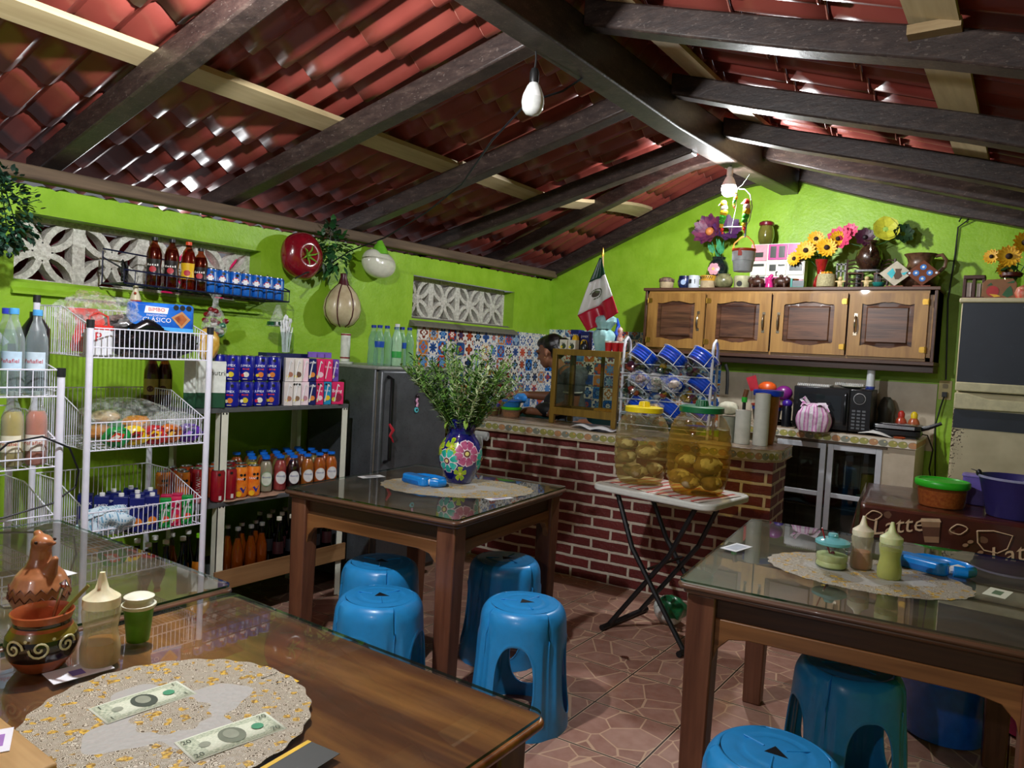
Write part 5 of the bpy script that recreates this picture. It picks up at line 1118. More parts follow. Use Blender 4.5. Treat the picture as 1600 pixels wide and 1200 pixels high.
M().b2((-1.58, .035, 0), (.765, .44, .872)).build('brick_wall', BRICK, CT)
def bar_outline(o_, r_=.16):
    x1 = .79+o_; pts = [(-1.60, -o_), (x1-r_, -o_)]+[(x1-r_+r_*sin(a), -o_+r_-r_*cos(a)) for a in [pi/2*i/8 for i in range(1, 9)]]+[(x1, .46), (-1.60, .46)]
    return pts
M().prism(bar_outline(0.0), .006, z=.935).build('countertop', CTOP, CT, bevel=.002)
M().prism(bar_outline(0.0), .062, z=.873).build('tile_border', FRUIT, CT)
M().prism(bar_outline(.004), .004, z=.870).prism(bar_outline(.004), .004, z=.933).build('border_edging', mt('#c9b795', .4), CT)
def onc(lx, ly, z=.942):   # counter coordinates -> world
    return (-1.9+lx*cos(CA)-ly*sin(CA), 4.045+lx*sin(CA)+ly*cos(CA), z)
# tubs
def tub(label, loc, R_, H, body, lidc, fill=None, fh=.6, nm='food_tub', op=.35, group=None):
    r = thing(nm, label, 'food container', loc, 0, group)
    M().lathe([(R_*.86, 0), (R_*.9, .004), (R_, H*.8), (R_*1.02, H*.82)], 28).build('tub_body', clear(body, op, .15), r)
    if fill: M().lathe([(R_*.84, .003), (R_*.95, H*fh), (.0001, H*fh+.002)], 24).build('food', mt(fill[0], .6, c2=fill[1], scale=70), r)
    if lidc: M().lathe([(R_*1.04, H*.74), (R_*1.09, H*.80), (R_*1.09, H*.95), (R_*1.04, H), (R_*.94, H), (R_*.90, H*.955), (.0001, H*.955)], 32).build('lid', mt(lidc, .35, var=.05), r)
    return r
tub('round clear tub with lime green lid standing on the brick counter', (-3.03, 4.30, .941), .068, .072, '#c8a080', '#4ed22a', ('#a0582c', '#c87840'), .5)
tub('translucent blue tub stacked on the green lidded tub', (-3.03, 4.30, 1.013), .068, .05, '#2f8ae0', '#2a6fd8', ('#2a7ad0', '#4a9ae8'), .8, op=.7)
tub('brown jar with purple lid behind the herb bunch on the brick counter', (-3.17, 4.27, .941), .045, .085, '#8a6a4a', '#6a5ab8', ('#6a4a2a', '#8a6a3a'), .6)
tub('small red lidded tub behind the stacked tubs', (-3.17, 4.42, .941), .05, .11, '#a08070', '#c8342c', ('#7a4a3a', '#9a6a50'), .6)
o = crinkle(M(), (0, 0, 0), (.05, .05, .035), 15, 20, 12, .15).build('blue_bag', mt('#2f86d8', .3, coat=.4), None, (-3.16, 4.60, 1.06)); tag(o, 'small crumpled blue bag next to the woman\'s far hand', 'bag')
tag(M().b2((-3.55, 4.98, 0), (-2.2, 5.59, .93)).build('back_worktop', mt('#12383c', .35)), 'dark teal worktop behind the woman along the tiled wall', 'worktop')
# rolled white towel at the left end
m = M(); m.tube([(-.045, 0, 0), (.045, 0, 0)], .030, 14)
for k in range(4): m.tube([(.046, (.006+.006*k)*cos(a), (.006+.006*k)*sin(a)) for a in [pi*i/8 for i in range(13)]], .002, 4)
m.grid(lambda a, b: (-.045+.07*a+.01*sin(b*3), -.030-.004*sin(a*9), -.095*b), 12, 8)
tag(m.build('rolled_cloth', mt('#a9aaa8', .8), None, (-2.98, 3.90, .835), radians(5), solid=.003), 'rolled grey white cloth hanging at the left end of the counter edge', 'cloth')
# ---------- display case ----------
GLD = wood('#6a5018', '#93722a', 2, .4, 1.0, .2)
r = thing('display_case', 'golden brown wooden display case with glass sides on the counter', 'display case', (-2.40, 4.335, .942), radians(-1))
W, Dp, H0, H1 = .235, .115, .06, .50
for x in (-W, W):
    for y in (-Dp, Dp):
        m = M(); m.b2((x-.018, y-.012, 0), (x+.018, y+.012, H1)).build('post', GLD, r, bevel=.002)
m = M()
for y in (-Dp, Dp): m.b2((-W, y-.011, H1-.04), (W, y+.011, H1)).b2((-W, y-.011, H0), (W, y+.011, H0+.05))
for x in (-W, W): m.b2((x-.011, -Dp, H1-.04), (x+.011, Dp, H1)).b2((x-.011, -Dp, H0), (x+.011, Dp, H0+.05))
m.build('frame_rail', GLD, r, bevel=.002); M().b2((-.008, Dp-.01, H0), (.012, Dp+.01, H1)).build('door_stile', GLD, r)
M().b2((-W, -Dp, H1-.012), (W, Dp, H1)).build('top_board', GLD, r, bevel=.002); M().b2((-W, -Dp, H0+.02), (W, Dp, H0+.03)).build('floor_board', GLD, r)
PG = glass('#eef0e8', .02, 1.4, .02)
M().b2((-W+.018, -Dp-.002, H0+.05), (W-.018, -Dp+.002, H1-.04)).build('front_glass', PG, r); M().b2((-W+.018, Dp-.001, H0+.05), (W-.018, Dp+.001, H1-.04)).build('rear_glass', PG, r)
for x in (-W, W): M().b2((x-.001, -Dp+.012, H0+.05), (x+.001, Dp-.012, H1-.04)).build('side_glass', PG, r)
M().b2((-W+.02, -Dp+.01, .263), (W-.02, Dp-.01, .267)).build('glass_shelf', glass('#b8ccc0', .03, 1.45, .06), r)
tag(M().prism([(-.09, -.04), (.08, -.05), (.10, .03), (-.07, .05)], .03).build('bread_loaf', mt('#c8862a', .5, c2='#e0a440'), None, (-2.28, 4.34, 1.035), bevel=.012), 'golden bread lying at the right inside the display case', 'bread')
tag(M().grid(lambda a, b: (-.15+.32*a, -.10+.18*b, .004+.018*abs(sin(a*5+b*3))), 14, 8).build('papers', mt('#c8cacc', .6), None, (-2.24, 4.13, .942), radians(-22), solid=.002), 'crumpled white sheet of paper lying below the display case', 'paper')
# on top of the display case
ZC = 1.443
for i, x in enumerate((-2.595, -2.53)):
    carton(['left', 'right'][i]+' small white labelled box on the display case', (x, 4.27, ZC), radians(-1), .058, .05, .062, mt('#e6e2d4', .45), 'small white boxes on the display case', '~3', '#3a3a34', ts=.016, fruit='#3a4a34', nm='tea_box')
for i, x in enumerate((-2.57, -2.49)):
    carton(['left', 'right'][i]+' navy juice carton on the display case', (x, 4.37, ZC), 0, .065, .05, .125+.01*(1-i), JUM, 'navy cartons on the display case', 'JUMEX', ts=.018, ty=.72)
for i, x in enumerate((-2.525, -2.47)):
    tag(M().prism(circ(.018, 14, 0, 0, .034), .03, T=TR((0, 0, 0), rx=pi/2)).build('yellow_ornament', mt('#e8b81c', .4), None, (x, 4.30+.02*i, ZC+.064 if i == 0 else ZC+.036)), ['left', 'right'][i]+' yellow oval ornament among the boxes on the display case', 'ornament')
tag(M().lathe([(.022, 0), (.026, .004), (.026, .03), (.012, .045), (.012, .06)], 14).build('small_bottle', mt('#1a1c20', .3), None, (-2.455, 4.28, ZC)), 'small dark bottle beside the right yellow ornament', 'bottle')
r = thing('wrapped_flag_base', 'light blue fabric tied around the base of the flag', 'fabric', (-2.335, 4.32, ZC), 0)
m = M()
def wrapf(a, b):
    th = 2*pi*a; pr_ = [(.05, 0), (.062, .05), (.070, .10), (.060, .125), (.042, .14), (.055, .16), (.075, .19), (.065, .22), (.03, .235)]
    i = min(7, int(b*8)); f = b*8-i; rr = pr_[i][0]*(1-f)+pr_[i+1][0]*f; z = pr_[i][1]*(1-f)+pr_[i+1][1]*f
    g = 1+.10*sin(5*th+b*4)+.05*sin(11*th); dx = .04*max(0, b-.6)
    return (rr*g*cos(th)*1.05+dx, rr*g*sin(th)*.8, z)
m.grid(wrapf, 44, 28, closeu=True); m.build('fabric', mt('#7db4b8', .5, c2='#a9d4d4', scale=10), r); M().tube([(.046*cos(a), .037*sin(a), .14) for a in [2*pi*i/16 for i in range(16)]], .003, 5, closed=True).build('tie', mt('#1c1c1c', .5), r)
r = thing('mexican_flag', 'green white and red flag with round emblem hanging from a pole', 'flag', (0, 0, 0))
m = M(); m.tube([(-2.365, 4.30, 2.065), (-2.355, 4.31, 1.85), (-2.34, 4.32, 1.50)], .006, 8); m.build('pole', wood('#8a6a3a', '#b8935a', 2), r)
M().lathe([(.008, 0), (.009, .02), (.004, .05), (.001, .06)], 10, T=TR((-2.366, 4.30, 2.06))).build('finial', mt('#c8a040', .3, .7), r)
FL_ = [((-2.373, 2.050), (-2.360, 2.050)), ((-2.437, 1.885), (-2.322, 1.94)), ((-2.505, 1.67), (-2.255, 1.80)), ((-2.425, 1.565), (-2.20, 1.69))]
def flagp(t_, s_):
    i = min(2, int(t_*3)); f = t_*3-i; a = FL_[i]; b = FL_[i+1]
    L = (a[0][0]*(1-f)+b[0][0]*f, a[0][1]*(1-f)+b[0][1]*f); Rr = (a[1][0]*(1-f)+b[1][0]*f, a[1][1]*(1-f)+b[1][1]*f)
    return Vector((L[0]+(Rr[0]-L[0])*s_, 4.275-.030*sin(s_*7+t_*2)*t_-.012*sin(s_*15+t_*5)*t_, L[1]+(Rr[1]-L[1])*s_))
m = M(); FC = [mt('#0f3a2a', .35, var=.05), mt('#d8d6d4', .35, var=.04), mt('#b01030', .35, var=.06)]
for k in range(3): m.grid(lambda a, b, k=k: flagp((k+b)/3, a), 24, 10, k)
m.build('flag_cloth', FC, r, solid=.0015)
m = M(); cx_, cz_ = .45, .51
for k in range(14):
    a0 = -2.6+k*.33; m.add([flagp(cz_+.062*sin(a0+d)*q, cx_+.24*cos(a0+d)*q)+Vector((0, -.004, 0)) for d, q in ((-.14, 1), (.14, 1), (.14, .78), (-.14, .78))], [(0, 1, 2, 3)])
m.flat(circ(.13, 12, 0, 0, .035), lambda x, y: flagp(cz_+y, cx_+x)+Vector((0, -.0045, 0)), 1); m.flat([(-.16, -.02), (-.02, -.045), (.16, -.01), (.03, .0)], lambda x, y: flagp(cz_+y, cx_+x)+Vector((0, -.005, 0)), 0)
m.build('emblem', [mt('#4a5a34', .5), mt('#3a2f20', .5)], r)
# red and white cups beside the flag
for i, x in enumerate((-2.265, -2.215, -2.165)):
    tag(M().lathe([(.020, 0), (.026, .055, 0), (.027, .058, 1), (.027, .066, 1), (.024, .066, 1), (.0001, .06, 1)], 18).build('foam_cup', [mt('#c8202c', .4), mt('#ece4dc', .5)], None, (x, 4.27, ZC)), ordl(i, 3)+' of three red cups with white rims on the display case', 'cup', 'red cups on the display case')
tag(M().lathe([(.018, 0), (.022, .02), (.02, .09), (.012, .115), (.018, .13), (.016, .15), (.0001, .165)], 14).build('figurine', mt('#a81a24', .4, c2='#d8c8b8', scale=50), None, (-2.235, 4.36, ZC)), 'small red and white figure standing behind the red cups', 'figurine')
tag(M().lathe([(.03, 0), (.04, .03), (.036, .07), (.02, .09), (.0001, .1)], 16).build('crystal_ornament', glass('#e0e8e0', .08, 1.5, .15), None, (-2.185, 4.37, ZC)), 'clear crystal ornament behind the red cups', 'ornament')
tag(M().tube([(0, 0, 0), (0, 0, .13), (.008, 0, .17), (-.004, 0, .22)], [.014, .015, .013, .006], 8).build('blue_candle', mt('#1c4fd0', .35), None, (-2.275, 4.39, ZC)), 'blue figure standing behind the flag', 'ornament')

# ================= WOMAN =================
SK = mt('#8a5a40', .5, var=.08, sub=.05); HAIR = mt('#0d0a0a', .35, var=.3, bump=.4, scale=120)
r = thing('person', 'woman in a grey top and black floral apron working behind the counter', 'person', (0, 0, 0))
m = M()
def limb(m, pts, n=12):
    for (p, a), (q, b) in zip(pts[:-1], pts[1:]): m.cyl(p, q, a, b, n)
    for p, a in pts: m.ball(p, a, 12, 8)
H = Vector((-3.015, 4.75, 1.42)); hq = Matrix.Translation(H) @ Matrix.Rotation(radians(-18), 4, 'Y')   # tilted towards -x (down)
def hb(c, s, m=m): 
    A = hq @ Matrix.Translation(c) @ Matrix.Diagonal((*s, 1)); pr_ = [(sin(pi*k/9), -cos(pi*k/9)) for k in range(10)]; pr_[0] = (1e-6, -1); pr_[-1] = (1e-6, 1); m.lathe(pr_, 14, 0, A, cap=False)
hb((.015, 0, .035), (.098, .078, .088)); hb((-.035, 0, -.035), (.062, .060, .075)); hb((-.060, 0, -.088), (.030, .034, .024)); hb((-.045, 0, -.06), (.045, .05, .04))
hb((-.094, 0, .030), (.018, .045, .016)); hb((-.112, 0, -.022), (.020, .014, .014)); hb((-.103, 0, .004), (.013, .010, .032)); hb((-.094, 0, -.058), (.013, .022, .008)); hb((-.092, 0, -.070), (.012, .020, .008))
for s in (-1, 1): hb((-.065, s*.035, -.025), (.028, .022, .022)); hb((.005, s*.080, -.010), (.020, .009, .032)); hb((.0, s*.080, -.038), (.010, .007, .012))
limb(m, [((-2.985, 4.75, 1.36), .050), ((-2.90, 4.755, 1.28), .055)]); 
m.ball((-2.85, 4.77, 1.16), (.105, .155, .16)); m.ball((-2.84, 4.775, .98), (.11, .155, .16)); m.ball((-2.80, 4.78, .86), (.12, .165, .12)); m.ball((-2.87, 4.70, 1.12), (.07, .07, .07)); m.ball((-2.87, 4.82, 1.12), (.07, .07, .07))
limb(m, [((-2.78, 4.63, 1.265), .062), ((-2.69, 4.58, 1.20), .062), ((-2.695, 4.565, 1.04), .053), ((-2.86, 4.55, .985), .042), ((-2.985, 4.525, .975), .027), ((-3.02, 4.52, .975), .025)])
limb(m, [((-2.84, 4.88, 1.25), .058), ((-2.95, 4.91, 1.13), .050), ((-3.03, 4.88, 1.075), .042), ((-3.27, 4.79, 1.075), .028), ((-3.31, 4.78, 1.08), .026)])
for s, y in ((0, 4.69), (1, 4.86)): limb(m, [((-2.72, y, .82), .09), ((-2.72, y, .48), .06), ((-2.72, y, .10), .042), ((-2.80, y, .045), .035), ((-2.88, y, .035), .028)])
m.build('body', SK, r, remesh=.009, smooth=4)
def hand(side, w, fdir, updir):
    w = Vector(w); f = Vector(fdir).normalized(); u = Vector(updir).normalized(); s = f.cross(u)
    m = M(); limb(m, [(w, .026), (w+f*.03, .028), (w+f*.055, .026)]); m.ball(w+f*.06+s*.018, .018); m.ball(w+f*.06-s*.018, .018)
    for k, L in enumerate((.066, .074, .070, .055)):
        b = w+f*.068+s*(.027-.018*k); p1 = b+f*L*.45-u*.006; p2 = p1+f*L*.32-u*L*.25; p3 = p2+f*L*.15-u*L*.28
        limb(m, [(b, .0095), (p1, .009), (p2, .008), (p3, .0068)], 8)
    b = w+f*.015+s*.026; limb(m, [(b, .013), (b+f*.03+s*.018-u*.006, .0105), (b+f*.055+s*.018-u*.016, .0085)], 8)
    return m.build('hand', SK, r, remesh=.004, smooth=2)
hand(0, (-3.00, 4.523, .982), (-1, -.12, -.15), (0, 0, 1)); hand(1, (-3.30, 4.783, 1.085), (-1, -.35, -.35), (-.2, 0, 1))
m = M(); 
def hb2(c, s): hb(c, s, m)
hb2((.035, 0, .045), (.098, .085, .088)); hb2((-.005, 0, .080), (.088, .070, .050)); hb2((.075, 0, .0), (.055, .070, .07)); hb2((.135, 0, .03), (.045, .05, .045)); hb2((.05, 0, -.04), (.04, .060, .04)); hb2((-.055, 0, .085), (.03, .045, .028))
m.build('hair', HAIR, r, remesh=.006, smooth=3)
m = M()
for s in (-1, 1):
    q = hq @ Vector((-.088, s*.033, .012)); m.ball(q, (.006, .010, .004), 8, 6); q = hq @ Vector((-.092, s*.034, .034)); m.ball(q, (.005, .017, .004), 8, 6)
m.build('brow_and_lash', mt('#1a0f0c', .6), r)
m = M(); q = hq @ Vector((.0, -.091, -.045)); m.ball(q, .0045, 8, 6); m.build('earring', mt('#d8c080', .2, .9), r)
# grey top with sleeves
TOPG = mt('#3c444a', .8, c2='#56606a', bump=.5, scale=35)
m = M(); m.ball((-2.85, 4.77, 1.17), (.118, .168, .16)); m.ball((-2.84, 4.775, 1.0), (.122, .168, .17)); m.ball((-2.82, 4.78, .87), (.13, .180, .13)); m.ball((-2.88, 4.76, 1.13), (.085, .13, .09))
limb(m, [((-2.80, 4.66, 1.265), .070), ((-2.70, 4.58, 1.225), .075), ((-2.69, 4.572, 1.15), .066)]); limb(m, [((-2.82, 4.87, 1.26), .072), ((-2.90, 4.91, 1.19), .064)])
m.build('blouse', TOPG, r, remesh=.010, smooth=4)
M().lathe([(.069, 0), (.072, .006), (.069, .012)], 24, T=TR((-2.692, 4.572, 1.135), rx=.05), cap=False).build('sleeve_trim', mt('#c8ccce', .7), r)
t = NT('black_floral_cloth'); a = t.voro(t.co, 16, 'F1', 'Distance'); b = t.noise(t.co, 30, 3); t.base(t.mix(((a+b*.35) < .34)*.7, '#0b0c10', '#a9adb4')); t.setv(rough=.6)
m = M(); m.ball((-2.89, 4.76, 1.10), (.085, .135, .13)); m.ball((-2.86, 4.765, .97), (.115, .165, .13)); m.ball((-2.84, 4.765, .82), (.13, .18, .16)); m.ball((-2.82, 4.765, .62), (.12, .19, .18)); m.ball((-2.93, 4.70, 1.04), (.07, .09, .08)); m.ball((-2.95, 4.66, .985), (.06, .09, .05)); m.ball((-2.90, 4.56, .995), (.095, .062, .058))
m.tube([(-2.93, 4.69, 1.16), (-2.86, 4.67, 1.27), (-2.80, 4.70, 1.30)], .022, 8, flat=.5)
m.build('apron', t.m, r, remesh=.010, smooth=4)
m = M(); m.ball((-2.72, 4.69, .35), (.085, .085, .32)); m.ball((-2.72, 4.86, .35), (.085, .085, .32)); m.ball((-2.72, 4.775, .72), (.15, .19, .16)); m.build('trousers', mt('#1c2230', .8), r, remesh=.012, smooth=3)

# ================= JAR RACK ON THE COUNTER =================
r = thing('jar_rack', 'white metal rack holding tilted clear jars with blue lids', 'jar rack', (-1.86, 4.35, .942), radians(3))
m = M(); Wk = .285; WR = mt('#dfe2ea', .3)
for s in (-1, 1):
    m.tube([(s*Wk, -.09, 0), (s*Wk, -.09, .53), (s*Wk, -.075, .575), (s*Wk, -.04, .595), (s*Wk, -.005, .575), (s*Wk, .01, .53), (s*Wk, .01, 0)], .009, 8)
    for z in (.02, .24): m.tube([(s*Wk, -.09, z), (s*Wk, .01, z)], .005, 6)
for z, q in ((.355, .0075), (.12, .006)): m.tube([(-Wk, -.09, z), (Wk, -.09, z)], q, 8)
m.build('side_frame', WR, r)
m = M()
for (row, z) in enumerate((.42, .26, .10)):
    m.tube([(-Wk, -.10, z+.01), (Wk, -.10, z+.01)], .003, 5); m.tube([(-Wk, .0, z-.03), (Wk, .0, z-.03)], .003, 5); m.tube([(-Wk, -.13, z-.05), (Wk, -.13, z-.05)], .003, 5)
    for c_ in range(3):
        x = -.19+.19*c_; ax = Vector((.35, .30, .62)).normalized(); ctr = Vector((x+.01, -.06, z+.03)); u = ax.cross(Vector((0, 0, 1))).normalized(); w = ax.cross(u)
        for d in (-.02, .07): m.tube([ctr+ax*d+(u*cos(a)+w*sin(a))*.093 for a in [2*pi*i/20 for i in range(20)]], .003, 5, closed=True)
        for a in (0, 1.57, 3.14, 4.71): m.tube([ctr+ax*k_+(u*cos(a)+w*sin(a))*.088 for k_ in (-.02, .07)], .0025, 4)
m.build('wire_ring', WR, r)
BLID = mt('#1250d8', .22, coat=.6, var=.08); JG = glass('#e4ecec', .03, 1.45, .06); rn = random.Random(9)
CND = [mt('#3a1420', .4), mt('#1c4a34', .4), mt('#b03a2c', .4), mt('#d8d4c8', .4), mt('#c8a02c', .4), mt('#6a2a4a', .4)]
rowd = ['top row', 'middle row', 'bottom row']; cold = ['left', 'middle', 'right']
for row, z in enumerate((.42, .26, .10)):
    for c_ in range(3):
        p = Matrix.Translation((-1.86, 4.35, .942)) @ Matrix.Rotation(radians(3), 4, 'Z') @ Vector((-.19+.19*c_+.01, -.06, z+.03))
        j = thing('candy_jar', rowd[row]+', '+cold[c_]+' clear candy jar with blue lid in the white jar rack', 'jar', p, 0, 'candy jars in the white rack')
        A = Vector((.35, .30, .62)).normalized().to_track_quat('Z', 'Y').to_matrix().to_4x4()
        M().lathe([(.058, -.105), (.078, -.09), (.084, -.05), (.084, .0), (.076, .01)], 22, T=A).build('jar_body', JG, j)
        M().lathe([(.080, .0), (.087, .005), (.083, .014), (.087, .022), (.083, .031), (.087, .040), (.083, .049), (.087, .058), (.083, .067), (.083, .072), (.075, .078), (.0001, .078)], 26, T=A).build('lid', BLID, j)
        m = M()
        for k in range(9): v_ = Vector((rn.uniform(-.045, .045), rn.uniform(-.045, .045), rn.uniform(-.09, -.04))); crinkle(m, tuple(A @ v_), (.022, .022, .017), k+row*9, 8, 5, .15, rn.randrange(6))
        m.build('sweets', CND, j)['kind'] = 'stuff'
for i, (dx, dz, c1, n_) in enumerate([(-.13, .34, '#5a1a3a', 'dark purple'), (-.02, .33, '#1f5a3c', 'green'), (.09, .32, '#b8a8a0', 'silver and red'), (-.02, .17, '#c8a030', 'yellow')]):
    o = M(); crinkle(o, (0, 0, 0), (.055, .03, .05), 100+i, 22, 12, .18, 0); crinkle(o, (.01, -.01, 0), (.03, .028, .025), 120+i, 12, 8, .2, 1)
    tag(o.build('sweet_bag', [film('#e6eae8', .14, .08), mt(c1, .4, c2='#c8b8b0', scale=60)], None, (-1.86+dx, 4.17, .942+dz), .2), n_+' wrapped sweet bag hanging on the front of the jar rack', 'bag', 'sweet bags on the jar rack')
tag(M().tube([(-1.52, 4.36, 1.40), (-1.505, 4.36, 1.36), (-1.50, 4.36, 1.28), (-1.50, 4.36, 1.22)], .01, 6, flat=.3).build('hanging_strap', mt('#121212', .5)), 'black strap hanging at the right side of the jar rack', 'strap')
# paper rolls, brush on the counter
def roll(label, x, y, R_, H_):
    r = thing('paper_roll', label, 'paper roll', (x, y, .942)); M().lathe([(R_*.97, 0), (R_, .005), (R_*.985, H_*.5), (R_, H_-.004), (R_*.3, H_), (.006, H_-.03)], 28).build('roll', mt('#d6d8d0', .45, var=.05), r); return r
roll('tall white paper roll standing on the counter behind the jars', -1.275, 4.33, .043, .305); roll('shorter white paper roll behind the green lidded jar', -1.375, 4.31, .045, .20)
r = thing('kitchen_brush', 'brush with bright green ferrule standing in the shorter paper roll', 'brush', (-1.375, 4.31, 1.14)); M().cyl((0, 0, 0), (.0, 0, .05), .010).build('bristles', mt('#101010', .6), r); M().cyl((0, 0, .045), (0, 0, .075), .016).build('ferrule', mt('#2fc23a', .4), r); M().cyl((0, 0, .075), (.01, 0, .12), .014).build('handle', mt('#7a4a2c', .4), r)
tag(crinkle(M(), (0, 0, 0), (.06, .05, .04), 66, 22, 12, .08).build('white_cloth', mt('#d2d0b8', .8), None, (-1.47, 4.33, 1.14)), 'folded cream cloth behind the green jar lid', 'cloth')
tag(M().lathe([(.05, 0), (.05, .15)], 18).build('cloth_stand', mt('#8a8f80', .5), None, (-1.47, 4.33, .942)), 'grey canister under the folded cream cloth', 'canister')
tag(M().lathe([(.036, 0), (.038, .01), (.038, .12), (.018, .15), (.018, .175), (.022, .178), (.02, .19)], 18).build('white_bottle', mt('#b8bfc4', .35), None, (-1.42, 4.44, 1.0-.058)), 'pale grey bottle with white cap behind the paper rolls', 'bottle')
r = thing('blue_lid_bowl', 'bowl with bright blue lid behind the tall paper roll', 'bowl', (-1.28, 4.45, .942)); M().lathe([(.045, 0), (.06, .10), (.065, .29)], 22).build('bowl_body', mt('#a8642c', .4), r); M().lathe([(.082, .285), (.086, .29), (.086, .315), (.08, .32), (.0001, .32)], 28).build('lid', mt('#123fc8', .35), r)
# ================= FOLDING TABLE AND AGUAMIEL JARS =================
r = thing('folding_table', 'small white folding table with black crossed legs', 'table', (-1.48, 3.55, 0), radians(-6))
WP = mt('#d9dad2', .4, var=.04)
M().prism(rrect(.68, .47, .07, 7), .034, z=.716).build('tabletop', WP, r, bevel=.010, bseg=3)
BL = mt('#141518', .4)
for s in (-1, 1):
    y = s*.17
    M().tube([(-.22, y*.9, .715), (-.10, y, .45), (.22, y, .02)], .013, 8).build('leg', BL, r); M().tube([(.22, y*.8, .715), (.10, y*.9, .45), (-.22, y*.9, .02)], .013, 8).build('leg', BL, r)
for x in (-.22, .22): M().tube([(x, -.22, .016), (x, .22, .016)], .015, 8).build('foot_bar', BL, r)
M().tube([(0, -.17, .365), (0, .17, .365)], .008, 6).build('cross_bar', BL, r)
t = NT('red_stripe_cloth'); c = t.xyz(); f = (c[0]*16.0).fr(); g = (c[0]*70.0).fr(); t.base(t.mix((f < .3), t.mix(g < .3, '#d8d0c4', '#c8a8a0'), '#b83a30')); t.setv(rough=.85)
o = M().grid(lambda a, b: (-.30+.60*a, -.19+.36*b+.01*sin(a*9), .0015+.002*sin(a*20+b*9)), 30, 12).build('table_cloth', t.m, None, (-1.475, 3.54, .752), radians(-14), solid=.001); tag(o, 'cream and red striped cloth under the two big jars', 'cloth')
def barrel(label, loc, R_, H_, tint, liquid, lidc, lv, seed, op):
    r = thing('barrel_jar', label, 'jar', loc, radians(20))
    pr = []; n = 26
    TB = [(0, .74), (.05, .84), (.15, .92), (.3, .98), (.5, 1), (.65, .985), (.78, .93), (.86, .86), (.92, .76), (.955, .66), (1, .64)]; n = 44
    for i in range(n+1):
        w = i/n; k = max(j for j in range(10) if TB[j][0] <= w+1e-9); f = (w-TB[k][0])/(TB[k+1][0]-TB[k][0]); rr = R_*(TB[k][1]*(1-f)+TB[k+1][1]*f)
        if .12 < w < .88: rr *= 1+.016*cos(w*62)
        pr.append((rr, H_*w))
    pr = [(R_*.62, 0)]+pr+[(R_*.60, H_*1.02)]
    M().lathe(pr, 36).build('jar_body', clear(tint, .10, .06), r)
    q = [(a*.985, b+.002) for a, b in pr if b <= H_*lv]; q.append((0.0001, H_*lv+.003)); M().lathe(q, 32).build('liquid', glass(liquid, .05, 1.2, .0), r)
    M().lathe([(R_*.66, H_*.985), (R_*.70, H_*.99), (R_*.70, H_*1.055), (R_*.62, H_*1.065), (R_*.2, H_*1.065), (R_*.19, H_*1.09), (R_*.16, H_*1.135), (R_*.05, H_*1.14), (.0001, H_*1.14)], 32).build('lid', mt(lidc, .35, var=.04), r)
    m = M()
    for k in range(14): a = 2*pi*k/14; m.tube([(R_*.195*cos(a), R_*.195*sin(a), H_*1.07), (R_*.165*cos(a), R_*.165*sin(a), H_*1.13)], .0035, 5)
    m.build('lid_knob', mt(lidc, .35, var=.04), r)
    return r
J1 = (-1.66, 3.565, .756); J2 = (-1.335, 3.53, .756)
barrel('clear barrel jar with yellow lid and bread pieces in liquid on the folding table', J1, .142, .375, '#c8b474', '#f4ecc8', '#f0d818', .62, 1, .3)
barrel('amber barrel jar with green lid and soaked bread on the folding table', J2, .156, .405, '#c8a040', '#f2e0a0', '#0f6a3c', .80, 2, .4)
def bun(label, c, R_, rot, seed, pale):
    r = thing('soaked_bread', label, 'bread', c, rot)
    m = M(); R_ *= 1.22; crinkle(m, (0, 0, 0), (R_, R_*.8, R_*.6), seed, 22, 12, .06); m.build('crust', mt('#86704e', .6, c2='#a89068', scale=25), r)
    m = M(); crinkle(m, (0, -R_*.35, R_*.08), (R_*.78, R_*.5, R_*.42), seed+7, 22, 12, .09); m.build('crumb', mt('#e0d8b4' if pale else '#d0c090', .8, c2='#f4eed4' if pale else '#e8dcb4', bump=.8, scale=60), r)
for i, (dx, dy, dz, R_, p_) in enumerate([(-.07, -.03, .20, .045, 'upper left'), (.055, -.05, .17, .052, 'upper right'), (-.05, -.065, .135, .045, 'middle left'), (.02, -.07, .065, .048, 'bottom middle'), (.075, .0, .08, .045, 'bottom right'), (-.06, .02, .06, .05, 'bottom left')]):
    bun(p_+' piece of soaked bread in the yellow lidded jar', (J1[0]+dx, J1[1]+dy, J1[2]+dz), R_, .6+.3*i, 200+i, i % 2 == 0)
for i, (dx, dy, dz, R_, p_) in enumerate([(-.03, -.07, .165, .05, 'upper left'), (.065, -.04, .15, .06, 'upper right'), (-.08, -.04, .075, .05, 'bottom left'), (.0, -.09, .06, .045, 'bottom middle'), (.08, -.02, .06, .05, 'bottom right'), (.02, .05, .10, .06, 'rear')]):
    bun(p_+' piece of soaked bread in the green lidded jar', (J2[0]+dx, J2[1]+dy, J2[2]+dz), R_, .4+.35*i, 220+i, i < 2)
# striped green bag on the floor
t = NT('green_white_stripes'); c = t.xyz(); f = ((c[2]*9.0+c[0]*5.0+(t.noise(t.co, 8, 2)-.5)*1.2).sn()) > .1; t.base(t.mix(f, '#cfd4cf', '#0f6a40')); t.setv(rough=.3, coat=.4)
tag(crinkle(M(), (0, 0, 0), (.085, .085, .075), 44, 34, 20, .07).build('striped_bag', t.m, None, (-1.50, 3.70, .078)), 'green and white striped plastic bag under the folding table', 'bag')
tag(leaf and (lambda m: (leaf(m, Vector((0, 0, .003)), Vector((1, .2, .15)), .05, .01, 0), leaf(m, Vector((.02, .01, .003)), Vector((.8, -.5, .2)), .04, .008, 0), m)[2])(M()).build('dry_leaf', mt('#5a2a1c', .7), None, (-1.50, 3.12, .001)), 'small dry reddish leaf scrap on the floor tiles', 'leaf')
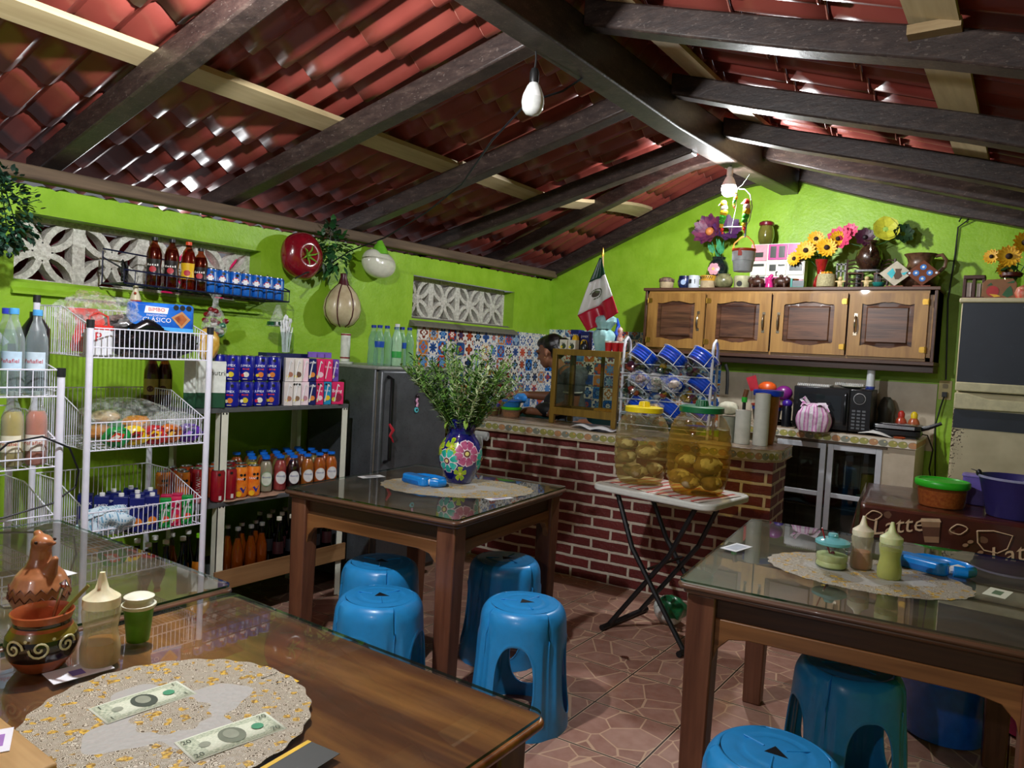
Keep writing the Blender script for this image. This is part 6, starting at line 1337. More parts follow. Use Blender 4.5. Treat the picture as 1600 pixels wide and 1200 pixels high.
# ================= CLOTH TABLE =================
r = thing('covered_table', 'table under a brown coffee print plastic cloth with Latte lettering', 'table', (-.62, 3.80, 0), radians(7))
for x, y in ((.04, .04), (1.36, .04), (.04, .70), (1.36, .70)): M().b2((x-.025, y-.025, 0), (x+.025, y+.025, .755)).build('leg', LEGW, r)
M().b2((0, 0, .745), (1.4, .74, .775)).build('tabletop', LEGW, r)
t = NT('brown_coffee_cloth'); f = t.noise(t.co, 7, 4); vv = t.voro(t.co, 9, 'F1', 'Distance'); k = t.noise(t.co, 24, 2)
t.base(t.mix(((vv+k*.2) < .26)*.5, t.ramp(f, [(.3, '#38170f'), (.7, '#532519')]), '#8f6b52')); t.setv(rough=.28, coat=.3); t.bump(f, .3, .01); COFF = t.m
m = M(); DR = .22
def drape(u, v):   # u along the front, v: 0 bottom of front drop .. 1 back edge of top
    x = -.01+1.42*u
    if v < .4: w = v/.4; return (x, -.012-.010*(1-w)*abs(sin(u*18)), .78-DR*(1-w)**1.0-.015*sin(u*9)*(1-w))
    w = (v-.4)/.6; return (x, -.012+.765*w, .7805+.0012*sin(u*30+w*9))
m.grid(drape, 60, 24)
def dl(u, v): return (-.011-.04*(1-v)*abs(sin(u*9+.5))-.01, -.012+.765*u, .7805-(DR-.03*u)*(1-v))
m.grid(dl, 30, 8); m.build('plastic_cloth', COFF, r, solid=.002)
m = M(); f = lambda ox, oz, an: (lambda x, y: (ox+x*cos(an)-y*sin(an), -.026, oz+x*sin(an)+y*cos(an)))
CRM2 = 0
m.text('Latte', .108, lambda x, y: f(.155, .705, .25)(x+y*.3, y), 0); m.text('Latte', .108, lambda x, y: f(.62, .66, .35)(x+y*.3, y), 0); m.text('Latte', .108, lambda x, y: f(1.1, .70, .25)(x+y*.3, y), 0)
def cup2(cx, cz, s, an):
    g = f(cx, cz, an); P = lambda pts: [(a*s, b*s) for a, b in pts]
    m.flat(P([(-.45, .5), (.45, .5), (.33, -.6), (-.33, -.6)]), lambda x, y: Vector(g(x, y))+Vector((0, -.0005, 0)), 1)
    m.flat(P([(-.42, .22), (.42, .22), (.36, -.28), (-.36, -.28)]), lambda x, y: Vector(g(x, y))+Vector((0, -.001, 0)), 2)
    m.flat(P([(-.5, .5), (.5, .5), (.42, .68), (-.42, .68)]), lambda x, y: Vector(g(x, y))+Vector((0, -.001, 0)), 0)
cup2(.285, .70, .085, .12); cup2(.73, .67, .085, .15)
for cx, cz in ((.39, .725), (.05, .735), (.84, .73)):
    m.tube([f(cx, cz, 0)(.03*cos(a)*(1+.3*sin(2*a)), .022*sin(a)) for a in [2*pi*i/16 for i in range(16)]], .003, 4, closed=True)
m.tube([f(.52, .70, 0)(x, y) for x, y in ((-.06, .03), (-.055, -.02), (-.03, -.05), (.02, -.055), (.055, -.03), (.07, .03), (.0, .04), (-.06, .03))], .003, 4, closed=True)
for cx, cz in ((.42, .66), (.46, .62), (.36, .60), (.22, .60), (.58, .60)):
    m.flat(circ(.012, 10, 0, 0, .008), f(cx, cz, .4), 1); m.flat(circ(.012, 10, 0, 0, .008), f(cx+.018, cz+.018, .4), 1)
m.build('cloth_print', [mt('#d8b896', .5), mt('#9a7658', .5), mt('#5f3a28', .5)], r)
tub('round tub of orange food with bright green lid on the coffee cloth', (-.325, 4.06, .783), .108, .125, '#c8703a', '#35c22a', ('#a8481a', '#cf7a34'), .62, op=.25)
r = thing('bucket', 'dark purple plastic bucket with pale rim on the coffee cloth', 'bucket', (-.035, 4.04, .783))
M().lathe([(.105, 0), (.108, .004), (.145, .165), (.152, .17), (.152, .178, 1), (.147, .180, 1), (.141, .172), (.104, .01), (.0001, .008)], 40).build('bucket_body', [mt('#3a3478', .4, var=.06), mt('#9a9ac0', .4)], r); M().ball((-.145, -.03, .185), (.012, .010, .016)).build('handle_lug', mt('#14141a', .4), r); M().tube([(-.15, -.03, .19), (-.165, -.05, .198), (-.175, -.055, .20)], .002, 5).build('wire_handle', mt('#8a8a8a', .3, .8), r)
r = thing('lilac_container', 'lilac plastic container behind the purple bucket', 'container', (-.205, 4.27, .783)); M().prism(rrect(.10, .09, .015), .135).build('container_body', mt('#7a68c8', .4), r, bevel=.004); M().prism(rrect(.108, .098, .016), .012, z=.135).build('lid', mt('#9a8ae0', .4), r, bevel=.003)
# tubs under the right table
r = thing('blue_tub', 'translucent blue plastic tub on the floor under the right table', 'tub', (-.20, 3.34, 0)); M().lathe([(.12, 0), (.14, .01), (.165, .24), (.175, .245), (.170, .25), (.160, .24), (.135, .015), (.0001, .012)], 32).build('tub_body', mt('#1a66d8', .25, coat=.4), r)
r = thing('pink_tub', 'bright pink plastic tub on the floor under the right table', 'tub', (.09, 3.60, 0)); M().lathe([(.10, 0), (.12, .01), (.17, .22), (.18, .225), (.175, .23), (.165, .22), (.115, .015), (.0001, .012)], 32).build('tub_body', mt('#d81c8a', .3, coat=.3), r)
# ================= UPPER WALL CABINET =================
HON = wood('#785224', '#a87e40', 2, .38, .9, .15, .1); HONX = wood('#785224', '#a87e40', 0, .38, .9, .15, .1)
WAL = wood('#301a12', '#68442f', 0, .35, 1.6, .15, .2, cut=(.38, .62)); CARC = wood('#3a2218', '#5f4030', 0, .4, .8, .2); BRASS = mt('#b08a3c', .3, .9)
CX0, CX1, CZ0, CZ1, CY = -2.505, -.525, 1.46, 1.955, 5.27
r = thing('wall_cabinet', 'honey coloured wooden wall cabinet with four dark carved doors', 'cabinet', (0, 0, 0))
m = M(); m.b2((CX0, CY+.015, CZ0+.02), (CX1, 5.59, CZ1-.02)).b2((CX0-.012, CY-.012, CZ1-.022), (CX1+.012, 5.59, CZ1)).b2((CX0-.005, CY-.004, CZ0), (CX1+.005, 5.59, CZ0+.025)).b2((CX0, CY, CZ0), (CX0+.02, 5.59, CZ1)).b2((CX1-.02, CY, CZ0), (CX1, 5.59, CZ1)).b2((CX0-.01, 5.32, CZ0-.045), (CX1+.0, 5.59, CZ0))
m.build('carcass', CARC, r, bevel=.003)
m = M(); m.b2((CX0+.02, CY+.002, CZ1-.052), (CX1-.02, CY+.016, CZ1-.022)).b2((CX0+.02, CY+.002, CZ0+.025), (CX1-.02, CY+.016, CZ0+.05)).b2((CX0+.02, CY+.002, CZ0), (CX0+.035, CY+.016, CZ1-.02)).b2((CX1-.045, CY+.002, CZ0), (CX1-.02, CY+.016, CZ1-.02)); m.build('face_frame', HONX, r)
edges = [CX0+.032, -2.008, -1.530, -1.035, CX1-.04]
def cabdoor(x0, x1, hinge_left):
    w, h = x1-x0-.012, CZ1-CZ0-.085; cx, cz = (x0+x1)/2, (CZ0+CZ1)/2; N = 64
    pw, ph = w/2-.078, h/2-.066
    def inner(k):
        pts = []
        for i in range(N):
            a = 2*pi*(i+.5)/N; ca, sa = cos(a), sin(a); q = min(pw/max(1e-6, abs(ca)), ph/max(1e-6, abs(sa))); x, z = q*ca, q*sa
            if abs(z) > ph-1e-4:
                t_ = abs(x)/pw; dz = .016*cos(t_*pi*1.15)**1.0 if t_ > .06 else .010; z += (1 if z > 0 else -1)*(dz*.6)
            pts.append((x, z))
        return pts
    def outer():
        pts = []
        for i in range(N):
            a = 2*pi*(i+.5)/N; ca, sa = cos(a), sin(a); q = min((w/2)/max(1e-6, abs(ca)), (h/2)/max(1e-6, abs(sa))); pts.append([q*ca, q*sa])
        for sx_ in (-1, 1):
            for sz_ in (-1, 1):
                j = min(range(N), key=lambda i: (pts[i][0]-sx_*w/2)**2+(pts[i][1]-sz_*h/2)**2); pts[j] = [sx_*w/2, sz_*h/2]
        return pts
    I, O = inner(0), outer(); m = M(); yf = CY-.018
    vs = [(cx+a, yf, cz+b) for a, b in O]+[(cx+a, yf, cz+b) for a, b in I]+[(cx+a, yf+.016, cz+b) for a, b in I]+[(cx+a, yf+.019, cz+b) for a, b in O]
    fs = []
    for i in range(N):
        j = (i+1) % N; fs += [(i, N+i, N+j, j), (N+i, 2*N+i, 2*N+j, N+j), (3*N+i, i, j, 3*N+j)]
    m.add(vs, fs); d = m.build('door', HON, r)
    m = M(); rw, rh = pw-.035, ph-.030
    vs = [(cx+a, yf+.012, cz+b) for a, b in I]+[(cx+max(-rw-.008, min(rw+.008, a)), yf+.010, cz+max(-rh-.008, min(rh+.008, b))) for a, b in I]+[(cx+max(-rw, min(rw, a)), yf+.001, cz+max(-rh, min(rh, b))) for a, b in I]
    fs = [(k*N+i, (k+1)*N+i, (k+1)*N+(i+1) % N, k*N+(i+1) % N) for k in (0, 1) for i in range(N)]
    m.add(vs, fs); m.add([(cx-rw, yf+.001, cz-rh), (cx+rw, yf+.001, cz-rh), (cx+rw, yf+.001, cz+rh), (cx-rw, yf+.001, cz+rh)], [(0, 1, 2, 3)]); m.build('door_panel', WAL, d)
    hx = cx+(1 if hinge_left else -1)*(w/2-.045)
    M().tube([(hx, yf, cz+.055), (hx, yf-.018, cz+.045), (hx, yf-.026, cz), (hx, yf-.018, cz-.045), (hx, yf, cz-.055)], [.005, .005, .0075, .005, .005], 8).prism(rect(.020, .02), .003, T=TR((hx, yf, cz+.062), rx=pi/2)).prism(rect(.020, .02), .003, T=TR((hx, yf, cz-.062), rx=pi/2)).build('handle', mt('#9a8f7c', .25, .9), d)
    gx = cx+(-1 if hinge_left else 1)*(w/2-.012)
    for sz_ in (-1, 1):
        M().prism(rrect(.034, .036, .010), .004, T=TR((gx+(.006 if hinge_left else -.006), yf, cz+sz_*(h/2-.055)), rx=pi/2)).cyl((gx-(.012 if hinge_left else -.012), yf-.004, cz+sz_*(h/2-.055)-.02), (gx-(.012 if hinge_left else -.012), yf-.004, cz+sz_*(h/2-.055)+.02), .005, n=8).build('hinge', BRASS, d)
for i in range(4): cabdoor(edges[i], edges[i+1], i < 2)

# ---------- ornaments on the cabinet ----------
ZO = CZ1+.001; YO = 5.35
def pot(name, label, cat, x, prof, mats, y=YO, z=ZO, extra=None, n=22):
    r = thing(name, label, cat, (x, y, z)); M().lathe(prof, n).build('pot_body', mats, r)
    if extra: extra(r)
    return r
TERR = mt('#b09a78', .6, c2='#c8b48e'); BRNP = mt('#3a2a22', .5)
pot('lidded_basket', 'small beige pot with dark lid at the left end of the cabinet', 'pot', -2.37, [(.045, 0), (.052, .01), (.055, .05), (.06, .052, 1), (.058, .075, 1), (.03, .088, 1), (.0001, .09, 1)], [TERR, mt('#4a3a34', .6, c2='#8a6a5a', scale=60)])
pot('blue_mug', 'dark blue glazed mug with pale blue flower on the cabinet', 'mug', -2.222, [(.035, 0), (.05, .02), (.055, .05), (.048, .08), (.046, .095), (.042, .09), (.04, .01), (.0001, .01)], [mt('#141c3a', .2, c2='#26386a', coat=.6, scale=25)], extra=lambda r: M().flat(circ(.022, 8), lambda x, y: (x+.01, -.0545, .045+y)).build('flower_print', mt('#a8bcdc', .3), r))
def mugx(r):
    M().tube([(.042, 0, .075), (.062, 0, .07), (.066, 0, .045), (.058, 0, .022), (.042, 0, .02)], .005, 6).build('handle', mt('#d8dce0', .3), r)
    m = M(); m.prism(rrect(.02, .03, .004), .001, T=TR((-.012, -.0425, .05), rx=pi/2)); m.text('~5', .014, lambda x, y: (.022-y, -.0405, .05+x*.9), 0); m.build('print', mt('#1a1c20', .4), r)
pot('white_mug', 'white mug with black picture and lettering on the cabinet', 'mug', -2.142, [(.040, 0), (.042, .004), (.042, .095), (.038, .095), (.038, .01), (.0001, .01)], [mt('#c9d0d8', .3)], y=5.33, extra=mugx)
def zig(r):
    m = M()
    for k in range(7): m.tube([(.0575*cos(-2.6+.28*k+d), .0575*sin(-2.6+.28*k+d), z) for d, z in ((0, .088), (.14, .066), (.28, .088))], .003, 4)
    m.build('zigzag_trim', mt('#2a2018', .5), r)
pot('zigzag_pot', 'beige pot with yellow and black zigzag rim on the cabinet', 'pot', -2.04, [(.05, 0), (.056, .008), (.056, .055), (.058, .058, 1), (.058, .095, 1), (.05, .095, 1), (.0001, .08, 1)], [TERR, mt('#c8942a', .5)], extra=zig)
pot('round_clay_pot', 'round grey green glazed pot on the cabinet', 'pot', -1.92, [(.035, 0), (.06, .02), (.07, .05), (.062, .08), (.045, .095), (.05, .105), (.045, .105), (.04, .09), (.0001, .08)], [mt('#5a5a3c', .3, c2='#8a8660', coat=.5, scale=20)])
pot('holed_pot', 'small pale pot with a round dark hole on the cabinet', 'pot', -1.785, [(.05, 0), (.055, .006), (.055, .05), (.058, .055), (.058, .085), (.05, .09), (.0001, .08)], [mt('#9a9878', .5, c2='#b8b490')], extra=lambda r: M().prism(circ(.02, 14), .002, T=TR((0, -.0545, .03), rx=pi/2)).build('hole', mt('#100e0c', .6), r))
for i, (x, lb) in enumerate([(-1.672, 'left'), (-1.505, 'right')]):
    r = thing('clay_animal', lb+' dark brown clay animal figure on the cabinet', 'figurine', (x, 5.34, ZO), radians(180 if i else 0)); m = M(); m.ball((0, 0, .045), (.055, .035, .034)); m.ball((-.045, 0, .055), (.025, .022, .022)); m.ball((-.068, 0, .05), .011)
    for a in (-1, 1):
        for b in (-1, 1): m.cyl((a*.03, b*.018, 0), (a*.028, b*.016, .03), .011, .012, 8)
        m.lathe([(.009, 0), (.001, .022)], 6, T=TR((-.04, a*.014, .07)))
    m.ball((.0, 0, .083), (.016, .008, .014)); m.build('animal_body', mt('#2c1812', .35, c2='#4a2c20', coat=.3), r, remesh=.004, smooth=2)
r = thing('pink_figurine', 'pink glossy figurine between the two clay animals', 'figurine', (-1.585, 5.34, ZO)); m = M(); m.lathe([(.03, 0), (.025, .03), (.018, .05), (.022, .065), (.010, .085), (.0001, .095)], 14).ball((.012, 0, .088), (.014, .012, .013)); m.build('figure_body', mt('#c82a7a', .25, coat=.5), r, remesh=.003, smooth=2)
r = thing('brown_bowl', 'small orange brown bowl behind the right clay animal', 'bowl', (-1.455, 5.42, ZO)); M().lathe([(.03, 0), (.055, .04), (.06, .07), (.054, .07), (.03, .01), (.0001, .01)], 18).build('bowl_body', mt('#8a4a1c', .35, coat=.3), r)
r = thing('miniature_stove', 'tiny grey and teal miniature next to the clay animals', 'miniature', (-1.385, 5.34, ZO)); M().b2((-.035, -.02, .008), (.04, .02, .05)).build('box_body', mt('#5c6468', .4), r); M().b2((-.05, -.02, 0), (-.037, .02, .065)).b2((-.05, -.022, .0), (.04, .022, .008)).build('teal_side', mt('#1c8a7c', .4), r)
r = thing('red_glass_vase', 'small red glass bottle vase holding the left sunflowers', 'vase', (-1.255, 5.40, ZO)); M().lathe([(.035, 0), (.05, .02), (.045, .06), (.025, .10), (.03, .14), (.042, .18), (.045, .20), (.038, .20), (.02, .10), (.0001, .09)], 20).build('vase_body', mt('#7a0f12', .12, c2='#a01818', coat=1.0), r)
def flower(m, c, d, R_, n, mi, mc, cup=.15, w=.28):
    d = Vector(d).normalized(); u = d.orthogonal().normalized(); v = d.cross(u); c = Vector(c)
    for lay in (0, 1):
        for k in range(n):
            a = 2*pi*(k+.5*lay)/n; e = u*cos(a)+v*sin(a); s = d.cross(e); q = R_*(1-.15*lay); b = c+d*(.004*lay)
            m.add([b+e*q*.2, b+e*q*.5+s*q*w+d*q*cup*.3, b+e*q*.85+s*q*w*.7+d*q*cup, b+e*q+d*q*cup*1.1, b+e*q*.85-s*q*w*.7+d*q*cup, b+e*q*.5-s*q*w+d*q*cup*.3, b+e*q*.6+d*q*(cup*.6-.06)], [(0, 1, 6), (1, 2, 6), (2, 3, 6), (3, 4, 6), (4, 5, 6), (5, 0, 6)], mi)
    if mc is not None: m.ball(c+d*.006, (R_*.26, R_*.26, R_*.26), 12, 8, mc)
YEL = mt('#d89a14', .5, c2='#f0bc28', scale=60); DCN = mt('#2a1408', .8, bump=.5); STEM = mt('#1c4a1c', .5); CAM = Vector((1.3, -5.2, -.6))
def bunch(label, x, y, z, spots, cat='flowers'):
    r = thing('sunflower_bunch', label, cat, (x, y, z)); 
    for (dx, dy, dz, R_, ddx) in spots:
        m = M(); flower(m, (dx, dy, dz), CAM.normalized()+Vector((ddx, 0, .25)), R_, 14, 0, 1, .15, .17); m.build('sunflower', [YEL, DCN], r)
    m = M(); rn = random.Random(int(abs(x)*100))
    for (dx, dy, dz, R_, ddx) in spots: m.tube([(0, 0, -.06), (dx*.4, dy*.4+.01, dz*.5), (dx, dy+.01, dz-.005)], .003, 5)
    for k in range(16): leaf(m, Vector((rn.uniform(-.06, .06), rn.uniform(-.02, .05), rn.uniform(-.02, .06))), Vector((rn.uniform(-1, 1), rn.uniform(-.5, .8), rn.uniform(-.8, .5))), .075, .02, 0)
    m.build('stems_and_leaves', STEM, r); return r
bunch('left bunch of yellow artificial sunflowers in the red vase on the cabinet', -1.265, 5.40, ZO+.19, [(-.09, -.05, .07, .07, -.1), (.045, -.05, .085, .07, .1), (-.17, -.02, .02, .055, -.5), (-.04, .0, .155, .06, 0), (.10, .0, .15, .06, .4), (-.06, -.01, .11, .05, 0)])
r = thing('woven_basket', 'small woven straw basket with tiny yellow flowers on the cabinet', 'basket', (-1.20, 5.33, ZO)); M().lathe([(.055, 0), (.062, .006), (.064, .03), (.062, .06), (.058, .09), (.050, .09), (.0001, .085)], 22).build('basket_body', mt('#8f8660', .8, c2='#b0a67c', bump=.8, scale=120), r)
m = M(); [m.ball((.05*cos(k*1.3)*(.4+.1*(k % 4)), .03*sin(k*1.3), .098), .011, 8, 5) for k in range(9)]; m.build('tiny_flowers', mt('#d8a41c', .5, c2='#c8641a'), r)
def minichair(x, y, h, rz, label):
    r = thing('miniature_chair', label, 'miniature chair', (x, y, ZO), rz); m = M(); W_ = .045
    for a in (-1, 1): m.b2((a*W_-.005, .03, 0), (a*W_+.005, .04, h)); m.b2((a*W_-.005, -.04, 0), (a*W_+.005, -.03, h*.5))
    for z in (h*.68, h*.8, h*.93): m.tube([(-W_, .035, z), (0, .035, z+.012), (W_, .035, z)], .005, 5)
    for z in (h*.15, h*.3): m.b2((-W_, -.038, z), (W_, -.032, z+.006)).b2((-W_, .032, z), (W_, .038, z+.006))
    m.build('chair_frame', mt('#3a2018', .5), r); M().b2((-W_-.005, -.042, h*.48), (W_+.005, .04, h*.52)).build('seat', mt('#5a3a28', .6), r)
minichair(-1.04, 5.40, .20, .3, 'left dark wooden miniature chair on the cabinet'); minichair(-.86, 5.42, .20, -.4, 'right dark wooden miniature chair on the cabinet')
tag(M().b2((-.005, -.005, 0), (.005, .005, .18)).b2((-.03, -.005, .12), (.03, .005, .13)).b2((-.03, -.005, .165), (.03, .005, .175)).b2((-.032, -.005, 0), (-.022, .005, .18)).b2((.022, -.005, 0), (.032, .005, .18)).build('miniature_rack', mt('#22140e', .5, c2='#8a8a80', scale=90), None, (-1.135, 5.44, ZO)), 'small dark miniature ladder rack behind the cream figure', 'miniature')
r = thing('miniature_table', 'dark miniature table carrying the brown flower pitcher', 'miniature table', (-.965, 5.44, ZO)); M().prism(rrect(.16, .10, .02), .012, z=.115).build('tabletop', mt('#181412', .3, c2='#6a6a68', scale=60), r)
for a in (-1, 1):
    for b in (-1, 1): M().b2((a*.06-.006, b*.035-.006, 0), (a*.06+.006, b*.035+.006, .115)).build('leg', mt('#1c120e', .4), r)
for x, lb in ((-1.108, 'left'), (-.945, 'right')):
    r = thing('cream_figurine', lb+' small cream coloured figure standing on the cabinet edge', 'figurine', (x, 5.31, ZO)); m = M(); m.ball((0, 0, .025), (.018, .012, .02)).ball((0, 0, .058), .015).ball((-.022, 0, .04), (.014, .006, .006)).ball((.022, 0, .04), (.014, .006, .006)).ball((-.009, 0, .008), .008).ball((.009, 0, .008), .008); m.build('figure_body', mt('#c8b07c', .5), r, remesh=.003, smooth=1)
pot('teal_bowl', 'small teal bowl between the cream figure and the decorated tile', 'bowl', -.872, [(.02, 0), (.035, .012), (.042, .03), (.038, .03), (.02, .008), (.0001, .008)], [mt('#1c7a72', .25, coat=.5)], y=5.31)
r = thing('flower_pitcher', 'dark brown clay pitcher filled with pink, yellow and purple flowers', 'pitcher', (-.965, 5.44, ZO+.128)); BP = mt('#2c1a12', .25, c2='#40281c', coat=.6)
M().lathe([(.04, 0), (.07, .03), (.085, .08), (.075, .125), (.05, .155), (.045, .175), (.055, .195), (.048, .195), (.04, .165), (.0001, .15)], 24).build('pitcher_body', BP, r); M().tube([(.01, -.05, .18), (.02, -.085, .165), (.025, -.10, .12), (.02, -.085, .08)], .008, 7).build('handle', BP, r)
for nm, (dx, dy, dz, R_, n, col_, cc_, w_) in zip(('pink', 'pink', 'yellow', 'purple', 'purple'), [(-.19, -.02, .215, .085, 11, '#d8406a', '#b82a50', .24), (-.13, -.0, .27, .055, 9, '#e0507a', '#b82a50', .2), (.09, -.02, .265, .085, 6, '#c8c83a', None, .6), (-.03, -.03, .215, .065, 8, '#3a1026', '#1c0812', .3), (.19, .01, .235, .07, 7, '#1c3a1c', None, .3)]):
    m = M(); flower(m, (dx, dy, dz), CAM.normalized()+Vector((dx*1.5, 0, .3)), R_, n, 0, 1 if cc_ else None, .25, w_); m.tube([(0, 0, .15), (dx*.5, dy, dz*.8), (dx, dy+.01, dz-.01)], .003, 5, 2); m.build('flower', [mt(col_, .5, var=.2), mt(cc_ or col_, .6), STEM], r)
for x, c1, c2_, lb, kd in ((-.776, '#b8b09c', '#3fb0b8', 'diamond hung ceramic tile painted with a teal and brown jug', 0), (-.622, '#6a3a24', '#3a78c0', 'diamond hung brown ceramic tile painted with blue flowers', 1)):
    r = thing('decorated_tile', lb, 'tile', (x, 5.30, ZO+.002)); s_ = .083; m = M()
    Tt = TR((0, .0, s_*1.0), rx=radians(80)); m.prism([(0, s_), (-s_*1.15, 0), (0, -s_), (s_*1.15, 0)], .008, T=Tt); m.build('tile_body', mt(c1, .3), r)
    g = lambda x_, y_: Tt @ Vector((x_, y_, .0095)); m = M()
    if kd == 0: m.flat([(-.05, .0), (-.02, .035), (.0, .0), (-.02, -.035)], g, 0); m.flat([(-.005, .03), (.035, .03), (.028, .01), (.04, -.02), (.02, -.04), (-.0, -.04), (-.01, -.015), (.0, .01)], g, 1); m.flat([(.03, .0), (.07, .01), (.05, -.015)], g, 0)
    else:
        for fx, fy in ((0, .038), (-.038, .0), (.038, .0), (0, -.038)): m.flat(circ(.019, 8, fx, fy), g, 0); m.flat(circ(.008, 8, fx, fy), lambda x_, y_: Tt @ Vector((x_, y_, .0105)), 2)
        for fx, fy in ((-.075, 0), (.075, 0)): m.flat(circ(.008, 6, fx, fy), g, 2)
    m.build('tile_paint', [mt(c2_, .3), mt('#4a3018', .4), mt('#d8dce0', .4)], r)
    M().b2((-.05, -.03, -.002), (.05, .04, .004)).build('stand_foot', mt('#7a3418', .5), r)
r = thing('clay_jug', 'large brown clay jug with handle behind the two decorated tiles', 'jug', (-.66, 5.45, ZO)); CJ = mt('#4a3020', .35, c2='#6a4a34', coat=.3)
M().lathe([(.08, 0), (.11, .03), (.12, .07), (.105, .11), (.078, .14), (.07, .17), (.078, .20), (.098, .225), (.092, .225), (.068, .18), (.07, .15), (.0001, .12)], 30).build('jug_body', CJ, r); M().tube([(.088, -.02, .21), (.125, -.03, .215), (.15, -.035, .18), (.145, -.03, .14), (.105, -.02, .10)], .012, 8).build('handle', CJ, r)
# toy kitchen
r = thing('toy_kitchen', 'pink and white toy kitchen unit standing on the cabinet', 'toy kitchen', (-1.56, 5.45, ZO)); W_ = .19; PK = mt('#d88a98', .4); WT = mt('#d8d8c8', .4); MG = mt('#b01c7a', .35); DK = mt('#2a3028', .3)
M().b2((-W_, -.04, 0), (W_, .05, .325)).build('unit_body', WT, r)
m = M()
for (x0, z0, x1, z1, mi) in [(-.19, .205, -.075, .32, 0), (-.065, .21, .065, .32, 2), (.07, .245, .185, .32, 2), (.07, .205, .185, .24, 0), (-.185, .0, -.085, .075, 0), (-.075, .0, .07, .085, 2), (.08, .0, .185, .07, 0), (-.18, .10, -.075, .19, 1), (-.065, .10, .065, .195, 1), (.075, .10, .185, .195, 1)]: m.b2((x0, -.048, z0), (x1, -.039, z1), mi)
m.build('coloured_panels', [PK, WT, MG], r)
m = M()
for (x0, z0, x1, z1) in [(-.165, .23, -.10, .265), (-.05, .225, -.01, .305), (.01, .225, .05, .305), (.09, .212, .165, .225), (-.17, .165, -.09, .182), (.01, .165, .055, .175), (.09, .13, .175, .185), (.10, .045, .17, .055), (-.16, .08, -.08, .09), (-.05, .13, -.005, .175)]: m.b2((x0, -.052, z0), (x1, -.047, z1))
m.build('window_details', DK, r); M().tube([(.0, -.05, .095), (.0, -.06, .12), (.01, -.055, .125)], .003, 5).build('tap', mt('#2a2a2a', .3), r)
r = thing('lidded_jar', 'small olive glass barrel jar with dark red lid on top of the toy kitchen', 'jar', (-1.665, 5.45, ZO+.326)); M().lathe([(.035, 0), (.05, .02), (.056, .06), (.056, .09), (.048, .125), (.040, .14)], 24).build('jar_body', mt('#4a4a1a', .12, c2='#6a682c', coat=1.0, scale=8), r); M().lathe([(.046, .135), (.052, .14), (.052, .158), (.04, .168), (.0001, .17)], 24).build('lid', mt('#6a1424', .3, coat=.4), r)
# purple flower vase on round pot
r = thing('painted_vase', 'small dark vase painted with a pink flower on the cabinet', 'vase', (-2.005, 5.45, ZO)); 
M().lathe([(.04, 0), (.05, .02), (.058, .08), (.075, .12), (.08, .16), (.07, .20), (.05, .225), (.055, .245), (.048, .245), (.0001, .22)], 26).build('vase_body', mt('#14171c', .15, coat=1.0, c2='#1c2a28'), r)
m = M()
for k in range(6): a = 2*pi*k/6; m.flat(circ(.021, 10, .026*cos(a), .026*sin(a)), lambda x, y: (x-.008, -.082+(x*x+y*y)*4.0, .15+y), 0)
m.flat(circ(.011, 10), lambda x, y: (x-.008, -.0838, .15+y), 1); m.build('painted_flower', [mt('#d8a0ac', .2, coat=.8), mt('#e8c070', .3)], r)
r = thing('purple_flowers', 'large dusty purple artificial flower with green stems in the painted vase', 'flowers', (-2.005, 5.45, ZO+.24)); 
m = M(); flower(m, (-.06, -.06, .19), Vector((-.15, -1, .25)), .125, 10, 0, 1, .45, .24); m.build('dahlia_bloom', [mt('#4a1c44', .5, c2='#7a3450', scale=25), mt('#c87a3c', .5)], r)
m = M(); flower(m, (.05, -.03, .20), Vector((.5, -.9, .35)), .11, 8, 0, None, .4, .26); m.build('dahlia_bloom', [mt('#3a1c4c', .5, c2='#5a2c5c', scale=25)], r)
m = M(); [m.tube([(0, 0, -.02), (dx*.5, -.02, .07), (dx, -.03, .16)], .004, 5) for dx in (-.07, -.02, .05)]; leaf(m, Vector((-.03, -.04, .03)), Vector((-.5, -.3, 1)), .09, .02, 0, Vector((0, 1, 0))); leaf(m, Vector((.01, -.04, .03)), Vector((.1, -.3, 1)), .11, .022, 0, Vector((0, 1, 0))); leaf(m, Vector((.02, -.04, .02)), Vector((.5, -.3, 1)), .08, .02, 0, Vector((0, 1, 0))); m.build('stems_and_leaves', mt('#2c7a50', .4, c2='#4aa070'), r)
# hanging parrots and toy bucket below the lit bulb
r = thing('parrot_mobile', 'hanging ring ornament with colourful toy parrots under the lit bulb', 'mobile', (-1.50, 4.30, 2.26))
m = M(); m.tube([(-.075, 0, -.05), (.065, 0, -.055), (.085, 0, -.02), (.095, 0, .06), (.08, 0, .13), (.045, 0, .165), (-.0, 0, .17)], .003, 5); m.tube([(0, 0, .17), (.0, 0, .06), (-.02, 0, -.09)], .002, 4); m.tube([(.07, 0, .25), (.03, 0, .19), (0, 0, .17)], .002, 4); m.build('wire_ring', mt('#c8d8c8', .4), r)
PC = [mt('#d8281c', .4), mt('#e8c41c', .4), mt('#3aa82c', .4), mt('#e8e4d8', .4), mt('#2a7ac8', .4)]
for (dx, s_) in ((-.075, 1.0), (.06, 1.0), (-.01, .5)):
    m = M(); z0 = 0 if s_ == 1 else .10
    for k, (dz, q, mi) in enumerate([(.085, .020, 0 if dx > 0 else 1), (.06, .022, 3), (.035, .024, 1), (.01, .022, 2), (-.015, .018, 2), (-.04, .014, 1), (-.065, .011, 0), (-.085, .007, 0)]): m.ball((dx+.005*sin(k), 0, z0+dz*s_), (q*s_, q*s_*.8, q*s_*1.2), 10, 7, mi)
    m.lathe([(.008*s_, 0), (.001, .016*s_)], 6, 3, TR((dx-.016*s_, 0, z0+.085*s_), ry=-1.8)); m.build('toy_parrot', PC, r)
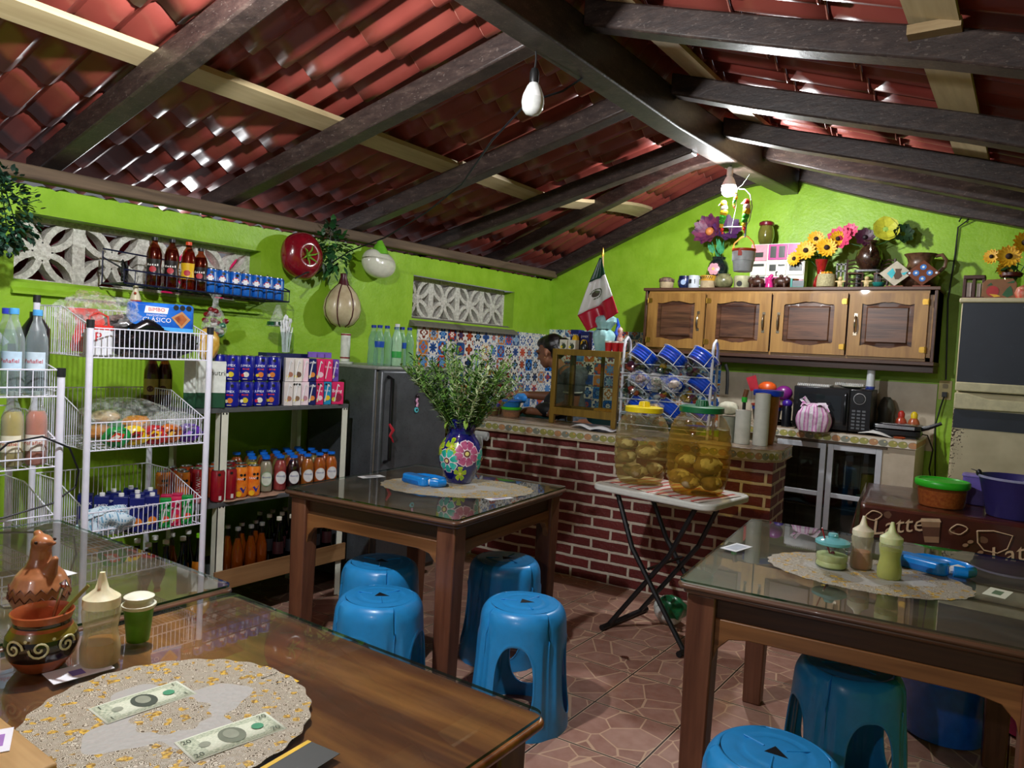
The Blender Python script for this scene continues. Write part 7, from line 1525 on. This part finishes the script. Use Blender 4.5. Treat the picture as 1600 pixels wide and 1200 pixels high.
r = thing('toy_bucket', 'small white toy bucket with orange rim hanging below the parrots', 'toy bucket', (-1.435, 4.30, 1.945))
M().lathe([(.050, 0), (.053, .004), (.060, .06), (.064, .062), (.066, .115), (.063, .117, 1), (.068, .122, 1), (.068, .13, 1), (.061, .13, 1), (.045, .01, 0), (.0001, .008, 0)], 24).build('bucket_body', [mt('#d8dee6', .4), mt('#e0582c', .4)], r)
M().tube([(-.067, 0, .12), (-.06, 0, .165), (-.02, 0, .20), (.015, 0, .205), (.05, 0, .17), (.067, 0, .12)], .004, 6).build('handle', mt('#e0982c', .4), r)
M().tube([(0, 0, .20), (.003, 0, .30)], [.006, .005], 6).build('hanging_strap', mt('#7a8288', .4), r); M().flat([(-.012, .0), (.012, .0), (.012, .02), (.0, .04), (-.012, .03)], lambda x, y: (x, -.0665, .085+y)).build('red_sticker', mt('#d8402c', .4), r)
# ================= BACK COUNTER =================
BY = 5.10
r = thing('tiled_cabinet', 'tiled kitchen counter with fruit border and white framed glass doors', 'kitchen counter', (0, 0, 0))
t = NT('fruit_border_tiles'); c = t.xyz(); u = c[0]; P = .055; iu = (u/P).fl(); fu = ((u/P).fr()-.5); fv = (c[2]-.968)/P; n1 = t.noise(t.co, 60, 2); R_ = t.white(t.vec(iu, 0.0, 2.0))
q = (fu*fu*1.1+(fv+.05)*(fv+.05)*1.9+(n1-.5)*.12).sq(); q2 = ((fu-.15)*(fu-.15)*4.0+(fv-.1)*(fv-.1)*6.0).sq(); fc = t.ramp((iu/4.0).fr(), [(0, '#a3a35e'), (.2, '#c0916a'), (.45, '#8a8e80'), (.7, '#a8a45a')], True)
colr = t.mix(q < .53, '#dcd4c4', '#8d8a74'); colr = t.mix(q < .49, colr, fc); colr = t.mix(q2 < .22, colr, t.mix(R_[0], '#e0d8a0', '#d89a5a')); t.base(colr); t.setv(rough=.25); FR2 = t.m
M().b2((-1.76, BY+.02, .0), (-1.385, 5.58, .94)).b2((-.745, BY+.01, 0), (-.565, 5.58, .945)).b2((-1.385, 5.45, 0), (-.745, 5.58, .94)).b2((-1.385, BY+.02, .9), (-.745, 5.5, .94)).build('tiled_side', BEIGE, r)
M().b2((-1.76, BY-.01, .943), (-.560, 5.585, .996)).build('fruit_border', FR2, r); M().b2((-1.76, BY-.005, .995), (-.565, 5.585, 1.0)).build('counter_top', CTOP, r); M().b2((-1.4, BY-.004, .925), (-.72, BY+.02, .943)).build('dark_lip', mt('#5a4a38', .6), r)
AL = mt('#c8ccd2', .35, .2, var=.04); 
for k, (x0, x1) in enumerate(((-1.385, -1.075), (-1.065, -.745))):
    m = M(); y0, y1 = BY-.006+.008*k, BY+.014+.008*k
    m.b2((x0, y0, .06), (x0+.035, y1, .922)).b2((x1-.035, y0, .06), (x1, y1, .922)).b2((x0+.035, y0, .887), (x1-.035, y1, .922)).b2((x0+.035, y0, .06), (x1-.035, y1, .095)).b2((x0+.035, y0, .575), (x1-.035, y1, .605)); d = m.build('door', AL, r, bevel=.002)
    M().b2((x0+.035, y0+.008, .095), (x1-.035, y0+.012, .887)).build('door_glass', glass('#c8d0d0', .02, 1.45, .02), d)
M().b2((-1.39, BY, .0), (-.74, 5.46, .055)).b2((-1.385, BY+.03, .50), (-.745, 5.45, .51)).build('inner_shelf', mt('#4a4e50', .5), r)
for nm, lb, x, y, z, pr, c_ in [('red_basin', 'red plastic basin inside the glass door cabinet', -1.10, 5.28, .51, [(.12, 0), (.16, .05), (.165, .055), (.115, .008), (.0001, .005)], '#b83a34'), ('yellow_tin', 'yellow tin at the right inside the glass door cabinet', -.83, 5.22, .51+.10, [(.045, 0), (.045, .13), (.04, .135), (.0001, .135)], '#a08a1c'), ('dark_pan', 'dark blue pan inside the glass door cabinet', -.98, 5.30, .51, [(.07, 0), (.08, .07), (.085, .12), (.0001, .13)], '#22344c'), ('green_dish', 'greenish glass dish under the yellow tin', -.84, 5.22, .51, [(.05, 0), (.06, .09), (.0001, .095)], '#4a6a50'), ('orange_bowl', 'orange brown bowl behind the glass cabinet door', -1.0, 5.22, .51, [(.03, 0), (.06, .06), (.0001, .05)], '#a0582c'), ('clear_bowl', 'upturned glass bowl on the cabinet bottom shelf', -.90, 5.2, .056, [(.10, 0), (.09, .05), (.05, .09), (.0001, .10)], '#6a767a'), ('metal_pot', 'grey metal pot on the cabinet bottom shelf', -1.22, 5.25, .056, [(.09, 0), (.1, .12), (.105, .125), (.09, .12), (.0001, .01)], '#7a7e82')]:
    tag(M().lathe(pr, 20).build(nm, mt(c_, .3, coat=.3), None, (x, y, z)), lb, nm.split('_')[1])
ZB = 1.001
# microwave
r = thing('microwave', 'black microwave oven with round dial on the kitchen counter', 'microwave', (-1.08, 5.30, ZB), radians(4)); MB = mt('#0c0d10', .22, coat=.3)
M().b2((-.235, -.17, .012), (.235, .17, .285)).build('housing', mt('#1a1b1e', .35), r, bevel=.006); M().b2((-.235, -.182, .014), (.105, -.168, .283)).build('door', MB, r, bevel=.004); M().b2((.108, -.182, .014), (.235, -.168, .283)).build('control_panel', MB, r, bevel=.004)
M().b2((-.20, -.184, .06), (.06, -.181, .235)).build('door_window', mt('#1c2226', .1, coat=.6), r); M().tube([(.085, -.185, .05), (.085, -.205, .07), (.085, -.205, .235), (.085, -.185, .255)], .008, 8).build('door_handle', mt('#2a2c30', .2, .5), r)
m = M(); m.lathe([(.032, 0), (.032, .012), (.028, .016)], 24, T=TR((.165, -.182, .225), rx=pi/2)); m.build('dial', mt('#17181a', .3), r); M().tube([(.165+.034*cos(a), -.186, .225+.034*sin(a)) for a in [2*pi*i/20 for i in range(20)]], .003, 6, closed=True).build('dial_ring', mt('#d8d8d8', .2, .8), r)
m = M(); [m.b2((.125+.03*i, -.1845, .03+.022*j), (.145+.03*i, -.182, .042+.022*j)) for i in range(3) for j in range(6)]; m.build('buttons', mt('#5a5e62', .4), r)
for x in (-.2, .2):
    for y in (-.14, .14): M().b2((x-.015, y-.015, 0), (x+.015, y+.015, .013)).build('foot', mt('#101010', .5), r)
ZM2 = ZB+.286
def notebook(label, loc, rz, w, d):
    r = thing('spiral_notebook', label, 'notebook', loc, rz); M().b2((-w/2, -d/2, 0), (w/2, d/2, .012)).build('pages', mt('#dcdcd4', .6), r)
    m = M(); [m.tube([(-w/2+w*(k+.5)/16, -d/2+.006*cos(a), .008+.011*sin(a)) for a in [2*pi*i/8 for i in range(8)]], .0016, 4, closed=True) for k in range(16)]; m.build('spiral_binding', mt('#e4e6ea', .3, .5), r)
notebook('flat white spiral notebook at the left on the microwave', (-1.20, 5.24, ZM2), radians(3), .20, .16); r = thing('plate', 'white plate under the raised notepad on the microwave', 'plate', (-.97, 5.24, ZM2)); M().lathe([(.04, 0), (.085, .014), (.085, .017), (.04, .005), (.0001, .004)], 28).build('plate_body', mt('#c8c8b8', .3), r)
notebook('white spiral notepad tilted on the plate on the microwave', (-.985, 5.23, ZM2+.019), radians(6), .17, .11)
r = thing('white_spray', 'white tube with blue base standing at the right on the microwave', 'bottle', (-.885, 5.36, ZM2)); M().lathe([(.028, 0, 1), (.030, .02, 1), (.026, .03), (.024, .14), (.012, .16)], 18).build('tube_body', [mt('#b8bcbe', .4), mt('#2a3a8a', .4)], r)
# striped cloth bundle
t = NT('pink_stripe_cloth'); c = t.xyz(); th = c[1]._m('ARCTAN2', c[0]); f = (th*9.0+(t.noise(t.co, 12, 2)-.5)*2.0).sn(); t.base(t.mix(f > -.1, '#d8cfd8', t.mix(f > .75, '#c27ab0', '#e0c0d8'))); t.setv(rough=.85); t.bump(t.noise(t.co, 30, 3), .5, .01)
r = thing('cloth_bundle', 'pink and white striped cloth bundle tied in front of the microwave', 'cloth bundle', (-1.155, 5.045, ZB)); m = M()
m.grid(lambda a, b: (((.09+.02*sin(pi*min(1, b*1.2)))*(1-.35*max(0, b-.75)*4*.6))*cos(2*pi*a)*(1+.035*sin(18*pi*a)), .075*(1-.3*max(0, b-.75)*2)*sin(2*pi*a)*(1+.035*sin(18*pi*a)), .16*b), 70, 12, closeu=True); m.grid(lambda a, b: (.083*(1-b)*cos(2*pi*a), .065*(1-b)*sin(2*pi*a), .16+.02*b+.012*sin(10*pi*a)*(1-b)), 50, 6, closeu=True); m.build('bundle_body', t.m, r)
M().tube([(-.03, 0, .17), (-.06, -.02, .215), (-.08, -.02, .20), (-.05, -.02, .17)], .010, 6, flat=.4).tube([(.02, 0, .17), (.07, -.02, .175), (.10, -.03, .13)], [.012, .014, .006], 6, flat=.4).build('knot', t.m, r)
# utensils bowl etc.
r = thing('utensil_bowl', 'round black bowl with blue and red rims holding kitchen utensils', 'bowl', (-1.50, 5.20, ZB)); M().lathe([(.06, 0), (.085, .03), (.095, .10, 0), (.10, .105, 1), (.10, .125, 1), (.105, .128, 2), (.105, .140, 2), (.09, .138, 2), (.06, .02), (.0001, .015)], 28).build('bowl_body', [mt('#2a2420', .35), mt('#1c3ab8', .35), mt('#b8402c', .35)], r)
def utensil(nm, label, pts, r_, mat, head): 
    m = M(); m.tube(pts, r_, 6); head(m); tag(m.build(nm, mat, None, (-1.50, 5.20, ZB+.02)), label, nm.split('_')[-1])
utensil('red_spatula', 'dark red spatula leaning left in the utensil bowl', [(0, 0, 0), (-.06, 0, .16), (-.09, 0, .22)], .006, mt('#a81c2c', .4), lambda m: m.prism([(-.03, 0), (.03, 0), (.035, .10), (-.035, .10)], .006, T=TR((-.09, 0, .21), rx=pi/2, rz=0, ry=-.35)))
utensil('orange_ladle', 'big orange ladle standing in the utensil bowl', [(.0, .02, 0), (.01, .0, .16), (.0, -.01, .20)], .006, mt('#d8581c', .35, coat=.3), lambda m: m.ball((.0, -.02, .235), (.062, .045, .042), 20, 12))
utensil('purple_ladle', 'purple ladle leaning right in the utensil bowl', [(.02, 0, 0), (.05, 0, .13), (.07, 0, .18)], .006, mt('#7a1c7a', .35, coat=.3), lambda m: m.ball((.11, -.01, .205), (.058, .045, .05), 20, 12))
utensil('black_spoon', 'black cooking spoon behind the red spatula', [(-.01, .03, 0), (-.04, .03, .17)], .006, mt('#1c1c1e', .4), lambda m: m.ball((-.05, .03, .20), (.03, .015, .045), 12, 8))
utensil('red_tongs', 'short red handled tool at the right of the utensil bowl', [(.04, -.03, .02), (.08, -.04, .10), (.09, -.045, .15)], .010, mt('#b81c34', .35), lambda m: m.ball((.085, -.045, .13), (.014, .012, .03), 10, 6))
r = thing('purple_cup', 'dark cups with a purple ball lid between bowl and microwave', 'cup', (-1.36, 5.18, ZB)); M().lathe([(.03, 0), (.032, .12), (.028, .14), (.0001, .14)], 18).build('cup_body', mt('#10121a', .3), r); M().ball((.0, 0, .155), (.035, .03, .03)).build('ball_lid', mt('#3a1c8a', .3, coat=.5), r)
tag(M().b2((-.14, -.05, 0), (.14, .09, .02)).b2((-.10, .06, .02), (.10, .08, .03)).build('glass_tray', mt('#14171c', .15, coat=.6), None, (-1.42, 5.33, ZB)), 'flat dark tray behind the utensil bowl', 'tray')
# grill
r = thing('sandwich_press', 'black and silver electric sandwich press at the end of the counter', 'sandwich press', (-.69, 5.27, ZB), radians(3)); M().prism(rrect(.27, .24, .03), .035, z=.012).build('lower_half', mt('#101114', .3), r, bevel=.006); M().prism(rrect(.27, .24, .03), .028, z=.052).build('upper_half', mt('#17181c', .25), r, bevel=.006); M().prism(rrect(.20, .10, .02), .004, z=.080, T=TR((0, -.03, 0))).b2((-.12, -.124, .055), (.10, -.12, .075)).build('silver_plate', mt('#b8babd', .25, .9), r, bevel=.001); M().tube([(.12, -.05, .06), (.17, -.06, .075), (.24, -.06, .11)], [.016, .014, .010], 6, flat=.5).build('handle', mt('#101114', .3), r); M().b2((-.11, -.10, 0), (.11, .10, .013)).build('base', mt('#0c0c0c', .5), r)
for i, (x, c1, cp) in enumerate([(-.70, '#a83c24', '#b82a20'), (-.625, '#b05a34', '#e8c81c')]):
    r = thing('small_sauce_bottle', ['orange red sauce bottle with red cap', 'orange sauce bottle with yellow cap'][i]+' behind the sandwich press', 'sauce bottle', (x, 5.45, ZB)); M().lathe([(.03, 0), (.038, .02), (.040, .07), (.030, .10), (.016, .12)], 20).build('bottle_body', mt(c1, .25, coat=.5), r); M().lathe([(.020, .115), (.021, .14), (.012, .155), (.0001, .16)], 16).build('cap', mt(cp, .4), r)
r = thing('pepper_mill', 'dim grey vase shaped container beside the microwave', 'container', (-.80, 5.50, ZB)); M().lathe([(.05, 0), (.055, .03), (.045, .12), (.055, .16), (.035, .22), (.02, .24)], 18).build('container_body', mt('#4a4c44', .4), r)
tag(M().grid(lambda a, b: (-.10+.20*a, -.04+.07*b, .012+.018*sin(a*4)*(.5+b)), 14, 6).build('white_napkin', mt('#dadad6', .8), None, (-.79, 5.14, ZB), radians(-8), solid=.004), 'folded white cloth on the counter edge before the sandwich press', 'cloth')
tag(M().lathe([(.03, 0), (.035, .008), (.0001, .009)], 20).build('orange_coaster', mt('#c8582c', .4), None, (-.66, 5.125, ZB)), 'flat orange disc beside the folded white cloth', 'coaster')
tag(M().tube([(-.58, 5.30, 1.03), (-.53, 5.34, 1.02), (-.50, 5.40, .93), (-.515, 5.43, .8), (-.50, 5.45, .72), (-.53, 5.46, .62)], .005, 5).build('power_cord', mt('#101010', .4)), 'black power cord of the sandwich press hanging beside the counter', 'cord')
r = thing('wall_outlet', 'cream wall socket with a black plug and cord', 'socket', (-.475, 5.598, 1.31)); M().prism(rrect(.075, .125, .006), .006, T=TR((0, 0, 0), rx=pi/2)).build('cover_plate', mt('#c8b878', .4), r, bevel=.001); M().prism(rrect(.032, .03, .008), .003, T=TR((0, -.006, .026), rx=pi/2)).build('socket_face', mt('#8a7a4a', .4), r); M().b2((-.014, -.04, -.045), (.014, -.006, -.012)).build('plug', mt('#0c0c0c', .4), r)
tag(M().tube([(-.475, 5.555, 1.27), (-.49, 5.55, 1.2), (-.51, 5.54, 1.08), (-.50, 5.53, .95), (-.49, 5.52, .8), (-.48, 5.52, .6)], .005, 5).build('power_cord', mt('#101010', .4)), 'black cord running down from the wall socket', 'cord')
# ================= WHITE REFRIGERATOR =================
CRMF = mt('#c8bd98', .35, var=.05, coat=.2); t = NT('dark_door_film'); f = t.noise(t.co, 5, 3); k = t.noise(t.co, 120, 2); t.base(t.mix((k > .72)*.25, t.ramp(f, [(.3, '#1b222e'), (.7, '#232b38')]), '#5a6470')); t.setv(rough=.5); DF = t.m
FYR = 4.80; fx0, fx1 = -.362, .30
r = thing('cream_refrigerator', 'cream refrigerator with dark grey covered doors and rust specks', 'refrigerator', (0, 0, 0)); M().b2((fx0+.005, FYR+.05, .04), (fx1-.005, 5.50, 1.83)).build('cabinet', CRMF, r, bevel=.012); M().b2((fx0-.012, FYR-.008, 1.815), (fx1+.012, 5.50, 1.842)).build('top_cap', CRMF, r, bevel=.008)
M().b2((fx0, FYR, 1.325), (fx1, FYR+.055, 1.815)).build('freezer_door', CRMF, r, bevel=.012); M().b2((fx0+.006, FYR-.002, 1.375), (fx1-.004, FYR+.001, 1.813)).build('freezer_cover', DF, r)
t = NT('rusty_cream_enamel'); c = t.xyz(); f = t.noise(t.co, 90, 3); g = t.noise(t.co, 9, 2); w = (c[0]+.36)*2.6; w2 = (c[2]-1.1).ab()*1.3; t.base(t.mix((f-w-w2*.35+g*.1) > .52, t.ramp(g, [(.3, '#b9ae8c'), (.7, '#cfc4a2')]), '#3a2416')); t.setv(rough=.35)
M().b2((fx0, FYR, .08), (fx1, FYR+.055, 1.318)).build('main_door', t.m, r, bevel=.012); M().b2((fx0+.004, FYR-.002, 1.118), (fx1-.004, FYR+.001, 1.222)).build('door_cover', DF, r)
m = M(); m.prism([(fx0+.002, 1.325), (fx1, 1.325), (fx1, 1.375), (fx0+.002, 1.375)], .02, T=Matrix(((1, 0, 0, 0), (0, 0, 1, FYR-.02), (0, 1, 0, 0), (0, 0, 0, 1)))); m.prism([(fx0+.002, 1.225), (fx1, 1.235), (fx1, 1.285), (fx0+.16, 1.29), (fx0+.06, 1.315), (fx0+.002, 1.315)], .022, T=Matrix(((1, 0, 0, 0), (0, 0, 1, FYR-.022), (0, 1, 0, 0), (0, 0, 0, 1)))); m.build('handle', mt('#cfc7a0', .35, coat=.2), r, bevel=.006)
m = M(); m.text('OP', .05, lambda x, y: (-.045+x, FYR-.004, 1.79+y), 0); m.build('brand_lettering', mt('#8a8f94', .3, .6), r)
ZF = 1.843
r = thing('wooden_holder', 'brown wooden holder with pale papers on the refrigerator', 'holder', (-.315, 4.90, ZF)); m = M()
for x in (-.045, .0, .045): m.b2((x-.008, -.04, 0), (x+.008, .04, .13))
m.b2((-.05, -.045, .11), (.05, .045, .13)).b2((-.05, -.045, 0), (.05, .045, .01)); m.build('holder_body', mt('#4a2820', .5), r, bevel=.002); M().b2((-.034, -.03, .01), (-.012, .03, .09)).b2((.014, -.03, .01), (.032, .03, .085)).build('paper_cards', mt('#c8b8b0', .6), r)
r = thing('fruit_board', 'wooden letter board painted with an apple and a pear on the refrigerator', 'board', (-.205, 4.87, ZF)); M().prism([(-.07, 0), (.09, 0), (.09, .085), (.07, .11), (-.05, .105), (-.07, .085)], .012, T=TR((0, .0, 0), rx=pi/2)).build('board', mt('#8a5a34', .5), r, bevel=.002)
g = lambda x, y: (x, -.0135, y); m = M(); m.flat(circ(.030, 14, -.02, .04), g, 0); m.flat([(-.035, .025), (-.01, .008), (.02, .012), (.0, .022)], lambda x, y: (x, -.0145, y), 1); m.flat([(.025, .02), (.045, .055), (.06, .07), (.07, .05), (.075, .02), (.05, .006)], g, 2); m.flat([(-.05, .07), (-.03, .088), (-.022, .075)], g, 2); m.flat([(.04, .085), (.08, .10), (.075, .085)], g, 2); m.build('fruit_paint', [mt('#b01c1c', .4), mt('#e8b41c', .4), mt('#1c5a2a', .4)], r)
r = thing('flower_jar', 'glass jar with dark red rim behind the fruit board', 'jar', (-.15, 4.97, ZF)); M().lathe([(.045, 0), (.05, .01), (.05, .12), (.045, .14)], 20).build('jar_glass', glass('#c8d0b8', .03, 1.45, .06), r); M().lathe([(.050, .13), (.055, .135), (.055, .152), (.048, .155)], 20, cap=False).build('rim', mt('#5a2018', .4), r)
bunch('right bunch of yellow artificial sunflowers in the glass jar on the refrigerator', -.13, 4.95, ZF+.16, [(-.035, -.05, .075, .065, -.1), (.03, -.03, .15, .065, .2), (-.115, -.02, .08, .045, -.5), (.10, -.03, .07, .06, .4), (-.05, .0, .01, .045, 0)])
tag(M().lathe([(.03, 0), (.04, .03), (.03, .06), (.0001, .075)], 16).ball((.0, -.02, .05), (.02, .02, .015)).build('round_figurine', mt('#d8a080', .4, c2='#c83c2c', scale=30), None, (-.085, 4.86, ZF)), 'round peach and red figure at the right edge on the refrigerator', 'figurine')
